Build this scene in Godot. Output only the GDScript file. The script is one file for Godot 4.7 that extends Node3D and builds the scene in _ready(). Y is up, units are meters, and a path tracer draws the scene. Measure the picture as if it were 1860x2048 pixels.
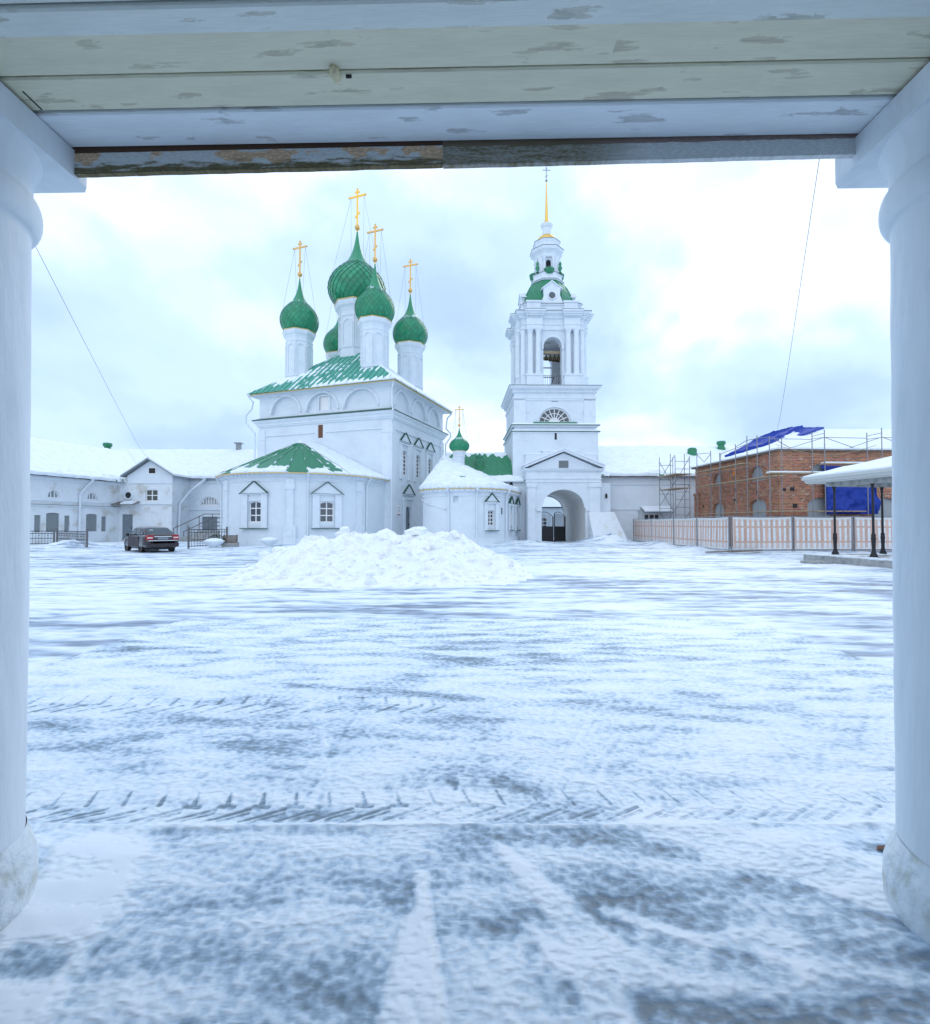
extends Node3D
# A snowed-in market square seen from under a gallery: church, gate bell tower, trading rows, a brick row under repair.

var M := {}            # materials
var used := {}         # top-level names in use
var noise_a := FastNoiseLite.new()
var noise_b := FastNoiseLite.new()
var noise_c := FastNoiseLite.new()

# ---------------------------------------------------------------- mesh builder
class MB:
	var v := PackedVector3Array()
	var n := PackedVector3Array()
	var uv := PackedVector2Array()
	var col := PackedColorArray()
	var T := Transform3D.IDENTITY
	var warp = null
	var tint := Color.WHITE
	var colored := false

	func p(a: Vector3) -> Vector3:
		if warp != null:
			a = warp.call(a)
		return T * a

	# points run counter-clockwise seen from outside
	func tri(a: Vector3, b: Vector3, c: Vector3, ua := Vector2.ZERO, ub := Vector2.ZERO, uc := Vector2.ZERO) -> void:
		a = p(a); b = p(b); c = p(c)
		var nn := (b - a).cross(c - a)
		if nn.length_squared() < 1e-14:
			return
		nn = nn.normalized()
		v.append(a); v.append(c); v.append(b)
		for i in 3:
			n.append(nn)
			col.append(tint)
		uv.append(ua); uv.append(uc); uv.append(ub)

	func quad(a: Vector3, b: Vector3, c: Vector3, d: Vector3) -> void:
		tri(a, b, c, Vector2(0, 1), Vector2(1, 1), Vector2(1, 0))
		tri(a, c, d, Vector2(0, 1), Vector2(1, 0), Vector2(0, 0))

	func stri(a: Vector3, b: Vector3, c: Vector3, na: Vector3, nb: Vector3, nc: Vector3) -> void:
		v.append(T * a); v.append(T * c); v.append(T * b)
		n.append((T.basis * na).normalized()); n.append((T.basis * nc).normalized()); n.append((T.basis * nb).normalized())
		for i in 3:
			col.append(tint)
			uv.append(Vector2.ZERO)

	func box(x0: float, x1: float, y0: float, y1: float, z0: float, z1: float, step := 0.0) -> void:
		var k := 1
		if step > 0.0:
			k = maxi(1, ceili((x1 - x0) / step))
		for i in k:
			var a := lerpf(x0, x1, float(i) / k)
			var b := lerpf(x0, x1, float(i + 1) / k)
			quad(Vector3(a, y0, z1), Vector3(b, y0, z1), Vector3(b, y1, z1), Vector3(a, y1, z1))
			quad(Vector3(b, y0, z0), Vector3(a, y0, z0), Vector3(a, y1, z0), Vector3(b, y1, z0))
			quad(Vector3(a, y1, z1), Vector3(b, y1, z1), Vector3(b, y1, z0), Vector3(a, y1, z0))
			quad(Vector3(a, y0, z0), Vector3(b, y0, z0), Vector3(b, y0, z1), Vector3(a, y0, z1))
		quad(Vector3(x1, y0, z1), Vector3(x1, y0, z0), Vector3(x1, y1, z0), Vector3(x1, y1, z1))
		quad(Vector3(x0, y0, z0), Vector3(x0, y0, z1), Vector3(x0, y1, z1), Vector3(x0, y1, z0))

	# a box with chamfered long edges (along x)
	func plank(x0: float, x1: float, y0: float, y1: float, z0: float, z1: float, c: float) -> void:
		var o := [Vector2(z0 + c, y0), Vector2(z1 - c, y0), Vector2(z1, y0 + c), Vector2(z1, y1 - c), Vector2(z1 - c, y1), Vector2(z0 + c, y1), Vector2(z0, y1 - c), Vector2(z0, y0 + c)]
		for i in 8:
			var a: Vector2 = o[i]
			var b: Vector2 = o[(i + 1) % 8]
			quad(Vector3(x0, a.y, a.x), Vector3(x0, b.y, b.x), Vector3(x1, b.y, b.x), Vector3(x1, a.y, a.x))
		for i in range(1, 7):
			tri(Vector3(x1, o[0].y, o[0].x), Vector3(x1, o[i + 1].y, o[i + 1].x), Vector3(x1, o[i].y, o[i].x))
			tri(Vector3(x0, o[0].y, o[0].x), Vector3(x0, o[i].y, o[i].x), Vector3(x0, o[i + 1].y, o[i + 1].x))

	# polygon in x, y (counter-clockwise) from z0 to z1
	func prism(poly: PackedVector2Array, z0: float, z1: float) -> void:
		var ix := Geometry2D.triangulate_polygon(poly)
		for i in range(0, ix.size(), 3):
			var a := poly[ix[i]]
			var b := poly[ix[i + 1]]
			var c := poly[ix[i + 2]]
			if (b - a).cross(c - a) < 0:
				var s := b
				b = c
				c = s
			tri(Vector3(a.x, a.y, z1), Vector3(b.x, b.y, z1), Vector3(c.x, c.y, z1))
			tri(Vector3(a.x, a.y, z0), Vector3(c.x, c.y, z0), Vector3(b.x, b.y, z0))
		for i in poly.size():
			var a := poly[i]
			var b := poly[(i + 1) % poly.size()]
			quad(Vector3(a.x, a.y, z1), Vector3(a.x, a.y, z0), Vector3(b.x, b.y, z0), Vector3(b.x, b.y, z1))

	# profile of (radius, height) turned about y
	func lathe(prof: Array, seg: int, at := Vector3.ZERO, smooth := true, a0 := 0.0, a1 := TAU) -> void:
		var ns := []
		for i in prof.size():
			var lo: Vector2 = prof[maxi(0, i - 1)]
			var hi: Vector2 = prof[mini(prof.size() - 1, i + 1)]
			var t := hi - lo
			ns.append(Vector2(t.y, -t.x).normalized())
		for i in prof.size() - 1:
			var q: Vector2 = prof[i]
			var r: Vector2 = prof[i + 1]
			var nq: Vector2 = ns[i]
			var nr: Vector2 = ns[i + 1]
			for k in seg:
				var t0 := lerpf(a0, a1, float(k) / seg)
				var t1 := lerpf(a0, a1, float(k + 1) / seg)
				var s0 := Vector3(sin(t0), 0, cos(t0))
				var s1 := Vector3(sin(t1), 0, cos(t1))
				var a := at + s0 * q.x + Vector3(0, q.y, 0)
				var b := at + s1 * q.x + Vector3(0, q.y, 0)
				var c := at + s1 * r.x + Vector3(0, r.y, 0)
				var d := at + s0 * r.x + Vector3(0, r.y, 0)
				if smooth:
					var na := s0 * nq.x + Vector3(0, nq.y, 0)
					var nb := s1 * nq.x + Vector3(0, nq.y, 0)
					var nc := s1 * nr.x + Vector3(0, nr.y, 0)
					var nd := s0 * nr.x + Vector3(0, nr.y, 0)
					if q.x > 1e-5:
						stri(a, b, c, na, nb, nc)
					if r.x > 1e-5:
						stri(a, c, d, na, nc, nd)
				else:
					quad(a, b, c, d)

	func tube(pts: Array, r: float, seg := 6) -> void:
		for i in pts.size() - 1:
			var a: Vector3 = pts[i]
			var b: Vector3 = pts[i + 1]
			var d := (b - a).normalized()
			var u := d.cross(Vector3.UP if absf(d.y) < 0.9 else Vector3.RIGHT).normalized()
			var w := d.cross(u)
			for k in seg:
				var t0 := TAU * k / seg
				var t1 := TAU * (k + 1) / seg
				var e0 := u * cos(t0) + w * sin(t0)
				var e1 := u * cos(t1) + w * sin(t1)
				stri(a + e0 * r, a + e1 * r, b + e1 * r, e0, e1, e1)
				stri(a + e0 * r, b + e1 * r, b + e0 * r, e0, e1, e0)

	func ball(c: Vector3, r: float, seg := 10) -> void:
		var pr := []
		for i in seg + 1:
			var t := -PI / 2 + PI * i / seg
			pr.append(Vector2(maxf(0.0, cos(t) * r), sin(t) * r))
		lathe(pr, seg * 2, c)

	# a moulding swept round a rectangle: profile of (outwards, height) from below upwards
	func ring(x0: float, x1: float, z0: float, z1: float, prof: Array) -> void:
		for i in prof.size() - 1:
			var q: Vector2 = prof[i]
			var r: Vector2 = prof[i + 1]
			var lo := [Vector3(x0 - q.x, q.y, z1 + q.x), Vector3(x1 + q.x, q.y, z1 + q.x), Vector3(x1 + q.x, q.y, z0 - q.x), Vector3(x0 - q.x, q.y, z0 - q.x)]
			var hi := [Vector3(x0 - r.x, r.y, z1 + r.x), Vector3(x1 + r.x, r.y, z1 + r.x), Vector3(x1 + r.x, r.y, z0 - r.x), Vector3(x0 - r.x, r.y, z0 - r.x)]
			for k in 4:
				quad(lo[k], lo[(k + 1) % 4], hi[(k + 1) % 4], hi[k])

	# a wall in x, y facing +z at z = 0 with openings [x0, x1, y0, y1, rise of the arch]
	func facade(x0: float, x1: float, y0: float, y1: float, ops: Array, deep: float, step := 100.0) -> void:
		var at := x0
		for o in ops:
			flat(at, o[0], y0, y1, step)
			flat(o[0], o[1], y0, o[2], step)
			var k := 14 if o[4] > 0 else maxi(1, ceili((o[1] - o[0]) / step))
			for i in k:
				var a := lerpf(o[0], o[1], float(i) / k)
				var b := lerpf(o[0], o[1], float(i + 1) / k)
				var ya := arch(a, o)
				var yb := arch(b, o)
				quad(Vector3(a, ya, 0), Vector3(b, yb, 0), Vector3(b, y1, 0), Vector3(a, y1, 0))
				quad(Vector3(a, ya, -deep), Vector3(b, yb, -deep), Vector3(b, yb, 0), Vector3(a, ya, 0))
				if o[2] > y0:
					quad(Vector3(a, o[2], 0), Vector3(b, o[2], 0), Vector3(b, o[2], -deep), Vector3(a, o[2], -deep))
			var s: float = o[3] - o[4]
			quad(Vector3(o[0], o[2], 0), Vector3(o[0], o[2], -deep), Vector3(o[0], s, -deep), Vector3(o[0], s, 0))
			quad(Vector3(o[1], o[2], -deep), Vector3(o[1], o[2], 0), Vector3(o[1], s, 0), Vector3(o[1], s, -deep))
			at = o[1]
		flat(at, x1, y0, y1, step)

	func arch(x: float, o: Array) -> float:
		if o[4] <= 0:
			return o[3]
		var t: float = (x - (o[0] + o[1]) / 2) / ((o[1] - o[0]) / 2)
		return o[3] - o[4] + o[4] * sqrt(maxf(0.0, 1.0 - t * t))

	func flat(x0: float, x1: float, y0: float, y1: float, step: float) -> void:
		if x1 - x0 < 1e-4 or y1 - y0 < 1e-4:
			return
		var k := maxi(1, ceili((x1 - x0) / step))
		for i in k:
			var a := lerpf(x0, x1, float(i) / k)
			var b := lerpf(x0, x1, float(i + 1) / k)
			quad(Vector3(a, y0, 0), Vector3(b, y0, 0), Vector3(b, y1, 0), Vector3(a, y1, 0))

	# a curved band (archivolt): centre, inner and outer half axes, from z0 to z1
	func archband(cx: float, cy: float, rx: float, ry: float, w: float, z0: float, z1: float, k := 18) -> void:
		for i in k:
			var a := PI - PI * i / k
			var b := PI - PI * (i + 1) / k
			var ia := Vector2(cx + cos(a) * rx, cy + sin(a) * ry)
			var ib := Vector2(cx + cos(b) * rx, cy + sin(b) * ry)
			var oa := Vector2(cx + cos(a) * (rx + w), cy + sin(a) * (ry + w))
			var ob := Vector2(cx + cos(b) * (rx + w), cy + sin(b) * (ry + w))
			prism(PackedVector2Array([ia, ib, ob, oa]), z0, z1)

	func mesh(m: Material) -> ArrayMesh:
		var arr := []
		arr.resize(Mesh.ARRAY_MAX)
		arr[Mesh.ARRAY_VERTEX] = v
		arr[Mesh.ARRAY_NORMAL] = n
		arr[Mesh.ARRAY_TEX_UV] = uv
		if colored:
			arr[Mesh.ARRAY_COLOR] = col
		var am := ArrayMesh.new()
		am.add_surface_from_arrays(Mesh.PRIMITIVE_TRIANGLES, arr)
		am.surface_set_material(0, m)
		return am

# ---------------------------------------------------------------- nodes
func numbered(called: String) -> String:
	var k: int = used.get(called, 0)
	used[called] = k + 1
	return called if k == 0 else "%s_%03d" % [called, k]

func tag(o: Node3D, label: String, category: String, group := "") -> void:
	o.set_meta("label", label)
	o.set_meta("category", category)
	if group:
		o.set_meta("group", group)

func thing(called: String, label: String, category: String, at := Vector3.ZERO, turn := 0.0, group := "") -> Node3D:
	var o := Node3D.new()
	o.name = numbered(called)
	add_child(o)
	o.position = at
	o.rotation_degrees.y = turn
	tag(o, label, category, group)
	return o

func part(parent: Node, called: String, b: MB, m: Material, label := "") -> MeshInstance3D:
	var o := MeshInstance3D.new()
	o.name = called
	o.mesh = b.mesh(m)
	o.cast_shadow = GeometryInstance3D.SHADOW_CASTING_SETTING_ON
	parent.add_child(o, true)
	if label:
		o.set_meta("label", label)
	return o

func whole(called: String, b: MB, m: Material, label: String, category: String, group := "", at := Vector3.ZERO, turn := 0.0) -> MeshInstance3D:
	var o := part(self, numbered(called), b, m)
	o.position = at
	o.rotation_degrees.y = turn
	tag(o, label, category, group)
	return o

func structure(called: String, b: MB, m: Material) -> MeshInstance3D:
	var o := part(self, called, b, m)
	o.set_meta("kind", "structure")
	return o

func nb(m := Transform3D.IDENTITY) -> MB:
	var b := MB.new()
	b.T = m
	return b

func boxes(list: Array) -> MB:
	var b := MB.new()
	for a in list:
		b.box(a[0], a[1], a[2], a[3], a[4], a[5])
	return b

func turned(deg: float, at: Vector3) -> Transform3D:
	return Transform3D(Basis(Vector3.UP, deg_to_rad(deg)), at)

# ---------------------------------------------------------------- materials
func lin(r: float, g: float, b: float) -> Color:
	return Color(r, g, b).linear_to_srgb()

func grains(seed_: int, freq: float, stops: Array, oct := 4, size := 512, kind := FastNoiseLite.TYPE_SIMPLEX_SMOOTH) -> NoiseTexture2D:
	var f := FastNoiseLite.new()
	f.seed = seed_
	f.noise_type = kind
	f.frequency = freq
	f.fractal_octaves = oct
	var t := NoiseTexture2D.new()
	t.width = size
	t.height = size
	t.seamless = true
	t.noise = f
	var g := Gradient.new()
	var of := PackedFloat32Array()
	var co := PackedColorArray()
	for s in stops:
		of.append(s[0])
		co.append(lin(s[1], s[2], s[3]))
	g.offsets = of
	g.colors = co
	t.color_ramp = g
	return t

func bumps(seed_: int, freq: float, strength: float, oct := 4) -> NoiseTexture2D:
	var f := FastNoiseLite.new()
	f.seed = seed_
	f.frequency = freq
	f.fractal_octaves = oct
	var t := NoiseTexture2D.new()
	t.width = 512
	t.height = 512
	t.seamless = true
	t.noise = f
	t.as_normal_map = true
	t.bump_strength = strength
	return t

func plain(r: float, g: float, b: float, rough := 0.8, metal := 0.0) -> StandardMaterial3D:
	var m := StandardMaterial3D.new()
	m.albedo_color = lin(r, g, b)
	m.roughness = rough
	m.metallic = metal
	return m

func tri_mat(tex: Texture2D, scale: Vector3, rough := 0.85, bump: Texture2D = null, depth := 0.5, world := true) -> StandardMaterial3D:
	var m := StandardMaterial3D.new()
	m.albedo_texture = tex
	m.roughness = rough
	m.uv1_triplanar = true
	m.uv1_world_triplanar = world
	m.uv1_scale = scale
	m.uv1_triplanar_sharpness = 4.0
	if bump:
		m.normal_enabled = true
		m.normal_texture = bump
		m.normal_scale = depth
	return m

func make_materials() -> void:
	var bump_a := bumps(3, 0.02, 6.0, 5)
	var bump_b := bumps(9, 0.06, 5.0, 3)
	M.wall = tri_mat(grains(11, 0.006, [[0.0, 0.62, 0.68, 0.73], [0.35, 0.675, 0.735, 0.785], [0.6, 0.695, 0.755, 0.805], [1.0, 0.72, 0.775, 0.82]], 6), Vector3(0.11, 0.11, 0.11), 0.9, bump_a, 0.35)
	M.trim = tri_mat(grains(12, 0.01, [[0.0, 0.65, 0.71, 0.76], [0.5, 0.71, 0.77, 0.82], [1.0, 0.74, 0.79, 0.84]], 5), Vector3(0.2, 0.2, 0.2), 0.85, bump_a, 0.25)
	M.old_wall = tri_mat(grains(13, 0.008, [[0.0, 0.48, 0.47, 0.44], [0.24, 0.6, 0.61, 0.6], [0.36, 0.68, 0.72, 0.75], [1.0, 0.74, 0.78, 0.82]], 6), Vector3(0.13, 0.13, 0.13), 0.9, bump_a, 0.5)
	M.stained = tri_mat(grains(14, 0.012, [[0.0, 0.48, 0.46, 0.39], [0.2, 0.6, 0.61, 0.58], [0.36, 0.68, 0.72, 0.76], [1.0, 0.72, 0.77, 0.81]], 6), Vector3(0.12, 0.12, 0.12), 0.9, bump_a, 0.6)
	M.snow = tri_mat(grains(21, 0.01, [[0.0, 0.74, 0.81, 0.87], [0.5, 0.82, 0.88, 0.93], [1.0, 0.86, 0.91, 0.95]], 5), Vector3(0.3, 0.3, 0.3), 0.75, bump_b, 0.55)
	M.pile = tri_mat(grains(22, 0.013, [[0.0, 0.66, 0.63, 0.58], [0.26, 0.78, 0.8, 0.81], [0.48, 0.86, 0.9, 0.93], [1.0, 0.9, 0.93, 0.95]], 6), Vector3(0.3, 0.3, 0.3), 0.7, bump_b, 0.7)
	M.green = tri_mat(grains(31, 0.02, [[0.0, 0.018, 0.15, 0.07], [0.5, 0.024, 0.21, 0.1], [1.0, 0.045, 0.26, 0.13]], 4), Vector3(0.4, 0.4, 0.4), 0.42, bump_b, 0.12)
	M.dome = plain(1, 1, 1, 0.3)
	M.dome.vertex_color_use_as_albedo = true
	M.teal = tri_mat(grains(32, 0.02, [[0.0, 0.035, 0.24, 0.16], [0.5, 0.055, 0.32, 0.23], [1.0, 0.1, 0.4, 0.3]], 4), Vector3(0.4, 0.4, 0.4), 0.45, bump_b, 0.12)
	M.gold = plain(0.86, 0.55, 0.12, 0.34, 0.85)
	M.brass = plain(0.75, 0.47, 0.16, 0.42, 0.6)
	M.cream = plain(0.62, 0.47, 0.2, 0.6)
	M.glass = plain(0.045, 0.06, 0.075, 0.06)
	M.glass.metallic_specular = 0.8
	M.grey_glass = plain(0.22, 0.27, 0.3, 0.2)
	M.frame = plain(0.82, 0.82, 0.82, 0.5)
	M.shutter = tri_mat(grains(41, 0.03, [[0.0, 0.17, 0.2, 0.21], [1.0, 0.26, 0.29, 0.3]], 3), Vector3(0.5, 0.5, 0.5), 0.6)
	M.door = tri_mat(grains(42, 0.02, [[0.0, 0.15, 0.18, 0.21], [1.0, 0.21, 0.25, 0.28]], 3), Vector3(0.4, 0.4, 0.4), 0.5)
	M.brown = tri_mat(grains(43, 0.02, [[0.0, 0.1, 0.04, 0.02], [1.0, 0.2, 0.09, 0.045]], 4), Vector3(3, 0.3, 3), 0.7)
	M.iron = plain(0.018, 0.018, 0.022, 0.45, 0.3)
	M.grey_iron = tri_mat(grains(44, 0.03, [[0.0, 0.09, 0.085, 0.09], [1.0, 0.2, 0.2, 0.21]], 3), Vector3(0.7, 0.7, 0.7), 0.5)
	M.bronze = plain(0.09, 0.07, 0.035, 0.4, 0.8)
	M.timber = tri_mat(grains(45, 0.01, [[0.0, 0.25, 0.17, 0.1], [0.5, 0.42, 0.33, 0.22], [1.0, 0.52, 0.43, 0.3]], 4), Vector3(0.3, 4, 4), 0.8, null, 0.5, false)
	M.old_timber = tri_mat(grains(46, 0.012, [[0.0, 0.1, 0.08, 0.07], [0.5, 0.2, 0.16, 0.13], [1.0, 0.3, 0.25, 0.2]], 4), Vector3(0.4, 3, 3), 0.85, null, 0.5, false)
	M.steel = plain(0.26, 0.27, 0.29, 0.45, 0.5)
	M.concrete = tri_mat(grains(47, 0.015, [[0.0, 0.2, 0.2, 0.19], [0.5, 0.32, 0.33, 0.33], [1.0, 0.42, 0.43, 0.43]], 6), Vector3(0.4, 0.4, 0.4), 0.9, bump_a, 0.5)
	M.tarp = plain(0.005, 0.04, 0.33, 0.7)
	M.wrap = tri_mat(grains(49, 0.012, [[0.0, 0.66, 0.68, 0.7], [0.5, 0.8, 0.82, 0.83], [1.0, 0.88, 0.89, 0.9]], 5), Vector3(0.25, 0.6, 0.4), 0.6, bump_a, 0.8)
	M.fascia = plain(0.52, 0.54, 0.52, 0.7)
	M.paint = plain(0.022, 0.009, 0.013, 0.25)
	M.paint.clearcoat_enabled = true
	M.paint.clearcoat = 0.6
	M.paint.clearcoat_roughness = 0.12
	M.dirt_paint = tri_mat(grains(50, 0.02, [[0.0, 0.02, 0.014, 0.018], [0.5, 0.034, 0.024, 0.03], [1.0, 0.075, 0.062, 0.064]], 5), Vector3(0.8, 0.8, 0.8), 0.55, null, 0.5, false)
	M.black = plain(0.012, 0.012, 0.013, 0.6)
	M.rubber = plain(0.05, 0.045, 0.04, 0.9)
	M.red = plain(0.35, 0.012, 0.015, 0.15)
	M.clear_lamp = plain(0.75, 0.55, 0.52, 0.15)
	M.chrome = plain(0.75, 0.75, 0.76, 0.15, 1.0)
	M.leaf = plain(0.035, 0.06, 0.022, 0.7)
	M.leaf.vertex_color_use_as_albedo = true
	M.leaf.albedo_color = Color.WHITE
	M.ledge = plain(0.012, 0.075, 0.05, 0.45)
	M.flash = plain(0.2, 0.24, 0.26, 0.5)
	M.dry = plain(0.12, 0.05, 0.025, 0.8)
	M.orange = plain(0.75, 0.22, 0.03, 0.6)
	M.wire = plain(0.12, 0.12, 0.13, 0.6)
	M.column = tri_mat(grains(51, 0.008, [[0.0, 0.62, 0.68, 0.73], [0.35, 0.675, 0.735, 0.785], [0.6, 0.695, 0.755, 0.805], [1.0, 0.72, 0.775, 0.82]], 6), Vector3(1.1, 0.2, 1.1), 0.75, bumps(53, 0.012, 9.0, 6), 0.3)
	M.foot = tri_mat(grains(52, 0.014, [[0.0, 0.42, 0.42, 0.36], [0.28, 0.58, 0.62, 0.6], [0.5, 0.68, 0.74, 0.78], [1.0, 0.74, 0.79, 0.82]], 6), Vector3(0.8, 0.8, 0.8), 0.8, bump_a, 0.9)
	M.brick = brick_material()

func brick_material() -> StandardMaterial3D:
	var w := 768
	var h := 768
	var im := Image.create_empty(w, h, false, Image.FORMAT_RGB8)
	var hi := Image.create_empty(w, h, false, Image.FORMAT_L8)
	var rng := RandomNumberGenerator.new()
	rng.seed = 5
	var row := 24          # pixels a course, 0.09 m
	var len_ := 64         # pixels a brick, 0.26 m
	for y0 in range(0, h, row):
		var mortar := rng.randf_range(0.3, 0.5)
		im.fill_rect(Rect2i(0, y0, w, row), lin(mortar * 1.05, mortar * 0.95, mortar * 0.82))
		var x := 0 if (y0 / row) % 2 == 0 else -32
		while x < w:
			var k := rng.randf_range(0.6, 1.2)
			var c := lin(0.46 * k, (0.165 + rng.randf_range(-0.03, 0.045)) * k, 0.085 * k)
			var lost := rng.randf() < 0.04
			if lost:
				c = lin(0.42, 0.34, 0.27)
			im.fill_rect(Rect2i(x, y0, len_ - 4, row - 5), c)
			hi.fill_rect(Rect2i(x, y0, len_ - 4, row - 5), Color.WHITE * (0.55 if lost else rng.randf_range(0.8, 1.0)))
			if x < 0:
				im.fill_rect(Rect2i(x + w, y0, len_ - 4, row - 5), c)
			x += len_
	noise_b.frequency = 0.03
	for y in h:
		for x in w:
			var t := noise_b.get_noise_2d(x, y) * 0.3 + noise_a.get_noise_2d(x * 3, y * 3) * 0.2
			var c := im.get_pixel(x, y)
			im.set_pixel(x, y, Color(c.r * (1 + t * 0.5), c.g * (1 + t * 0.5), c.b * (1 + t * 0.5)))
	var nm := hi.duplicate()
	nm.convert(Image.FORMAT_RGB8)
	nm.bump_map_to_normal_map(3.0)
	var m := tri_mat(ImageTexture.create_from_image(im), Vector3(0.333, 0.333, 0.333), 0.9, ImageTexture.create_from_image(nm), 0.8, false)
	return m

# ---------------------------------------------------------------- scene
func _ready() -> void:
	make_view()
	noise_a.seed = 101
	noise_a.frequency = 1.0
	noise_a.fractal_octaves = 3
	noise_b.seed = 202
	noise_b.frequency = 1.0
	noise_b.fractal_octaves = 4
	noise_c.seed = 303
	noise_c.noise_type = FastNoiseLite.TYPE_CELLULAR
	noise_c.frequency = 1.0
	noise_c.fractal_type = FastNoiseLite.FRACTAL_NONE
	make_materials()
	noise_b.frequency = 1.0
	make_ground()
	make_gallery()
	make_church()
	make_tower()
	make_rows()
	make_brick_house()
	make_scaffold()
	make_hoarding()
	make_pavilion()
	make_pile()
	make_car()
	make_railings()
	make_small_things()

func make_view() -> void:
	var cam := Camera3D.new()
	cam.name = "camera"
	cam.position = Vector3(0, 1.6, 0)
	cam.rotation_degrees = Vector3(1.375, 0, 0)
	cam.fov = 91.36
	cam.near = 0.05
	cam.far = 2000.0
	add_child(cam)
	cam.current = true
	var env := Environment.new()
	env.background_mode = Environment.BG_SKY
	env.tonemap_mode = Environment.TONE_MAPPER_LINEAR
	env.tonemap_exposure = 1.1
	env.sdfgi_enabled = true
	env.ssao_enabled = true
	env.ssil_enabled = true
	var sky := Sky.new()
	var pano := PanoramaSkyMaterial.new()
	pano.panorama = ImageTexture.create_from_image(sky_image())
	sky.sky_material = pano
	env.sky = sky
	var we := WorldEnvironment.new()
	we.name = "world_environment"
	we.environment = env
	add_child(we)
	var sun := DirectionalLight3D.new()
	sun.name = "sun"
	sun.light_energy = 0.18
	sun.light_angular_distance = 25.0
	sun.light_color = Color(1.0, 0.97, 0.92)
	sun.shadow_enabled = true
	sun.rotation_degrees = Vector3(-SUN_HEIGHT, 180.0 - SUN_AZIMUTH, 0)
	add_child(sun)

const SUN_AZIMUTH := 24.0   # degrees right of straight ahead (-z)
const SUN_HEIGHT := 36.0

func sky_dir(az: float, height: float) -> Vector3:
	var a := deg_to_rad(az)
	var e := deg_to_rad(height)
	return Vector3(sin(a) * cos(e), sin(e), -cos(a) * cos(e))

# broken overcast: white cloud with thin blue-grey places, the same all round
func sky_image() -> Image:
	var w := 768
	var h := 384
	var im := Image.create_empty(w, h, false, Image.FORMAT_RGBF)
	var f := FastNoiseLite.new()
	f.seed = 17
	f.noise_type = FastNoiseLite.TYPE_SIMPLEX_SMOOTH
	f.frequency = 0.85
	f.fractal_octaves = 5
	f.fractal_gain = 0.4
	f.domain_warp_enabled = true
	f.domain_warp_amplitude = 0.35
	f.domain_warp_frequency = 0.9
	var deep := Vector3(0.5, 0.69, 1.0)
	var mid := Vector3(0.66, 0.88, 1.2)
	var high := Vector3(0.98, 1.12, 1.34)
	# a panorama runs from -z: turn the azimuth so that the sun of the sky is the sun of the scene
	var to_sun := sky_dir(SUN_AZIMUTH, SUN_HEIGHT)
	for y in h:
		var up := PI / 2 - PI * (y + 0.5) / h
		for x in w:
			var round_ := TAU * (x + 0.5) / w
			var d := Vector3(-sin(round_) * cos(up), sin(up), cos(up) * cos(round_))
			# clouds lie on a layer: stretch them towards the horizon
			var q := Vector3(d.x, 0, d.z) / (absf(d.y) + 0.42)
			var t := f.get_noise_3d(q.x * 1.5, d.y * 1.6, q.z * 1.5) * 1.0 + 0.56
			t = clampf(t, 0.0, 1.0)
			var c := deep.lerp(mid, smoothstep(0.0, 0.5, t)).lerp(high, smoothstep(0.5, 0.95, t))
			# the cloud is thinnest where the sun stands behind it
			var off := rad_to_deg(d.angle_to(to_sun))
			c += Vector3(0.6, 0.5, 0.36) * exp(-pow(off / 36.0, 2.0))
			im.set_pixel(x, y, Color(c.x, c.y, c.z))
	return im

# ---------------------------------------------------------------- ground
var banks := [
	[-9.5, -31.5, 4.0, 2.6, 0.12], [5.0, -38.6, 3.0, 1.8, 0.3], [11.4, -40.0, 2.2, 1.6, 0.75], [9.9, -41.2, 1.0, 0.8, 0.25],
	[14.3, -37.0, 0.9, 3.0, 0.32], [14.2, -31.0, 0.8, 2.2, 0.22], [2.6, -40.4, 3.2, 1.2, 0.28], [-26.5, -34.0, 2.2, 1.6, 0.5],
	[-30.0, -35.0, 2.0, 1.4, 0.35], [-15.4, -30.6, 1.6, 1.0, 0.16], [-2.14, -2.45, 0.45, 0.3, 0.05], [1.98, -1.62, 0.26, 0.34, 0.075],
	[1.72, -2.45, 0.3, 0.25, 0.035], [18.0, -28.0, 6.0, 0.6, 0.12], [-11.5, -34.0, 3.0, 1.0, 0.2]]

func ground_height(x: float, z: float) -> float:
	var far := clampf(-z / 14.0, 0.0, 1.0)
	var h := 0.012 + 0.012 * noise_a.get_noise_2d(x * 0.5, z * 0.9) + (0.007 + 0.02 * far) * noise_b.get_noise_2d(x * 0.9, z * 2.4)
	if z > -9.0:
		h += 0.004 * noise_a.get_noise_2d(x * 5.0 + 30, z * 9.0)
		# the ridges a tractor wheel pushed up beside its track
		var lip := -2.66 + 0.012 * sin(x * 1.7) - 0.012 * x
		h += 0.02 * exp(-pow((z - lip) / 0.025, 2)) * (0.7 + 0.6 * noise_a.get_noise_2d(x * 3, 7))
		h -= 0.012 * exp(-pow((z - lip + 0.22) / 0.17, 4))
	for b in banks:
		var dx: float = (x - b[0]) / b[2]
		var dz: float = (z - b[1]) / b[3]
		var r := dx * dx + dz * dz
		if r < 6.0:
			h += b[4] * exp(-r * 1.6) * (1.0 + 0.25 * noise_b.get_noise_2d(x * 1.5, z * 1.5))
	return maxf(h, 0.001)

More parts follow.
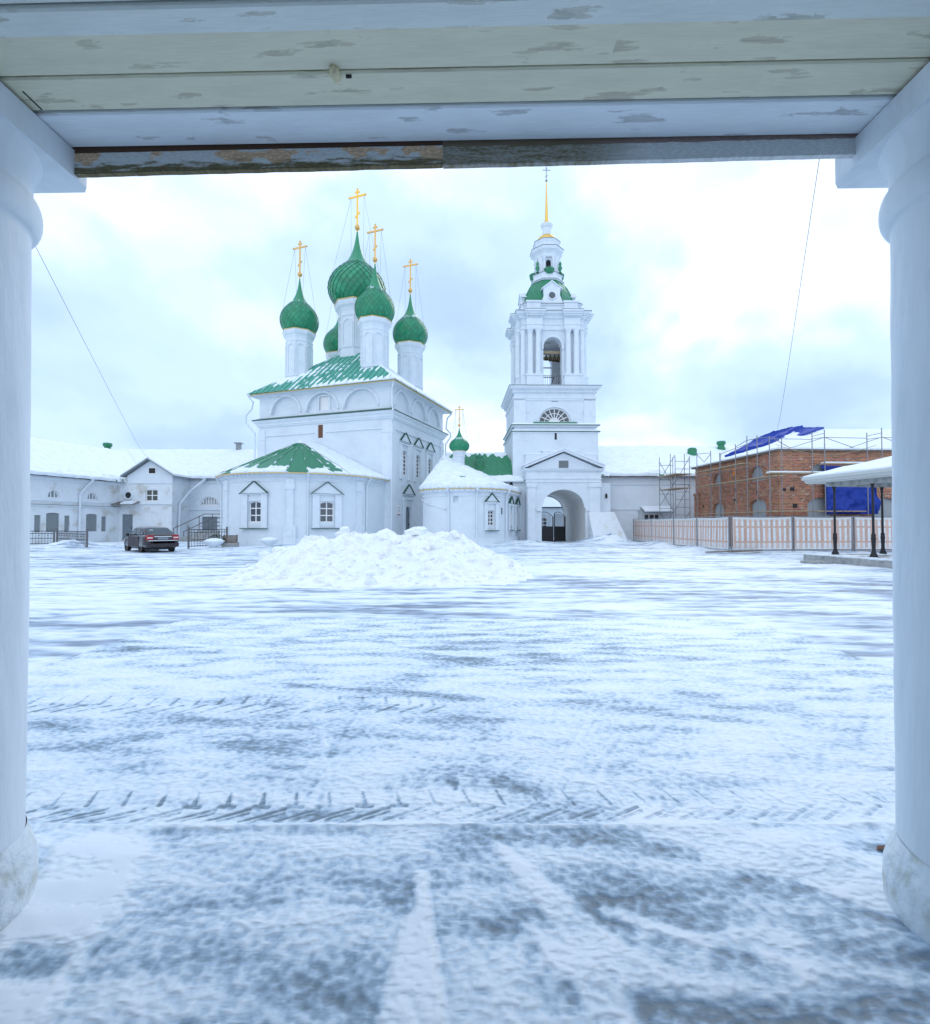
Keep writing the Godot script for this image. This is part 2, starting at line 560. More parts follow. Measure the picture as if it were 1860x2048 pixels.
func field(seed_: int, fw: float, stretch: float, px: float, x0: float, z0: float, w: int, h: int, oct: int) -> PackedByteArray:
	var f := FastNoiseLite.new()
	f.seed = seed_
	f.noise_type = FastNoiseLite.TYPE_SIMPLEX_SMOOTH
	f.frequency = fw * px
	f.fractal_octaves = oct
	f.fractal_gain = 0.55
	f.offset = Vector3(x0 / (stretch * px), z0 / px, 0)
	var im := f.get_image(ceili(w / stretch), h, false, false, false)
	im.convert(Image.FORMAT_L8)
	if im.get_width() != w:
		im.resize(w, h, Image.INTERPOLATE_CUBIC)
	return im.get_data()

func stamp(st: PackedByteArray, w: int, px: float, x0: float, z0: float, a: Vector2, b: Vector2, ra: float, rb: float, to: int, soft: float) -> void:
	var rm := maxf(ra, rb) + soft
	var h := st.size() / w
	var ix0 := clampi(int((minf(a.x, b.x) - rm - x0) / px), 0, w - 1)
	var ix1 := clampi(int((maxf(a.x, b.x) + rm - x0) / px), 0, w - 1)
	var iz0 := clampi(int((minf(a.y, b.y) - rm - z0) / px), 0, h - 1)
	var iz1 := clampi(int((maxf(a.y, b.y) + rm - z0) / px), 0, h - 1)
	var ab := b - a
	var l2 := maxf(ab.length_squared(), 1e-9)
	for iz in range(iz0, iz1 + 1):
		for ix in range(ix0, ix1 + 1):
			var q := Vector2(x0 + ix * px, z0 + iz * px)
			var t := clampf((q - a).dot(ab) / l2, 0, 1)
			var d := q.distance_to(a + ab * t) - lerpf(ra, rb, t)
			if d < soft:
				var k := 1.0 - clampf(d / soft, 0, 1)
				var i := iz * w + ix
				st[i] = int(lerpf(st[i], to, k))

func ramp_table(stops: Array) -> PackedByteArray:
	var g := Gradient.new()
	var of := PackedFloat32Array()
	var co := PackedColorArray()
	for s in stops:
		of.append(s[0])
		co.append(lin(s[1], s[2], s[3]))
	g.offsets = of
	g.colors = co
	var t := PackedByteArray()
	for i in 256:
		var c := g.sample(i / 255.0)
		t.append(int(c.r * 255)); t.append(int(c.g * 255)); t.append(int(c.b * 255))
	return t

func ground_patch(x0: float, z0: float, px: float, w: int, h: int, a: PackedByteArray, b: PackedByteArray, c: PackedByteArray, st: PackedByteArray, wa: int, wb: int, wc: int, bias: Callable, stops: Array, bump: float) -> StandardMaterial3D:
	var table := ramp_table(stops)
	var out := PackedByteArray()
	out.resize(w * h * 3)
	var q8 := PackedByteArray()
	q8.resize(w * h)
	var i := 0
	var o := 0
	for y in h:
		var base: int = 128 + bias.call(z0 + y * px)
		for x in w:
			var q := base + ((a[i] - 128) * wa + (b[i] - 128) * wb + (c[i] - 128) * wc) / 100 + (st[i] - 128) * 2
			q = 0 if q < 0 else (255 if q > 255 else q)
			q8[i] = q
			var k := q * 3
			out[o] = table[k]
			out[o + 1] = table[k + 1]
			out[o + 2] = table[k + 2]
			i += 1
			o += 3
	var m := StandardMaterial3D.new()
	m.albedo_texture = ImageTexture.create_from_image(Image.create_from_data(w, h, false, Image.FORMAT_RGB8, out))
	m.roughness = 0.6
	var hi := Image.create_from_data(w, h, false, Image.FORMAT_L8, q8)
	if w > 1100:
		hi.resize(w / 2, h / 2, Image.INTERPOLATE_BILINEAR)
	hi.convert(Image.FORMAT_RGB8)
	hi.bump_map_to_normal_map(bump)
	m.normal_enabled = true
	m.normal_texture = ImageTexture.create_from_image(hi)
	m.normal_scale = 1.0
	return m

func sheet(am: ArrayMesh, xs: PackedFloat32Array, zs: PackedFloat32Array, r: Rect2, m: Material, height: Callable) -> void:
	var v := PackedVector3Array()
	var n := PackedVector3Array()
	var uv := PackedVector2Array()
	var ix := PackedInt32Array()
	var w := xs.size()
	for z in zs:
		for x in xs:
			v.append(Vector3(x, height.call(x, z), z))
			uv.append(Vector2((x - r.position.x) / r.size.x, (z - r.position.y) / r.size.y))
	n.resize(v.size())
	for j in zs.size():
		for i in w:
			var l := v[j * w + maxi(i - 1, 0)]
			var rr := v[j * w + mini(i + 1, w - 1)]
			var u := v[maxi(j - 1, 0) * w + i]
			var d := v[mini(j + 1, zs.size() - 1) * w + i]
			n[j * w + i] = (d - u).cross(rr - l).normalized()
	for j in zs.size() - 1:
		for i in w - 1:
			var k := j * w + i
			ix.append_array([k, k + 1, k + w + 1, k, k + w + 1, k + w])
	var arr := []
	arr.resize(Mesh.ARRAY_MAX)
	arr[Mesh.ARRAY_VERTEX] = v
	arr[Mesh.ARRAY_NORMAL] = n
	arr[Mesh.ARRAY_TEX_UV] = uv
	arr[Mesh.ARRAY_INDEX] = ix
	am.add_surface_from_arrays(Mesh.PRIMITIVE_TRIANGLES, arr)
	am.surface_set_material(am.get_surface_count() - 1, m)

func steps(a: float, b: float, s: float) -> PackedFloat32Array:
	var k := roundi((b - a) / s)
	var out := PackedFloat32Array()
	for i in k + 1:
		out.append(lerpf(a, b, float(i) / k))
	return out

func make_ground() -> void:
	# the strip before the gallery, with the tractor's track and footprints
	var w := 1900
	var x0 := -4.75
	var z0 := -8.5
	var px := 0.005
	var st := PackedByteArray()
	st.resize(w * w)
	st.fill(128)
	var rng := RandomNumberGenerator.new()
	rng.seed = 77
	var S := func(ax: float, az: float, bx: float, bz: float, ra: float, rb: float, to: int, soft: float) -> void:
		stamp(st, w, px, x0, z0, Vector2(ax, az), Vector2(bx, bz), ra, rb, to, soft)
	# pressed snow under the wheels
	S.call(-4.7, -2.84, 4.7, -2.9, 0.13, 0.13, 137, 0.1)
	S.call(-4.7, -4.45, 0.0, -4.45, 0.12, 0.1, 133, 0.12)
	# white drift tongues
	S.call(-0.17, -1.5, -0.2, -2.3, 0.11, 0.006, 200, 0.035)
	S.call(0.17, -2.48, 0.62, -1.72, 0.01, 0.1, 195, 0.04)
	S.call(-1.75, -2.42, -1.45, -1.4, 0.16, 0.12, 190, 0.08)
	S.call(0.58, -2.1, 1.4, -1.72, 0.015, 0.03, 185, 0.03)
	S.call(1.02, -2.72, 1.95, -2.15, 0.12, 0.16, 180, 0.1)
	S.call(0.3, -1.95, 0.75, -1.6, 0.05, 0.14, 185, 0.08)
	# bare slush at the lower right and by the left column
	for s in [[0.62, -1.66, 0.95, -1.6, 0.05, 0.09], [0.95, -1.62, 1.35, -1.7, 0.04, 0.03], [1.3, -1.72, 1.6, -1.62, 0.06, 0.05], [0.98, -1.86, 1.1, -1.78, 0.05, 0.04], [1.38, -1.95, 1.5, -1.88, 0.05, 0.03], [1.6, -1.9, 1.72, -1.8, 0.04, 0.03], [-1.66, -1.86, -1.5, -1.83, 0.03, 0.02]]:
		S.call(s[0], s[1], s[2], s[3], s[4], s[5], 96, 0.07)
	# footprints and ruts of trodden grey
	for s in [[-0.28, -2.2, -0.26, -2.12, 0.045, 0.04], [-0.82, -2.12, -0.76, -2.08, 0.022, 0.02], [0.24, -1.9, 0.26, -1.82, 0.03, 0.035], [0.28, -1.74, 0.33, -1.72, 0.04, 0.04], [0.62, -2.28, 0.78, -2.24, 0.03, 0.03], [0.1, -2.28, 0.14, -2.24, 0.03, 0.02], [1.45, -2.2, 1.72, -2.02, 0.035, 0.012], [0.85, -2.05, 0.95, -2.02, 0.03, 0.03]]:
		S.call(s[0], s[1], s[2], s[3], s[4], s[5], 112, 0.03)
	# the tractor track: two slanted rows of lug marks
	var x := -3.4
	while x < 3.4:
		var k := clampf(1.0 - absf(x + 1.3) / 5.0, 0.5, 1.0) * rng.randf_range(0.75, 1.1)
		var zc := -2.86 - 0.01 * x
		var to := int(128 - 54 * k)
		if rng.randf() < 0.05:
			x += 0.2
			continue
		S.call(x, zc + 0.13, x + 0.2, zc + 0.005, 0.006, 0.011 * k, to, 0.006)
		S.call(x + 0.08, zc + 0.12, x + 0.21, zc + 0.045, 0.004, 0.007 * k, to + 8, 0.006)
		S.call(x + 0.06, zc - 0.03, x + 0.02, zc - 0.16, 0.013 * k, 0.004, to, 0.007)
		if rng.randf() < 0.5:
			S.call(x + 0.02, zc - 0.02, x + 0.1, zc - 0.015, 0.012, 0.01, to + 4, 0.01)
		x += 0.2 + rng.randf_range(-0.012, 0.012)
	for k in 40:
		var ax := -3.6 + k * 0.18
		if rng.randf() < 0.8:
			S.call(ax, -2.665 - 0.006 * ax + 0.015 * sin(ax * 2.3), ax + 0.2, -2.667 - 0.006 * ax + 0.015 * sin((ax + 0.2) * 2.3), 0.006, rng.randf_range(0.004, 0.016), 165, 0.025)
	for s in [[0.22, -3.12, 0.45, -3.0, 0.05, 0.03], [-0.45, -3.05, -0.38, -3.1, 0.03, 0.02], [-0.1, -3.15, -0.05, -3.05, 0.03, 0.015], [-1.72, -3.2, -1.66, -3.18, 0.018, 0.02]]:
		S.call(s[0], s[1], s[2], s[3], s[4], s[5], 92, 0.03)
	# the older track further out
	x = -3.9
	while x < -0.2:
		S.call(x, -4.25, x + 0.16, -4.42, 0.008, 0.012, 88, 0.012)
		S.call(x + 0.05, -4.44, x + 0.02, -4.62, 0.012, 0.006, 92, 0.012)
		x += 0.21
	for s in [[-1.6, -4.5, -0.9, -4.42, 0.06, 0.03], [-0.5, -4.75, 0.2, -4.4, 0.08, 0.03], [0.4, -4.45, 2.2, -4.62, 0.02, 0.1], [1.1, -4.25, 2.6, -4.2, 0.1, 0.2]]:
		S.call(s[0], s[1], s[2], s[3], s[4], s[5], 108, 0.14)
	# worn wheel lines crossing the square, and kicked-up crumbs
	for c in [[-4.6, -5.6, 4.6, -4.95, 0.5, 112], [-4.6, -6.3, 4.6, -6.9, -0.3, 116], [-4.6, -3.55, 4.6, -3.3, 0.16, 118], [-2.6, -8.4, 3.6, -3.0, 0.4, 116], [-0.4, -8.4, 4.6, -5.2, -0.3, 116]]:
		for k in 60:
			var u0 := k / 60.0
			var u1 := (k + 1) / 60.0
			if rng.randf() < 0.35:
				continue
			var ax: float = lerpf(c[0], c[2], u0)
			var bx: float = lerpf(c[0], c[2], u1)
			var az: float = lerpf(c[1], c[3], u0) + c[4] * sin(PI * u0)
			var bz: float = lerpf(c[1], c[3], u1) + c[4] * sin(PI * u1)
			var off := rng.randf_range(-0.05, 0.05)
			S.call(ax, az + off, bx, bz + off, 0.01, rng.randf_range(0.008, 0.03), c[5] - rng.randi_range(0, 12), 0.03)
	# wheel and blade lines fanning from the gallery out into the square
	for k in 22:
		var ax := rng.randf_range(-2.2, 2.6)
		var az := rng.randf_range(-3.1, -2.75)
		var slope := rng.randf_range(-0.35, 0.75) + ax * 0.25
		var ln := rng.randf_range(0.5, 2.2)
		var to := 114 if rng.randf() < 0.7 else 140
		S.call(ax, az, ax + slope * ln, az - ln, 0.004, rng.randf_range(0.004, 0.016), to, 0.02)
	# thin scrapes of a plough blade running towards the gallery
	for k in 22:
		var ax := rng.randf_range(-0.6, 3.0)
		var az := rng.randf_range(-4.3, -3.2)
		S.call(ax, az, ax - 0.16, az + rng.randf_range(0.2, 0.5), 0.003, 0.004, 112, 0.008)
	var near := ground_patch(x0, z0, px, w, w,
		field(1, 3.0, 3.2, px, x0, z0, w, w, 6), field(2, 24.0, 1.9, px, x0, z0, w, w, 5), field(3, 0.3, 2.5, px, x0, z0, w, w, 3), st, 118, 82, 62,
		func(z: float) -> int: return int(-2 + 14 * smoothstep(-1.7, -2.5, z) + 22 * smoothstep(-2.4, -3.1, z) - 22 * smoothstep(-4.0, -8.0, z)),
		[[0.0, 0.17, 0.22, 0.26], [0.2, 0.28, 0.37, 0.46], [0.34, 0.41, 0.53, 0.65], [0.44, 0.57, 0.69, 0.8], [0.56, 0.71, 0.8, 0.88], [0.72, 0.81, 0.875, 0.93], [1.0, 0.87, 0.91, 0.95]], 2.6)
	# the open square
	var mw := 2048
	var mx := -28.0
	var mpx := 56.0 / mw
	var mz := -49.0
	var mh := ceili((-3.9 - mz) / mpx)
	var ms := PackedByteArray()
	ms.resize(mw * mh)
	ms.fill(128)
	var D := func(ax: float, az: float, bx: float, bz: float, ra: float, rb: float, to: int, soft: float) -> void:
		stamp(ms, mw, mpx, mx, mz, Vector2(ax, az), Vector2(bx, bz), ra, rb, to, soft)
	D.call(2.0, -12.6, 14.0, -10.6, 1.0, 1.2, 112, 1.6)
	D.call(0.0, -13.6, 6.0, -12.6, 0.4, 1.0, 110, 0.9)
	D.call(-7.5, -13.8, 0.5, -13.6, 0.4, 0.5, 150, 1.2)
	D.call(-9.5, -17.0, -7.5, -15.0, 0.5, 0.6, 148, 1.4)
	D.call(0.5, -15.2, 3.0, -18.5, 0.4, 0.5, 146, 0.9)
	D.call(-13.0, -22.0, -9.0, -21.0, 0.5, 0.6, 116, 1.5)
	D.call(-3.5, -9.4, 3.0, -8.9, 0.4, 0.4, 118, 1.0)
	D.call(3.0, -16.5, 16.0, -15.0, 0.5, 0.5, 150, 1.2)
	D.call(2.0, -19.5, 14.0, -20.0, 1.0, 2.0, 142, 2.5)
	for k in 9:
		var zz := -18.0 - k * 1.25
		D.call(-22.0, zz - 1.0, -6.5 - k * 0.5, zz + rng.randf_range(-0.3, 0.3), 0.06, 0.1, 104, 0.16)
	for k in 7:
		var zz := -21.0 - k * 2.2
		D.call(3.0, zz, 13.0, zz + rng.randf_range(-0.6, 0.6), 0.05, 0.1, 106, 0.2)
	var square := ground_patch(mx, mz, mpx, mw, mh,
		field(1, 2.0, 5.0, mpx, mx, mz, mw, mh, 5), field(2, 8.0, 4.0, mpx, mx, mz, mw, mh, 4), field(3, 0.3, 2.5, mpx, mx, mz, mw, mh, 3), ms, 125, 60, 75,
		func(z: float) -> int: return int(14 - 4 * smoothstep(-9.0, -13.0, z) + 8 * smoothstep(-15.0, -24.0, z)),
		[[0.0, 0.18, 0.22, 0.28], [0.25, 0.31, 0.38, 0.49], [0.38, 0.45, 0.55, 0.67], [0.48, 0.62, 0.72, 0.82], [0.6, 0.75, 0.83, 0.9], [0.75, 0.83, 0.89, 0.94], [1.0, 0.87, 0.91, 0.95]], 3.0)
	var am := ArrayMesh.new()
	sheet(am, steps(-4.7, 4.7, 0.03), steps(-8.45, 0.95, 0.03), Rect2(x0, z0, w * px, w * px), near, ground_height)
	sheet(am, steps(-28, 28, 0.2), steps(-49, -8.45, 0.16), Rect2(mx, mz, mw * mpx, mh * mpx), square, ground_height)
	for e in [[-16.0, -4.7], [4.7, 16.0]]:
		sheet(am, steps(e[0], e[1], 0.1), steps(-8.45, -4.0, 0.1), Rect2(mx, mz, mw * mpx, mh * mpx), square, ground_height)
	sheet(am, steps(-600, 600, 20), steps(-600, 600, 20), Rect2(-600, -600, 1200, 1200), M.snow, func(_x: float, _z: float) -> float: return -0.012)
	var o := MeshInstance3D.new()
	o.name = "ground"
	o.mesh = am
	o.set_meta("kind", "structure")
	add_child(o)

# ---------------------------------------------------------------- the gallery the view is taken from
func make_gallery() -> void:
	for i in 2:
		var at := Vector3(-2.22, 0, -2.0) if i == 0 else Vector3(2.145, 0, -1.955)
		var t := thing("gallery_column", "thick round whitewashed column with a clear gap under its worn foot" if i == 0 else "thick round whitewashed column with snow and a brown leaf at its foot", "column", at, -1.3, "columns of the gallery")
		var f := nb()
		f.lathe([Vector2(0.0, 0.0), Vector2(0.395, 0.0), Vector2(0.412, 0.015), Vector2(0.418, 0.07), Vector2(0.415, 0.16), Vector2(0.402, 0.21), Vector2(0.382, 0.25), Vector2(0.372, 0.29)], 72)
		rough(f, 0.006, 5.0)
		part(t, "foot", f, M.foot, "worn plaster foot with chipped and stained whitewash")
		var s := nb()
		var pr := []
		for k in 41:
			var y := 0.28 + 2.6 * k / 40.0
			pr.append(Vector2(0.37 - 0.022 * pow(k / 40.0, 1.6), y))
		s.lathe(pr, 72)
		rough(s, 0.0035, 3.0)
		part(t, "shaft", s, M.column)
		var c := nb()
		var q := [Vector2(0.348, 2.86)]
		for k in 13:
			var a := -PI / 2 + PI * k / 12.0
			q.append(Vector2(0.352 + 0.036 * cos(a), 2.955 + 0.075 * sin(a)))
		q.append_array([Vector2(0.352, 3.08), Vector2(0.352, 3.14), Vector2(0.36, 3.17), Vector2(0.378, 3.195), Vector2(0.385, 3.215)])
		c.lathe(q, 72)
		part(t, "capital", c, M.column)
		var ab := nb()
		chamfer_slab(ab, 0.4, 3.21, 3.334, 0.035)
		part(t, "abacus", ab, M.column)
	var t := thing("gallery_beam", "flaking painted timber beam of planks resting on the two columns", "beam", Vector3(0, 0, -2.0), -1.3)
	var white := painted(61, Vector3(0.74, 0.8, 0.85), Vector3(0.5, 0.53, 0.55), 0.5)
	var tan_ := painted(63, Vector3(0.7, 0.68, 0.52), Vector3(0.53, 0.5, 0.38), 0.44)
	var pale := painted(65, Vector3(0.7, 0.74, 0.7), Vector3(0.5, 0.51, 0.45), 0.44)
	for a in [[-0.232, -0.045, 3.34, white, "white plank with cracked paint"], [-0.04, 0.114, 3.35, tan_, "beige plank with flaked patches"], [0.118, 0.282, 3.354, tan_, "beige plank with flaked patches"], [0.286, 0.382, 3.338, pale, ""], [0.387, 0.64, 3.352, pale, ""]]:
		var b := nb()
		b.plank(-2.7, 2.7, a[2], 3.395, a[0], a[1], 0.006)
		var pm: StandardMaterial3D = a[3].duplicate()
		pm.uv1_offset = Vector3(a[0] * 7.3, a[0] * 3.1, a[0] * 5.7)
		part(t, "plank", b, pm, a[4])
	part(t, "core", boxes([[-2.7, 2.7, 3.396, 3.9, -0.2, 0.62]]), M.old_timber)
	# the two fascia boards that hang lowest, outside
	for i in 2:
		var xa := -1.845 if i == 0 else -0.106
		var xb := -0.1075 if i == 0 else 1.775
		var b := nb()
		var k := 60
		for j in k:
			var ua := float(j) / k
			var ub := float(j + 1) / k
			var pa := lerpf(xa, xb, ua)
			var pb := lerpf(xa, xb, ub)
			var ya := 3.242 + 0.0105 * pa + 0.0025 * noise_a.get_noise_1d(pa * 6) + (0.0 if i == 0 else -0.004)
			var yb := 3.242 + 0.0105 * pb + 0.0025 * noise_a.get_noise_1d(pb * 6) + (0.0 if i == 0 else -0.004)
			var y1 := 3.41
			var z1 := -0.24
			var z0 := -0.265
			b.tri(Vector3(pa, ya, z1), Vector3(pb, yb, z1), Vector3(pb, y1, z1), Vector2(ua, 1), Vector2(ub, 1), Vector2(ub, 0))
			b.tri(Vector3(pa, ya, z1), Vector3(pb, y1, z1), Vector3(pa, y1, z1), Vector2(ua, 1), Vector2(ub, 0), Vector2(ua, 0))
			b.tri(Vector3(pa, ya, z0), Vector3(pb, yb, z0), Vector3(pb, yb, z1), Vector2(ua, 1), Vector2(ub, 1), Vector2(ub, 0.97))
			b.tri(Vector3(pa, ya, z0), Vector3(pb, yb, z1), Vector3(pa, ya, z1), Vector2(ua, 1), Vector2(ub, 0.97), Vector2(ua, 0.97))
			b.tri(Vector3(pb, yb, z0), Vector3(pa, ya, z0), Vector3(pa, y1, z0), Vector2(ub, 1), Vector2(ua, 1), Vector2(ua, 0))
			b.tri(Vector3(pb, yb, z0), Vector3(pa, y1, z0), Vector3(pb, y1, z0), Vector2(ub, 1), Vector2(ua, 0), Vector2(ub, 0))
		for e in [[xa, -1], [xb, 1]]:
			var ye: float = 3.242 + 0.0105 * e[0]
			if e[1] < 0:
				b.quad(Vector3(e[0], ye, -0.265), Vector3(e[0], ye, -0.24), Vector3(e[0], 3.41, -0.24), Vector3(e[0], 3.41, -0.265))
			else:
				b.quad(Vector3(e[0], ye, -0.24), Vector3(e[0], ye, -0.265), Vector3(e[0], 3.41, -0.265), Vector3(e[0], 3.41, -0.24))
		part(t, "fascia_board", b, board_material(i), "weathered board with paint peeled to bare wood" if i == 0 else "board darkened by mould with greyed paint at one end")
	# a lump of hardened foam, a nail and a gap where the plank has split off
	var lump := nb()
	lump.ball(Vector3.ZERO, 1.0, 12)
	for i in lump.v.size():
		var d := lump.v[i].normalized()
		var r := 1.0 + 0.35 * noise_a.get_noise_3dv(d * 1.6)
		lump.v[i] = Vector3(-0.5, 3.346, 0.115) + Vector3(d.x * 0.02, d.y * 0.022, d.z * 0.033) * r
	part(t, "foam_lump", lump, plain(0.7, 0.62, 0.4, 0.6), "yellowed lump of hardened foam")
	part(t, "nail", boxes([[-0.462, -0.44, 3.338, 3.35, 0.1, 0.105]]), M.iron)
	part(t, "crack", boxes([[-1.79, -1.785, 3.347, 3.355, -0.03, 0.06]]), M.black)
	# ceiling and back wall of the gallery, above and behind the view
	structure("gallery_ceiling", boxes([[-14, 14, 3.9, 4.02, -2.25, 4.2]]), M.trim)
	structure("gallery_wall", boxes([[-14, 14, 0.0, 3.9, 4.2, 4.6]]), M.wall)
	structure("gallery_entablature", boxes([[-14, -2.701, 3.34, 3.9, -2.23, -1.4], [2.701, 14, 3.34, 3.9, -2.23, -1.4]]), M.wall)

func chamfer_slab(b: MB, h: float, y0: float, y1: float, c: float) -> void:
	var o := PackedVector2Array([Vector2(-h + c, -h), Vector2(h - c, -h), Vector2(h, -h + c), Vector2(h, h - c), Vector2(h - c, h), Vector2(-h + c, h), Vector2(-h, h - c), Vector2(-h, -h + c)])
	b.T = Transform3D(Basis(Vector3.RIGHT, Vector3(0, 0, -1), Vector3.UP), Vector3.ZERO)
	b.prism(o, y0, y1)
	b.T = Transform3D.IDENTITY

# pushes the vertices of a smooth mesh about a little, as old plaster is
func rough(b: MB, amount: float, freq: float) -> void:
	for i in b.v.size():
		var q := b.v[i]
		b.v[i] = q + b.n[i] * amount * (noise_a.get_noise_3dv(q * freq) + 0.5 * noise_b.get_noise_3dv(q * freq * 2.0))

# flaking paint on a plank: chipped patches with square-cut edges, thin brush streaks
func painted(seed_: int, paint: Vector3, bare: Vector3, worn: float) -> StandardMaterial3D:
	var w := 1400
	var h := 256
	var im := Image.create_empty(w, h, false, Image.FORMAT_RGB8)
	var hi := Image.create_empty(w, h, false, Image.FORMAT_RGB8)
	for y in h:
		var v := y / float(h)
		for x in w:
			var u := x / float(w)
			var grain := noise_b.get_noise_2d(u * 26.0 + seed_, v * 60.0)
			var wide := noise_b.get_noise_2d(u * 7.0 + seed_ * 3.0, v * 5.0)
			var cell := noise_a.get_noise_2d(floorf(u * 46.0 + 2.0 * wide) * 0.37 + seed_, floorf(v * 14.0 + 1.5 * wide) * 0.61)
			var patch := wide * 0.95 + cell * 0.3 + grain * 0.14
			var c := paint * (1.0 + 0.07 * grain + 0.08 * wide)
			var hh := 0.8
			if patch > worn:
				c = bare * (1.0 + 0.35 * grain)
				hh = 0.35
			elif patch > worn - 0.035:
				c = paint * 0.86
				hh = 0.6
			im.set_pixel(x, y, lin(clampf(c.x, 0, 1), clampf(c.y, 0, 1), clampf(c.z, 0, 1)))
			hh += 0.12 * grain
			hi.set_pixel(x, y, Color(hh, hh, hh))
	hi.bump_map_to_normal_map(2.0)
	return tri_mat(ImageTexture.create_from_image(im), Vector3(0.25, 2.0, 2.0), 0.75, ImageTexture.create_from_image(hi), 0.8, false)

# a fascia board: grey-white paint, peeled to pale wood along the top, green-black mould along the bottom
func board_material(which: int) -> StandardMaterial3D:
	var w := 1400
	var h := 128
	var im := Image.create_empty(w, h, false, Image.FORMAT_RGB8)
	for y in h:
		var v := y / float(h)
		for x in w:
			var u := x / float(w)
			var g := noise_b.get_noise_2d(u * 9.0 + which * 40, v * 7.0)
			var fine := noise_b.get_noise_2d(u * 60.0, v * 16.0 + which * 9)
			var c := Vector3(0.6, 0.63, 0.64)
			var dark := 0.0
			if which == 0:
				if noise_a.get_noise_2d(u * 6.5 + 3.0, v * 0.9) + 0.16 * g + 0.1 * fine - absf(v - 0.56) * 2.1 + 0.28 > 0.12:
					c = Vector3(0.62, 0.44, 0.29) * (1.0 + 0.35 * fine)
				dark = smoothstep(0.72, 0.92, v + 0.22 * g + 0.1 * fine)
				if v < 0.47:
					c = Vector3(0.1, 0.05, 0.03)
			else:
				dark = 1.0 - smoothstep(0.32, 0.52, u + 0.07 * g)
				dark = dark * clampf(0.75 + 0.5 * fine + 0.3 * g, 0.0, 1.0)
				if v < 0.52 + 0.03 * g:
					c = Vector3(0.3, 0.22, 0.2)
			c = c * (1.0 + 0.22 * fine)
			c = c.lerp(Vector3(0.14, 0.115, 0.055) * (1.0 + 0.6 * fine), clampf(dark, 0, 1))
			im.set_pixel(x, y, lin(clampf(c.x, 0, 1), clampf(c.y, 0, 1), clampf(c.z, 0, 1)))
	var m := StandardMaterial3D.new()
	m.albedo_texture = ImageTexture.create_from_image(im)
	m.roughness = 0.8
	return m

# ---------------------------------------------------------------- building helpers
func arch_poly(w: float, h: float, rise: float, k := 12) -> PackedVector2Array:
	var o := PackedVector2Array([Vector2(-w / 2, 0), Vector2(w / 2, 0)])
	if rise <= 0:
		o.append(Vector2(w / 2, h))
		o.append(Vector2(-w / 2, h))
	else:
		for i in k + 1:
			var a := PI * i / k
			o.append(Vector2(cos(a) * w / 2, h - rise + sin(a) * rise))
	return o

# a window whose opening stands on T's origin, facing T's +z; wing = {sur, ped: [width, y0, y1], sill: [width, y]}
func window(parent: Node, T: Transform3D, w: float, h: float, rise: float, nx: int, ny: int, deep: float, more := {}, pane: Material = null, called := "window") -> MeshInstance3D:
	var f := nb()
	var t := 0.05 + 0.02 * w
	var z0 := -deep
	var z1 := -deep + 0.06
	f.box(-w / 2, -w / 2 + t, 0, h - rise, z0, z1)
	f.box(w / 2 - t, w / 2, 0, h - rise, z0, z1)
	f.box(-w / 2 + t, w / 2 - t, 0, t, z0, z1)
	if rise > 0:
		f.archband(0, h - rise, w / 2 - t, rise - t, t, z0, z1, 12)
	else:
		f.box(-w / 2 + t, w / 2 - t, h - t, h, z0, z1)
	var b := 0.025 + 0.012 * w
	for i in range(1, nx):
		var x := -w / 2 + w * i / nx
		var top := h - t
		if rise > 0:
			top = h - rise + rise * sqrt(maxf(0, 1 - pow(2 * x / w, 2))) - t * 0.5
		f.box(x - b, x + b, t, top, z0, z1 - 0.005)
	for i in range(1, ny):
		var y := h * i / ny
		f.box(-w / 2 + t, w / 2 - t, y - b, y + b, z0, z1 - 0.01)
	var o := part(parent, called, f, M.frame)
	o.transform = T
	var g := nb()
	g.prism(arch_poly(w - 0.02, h - 0.01, rise), z0 - 0.03, z0 + 0.01)
	part(o, "pane", g, pane if pane else M.glass)
	if more.has("sur"):
		var s: float = more.sur
		var b2 := boxes([[-w / 2 - s, -w / 2 - 0.06, -0.3, h + 0.5, 0, 0.09], [w / 2 + 0.06, w / 2 + s, -0.3, h + 0.5, 0, 0.09], [-w / 2 - s - 0.05, w / 2 + s + 0.05, h + 0.5, h + 0.62, 0, 0.14], [-w / 2 - s - 0.04, -w / 2 - 0.02, -0.42, -0.3, 0, 0.13], [w / 2 + 0.02, w / 2 + s + 0.04, -0.42, -0.3, 0, 0.13]])
		b2.box(-w / 2 - 0.04, w / 2 + 0.04, h + 0.02, h + 0.1, 0, 0.05)
		part(o, "surround", b2, M.trim)
	if more.has("ped"):
		pediment(o, more.ped[0], more.ped[1], more.ped[2])
	if more.has("sill"):
		part(o, "sill", boxes([[-more.sill[0] / 2, more.sill[0] / 2, more.sill[1] - 0.05, more.sill[1], 0, 0.2]]), M.ledge)
	return o

func pediment(o: Node, w: float, y0: float, y1: float) -> void:
	var q := nb()
	q.prism(PackedVector2Array([Vector2(-w / 2 + 0.08, y0), Vector2(w / 2 - 0.08, y0), Vector2(0, y1 - 0.06)]), 0, 0.1)
	q.box(-w / 2, w / 2, y0 - 0.06, y0, 0, 0.16)
	part(o, "pediment", q, M.trim)
	var c := nb()
	for s in [-1.0, 1.0]:
		var a := Vector2(s * w / 2, y0 - 0.01)
		var e := Vector2(0, y1)
		var n := Vector2(-(e - a).y, (e - a).x).normalized() * (1.0 if s > 0 else -1.0) * -0.038
		if s > 0:
			c.prism(PackedVector2Array([a, a - n, e - n, e]), 0, 0.19)
		else:
			c.prism(PackedVector2Array([a, e, e - n, a - n]), 0, 0.19)
	c.box(-w / 2, w / 2, y0, y0 + 0.022, 0.1, 0.18)
	part(o, "pediment_cap", c, M.ledge)

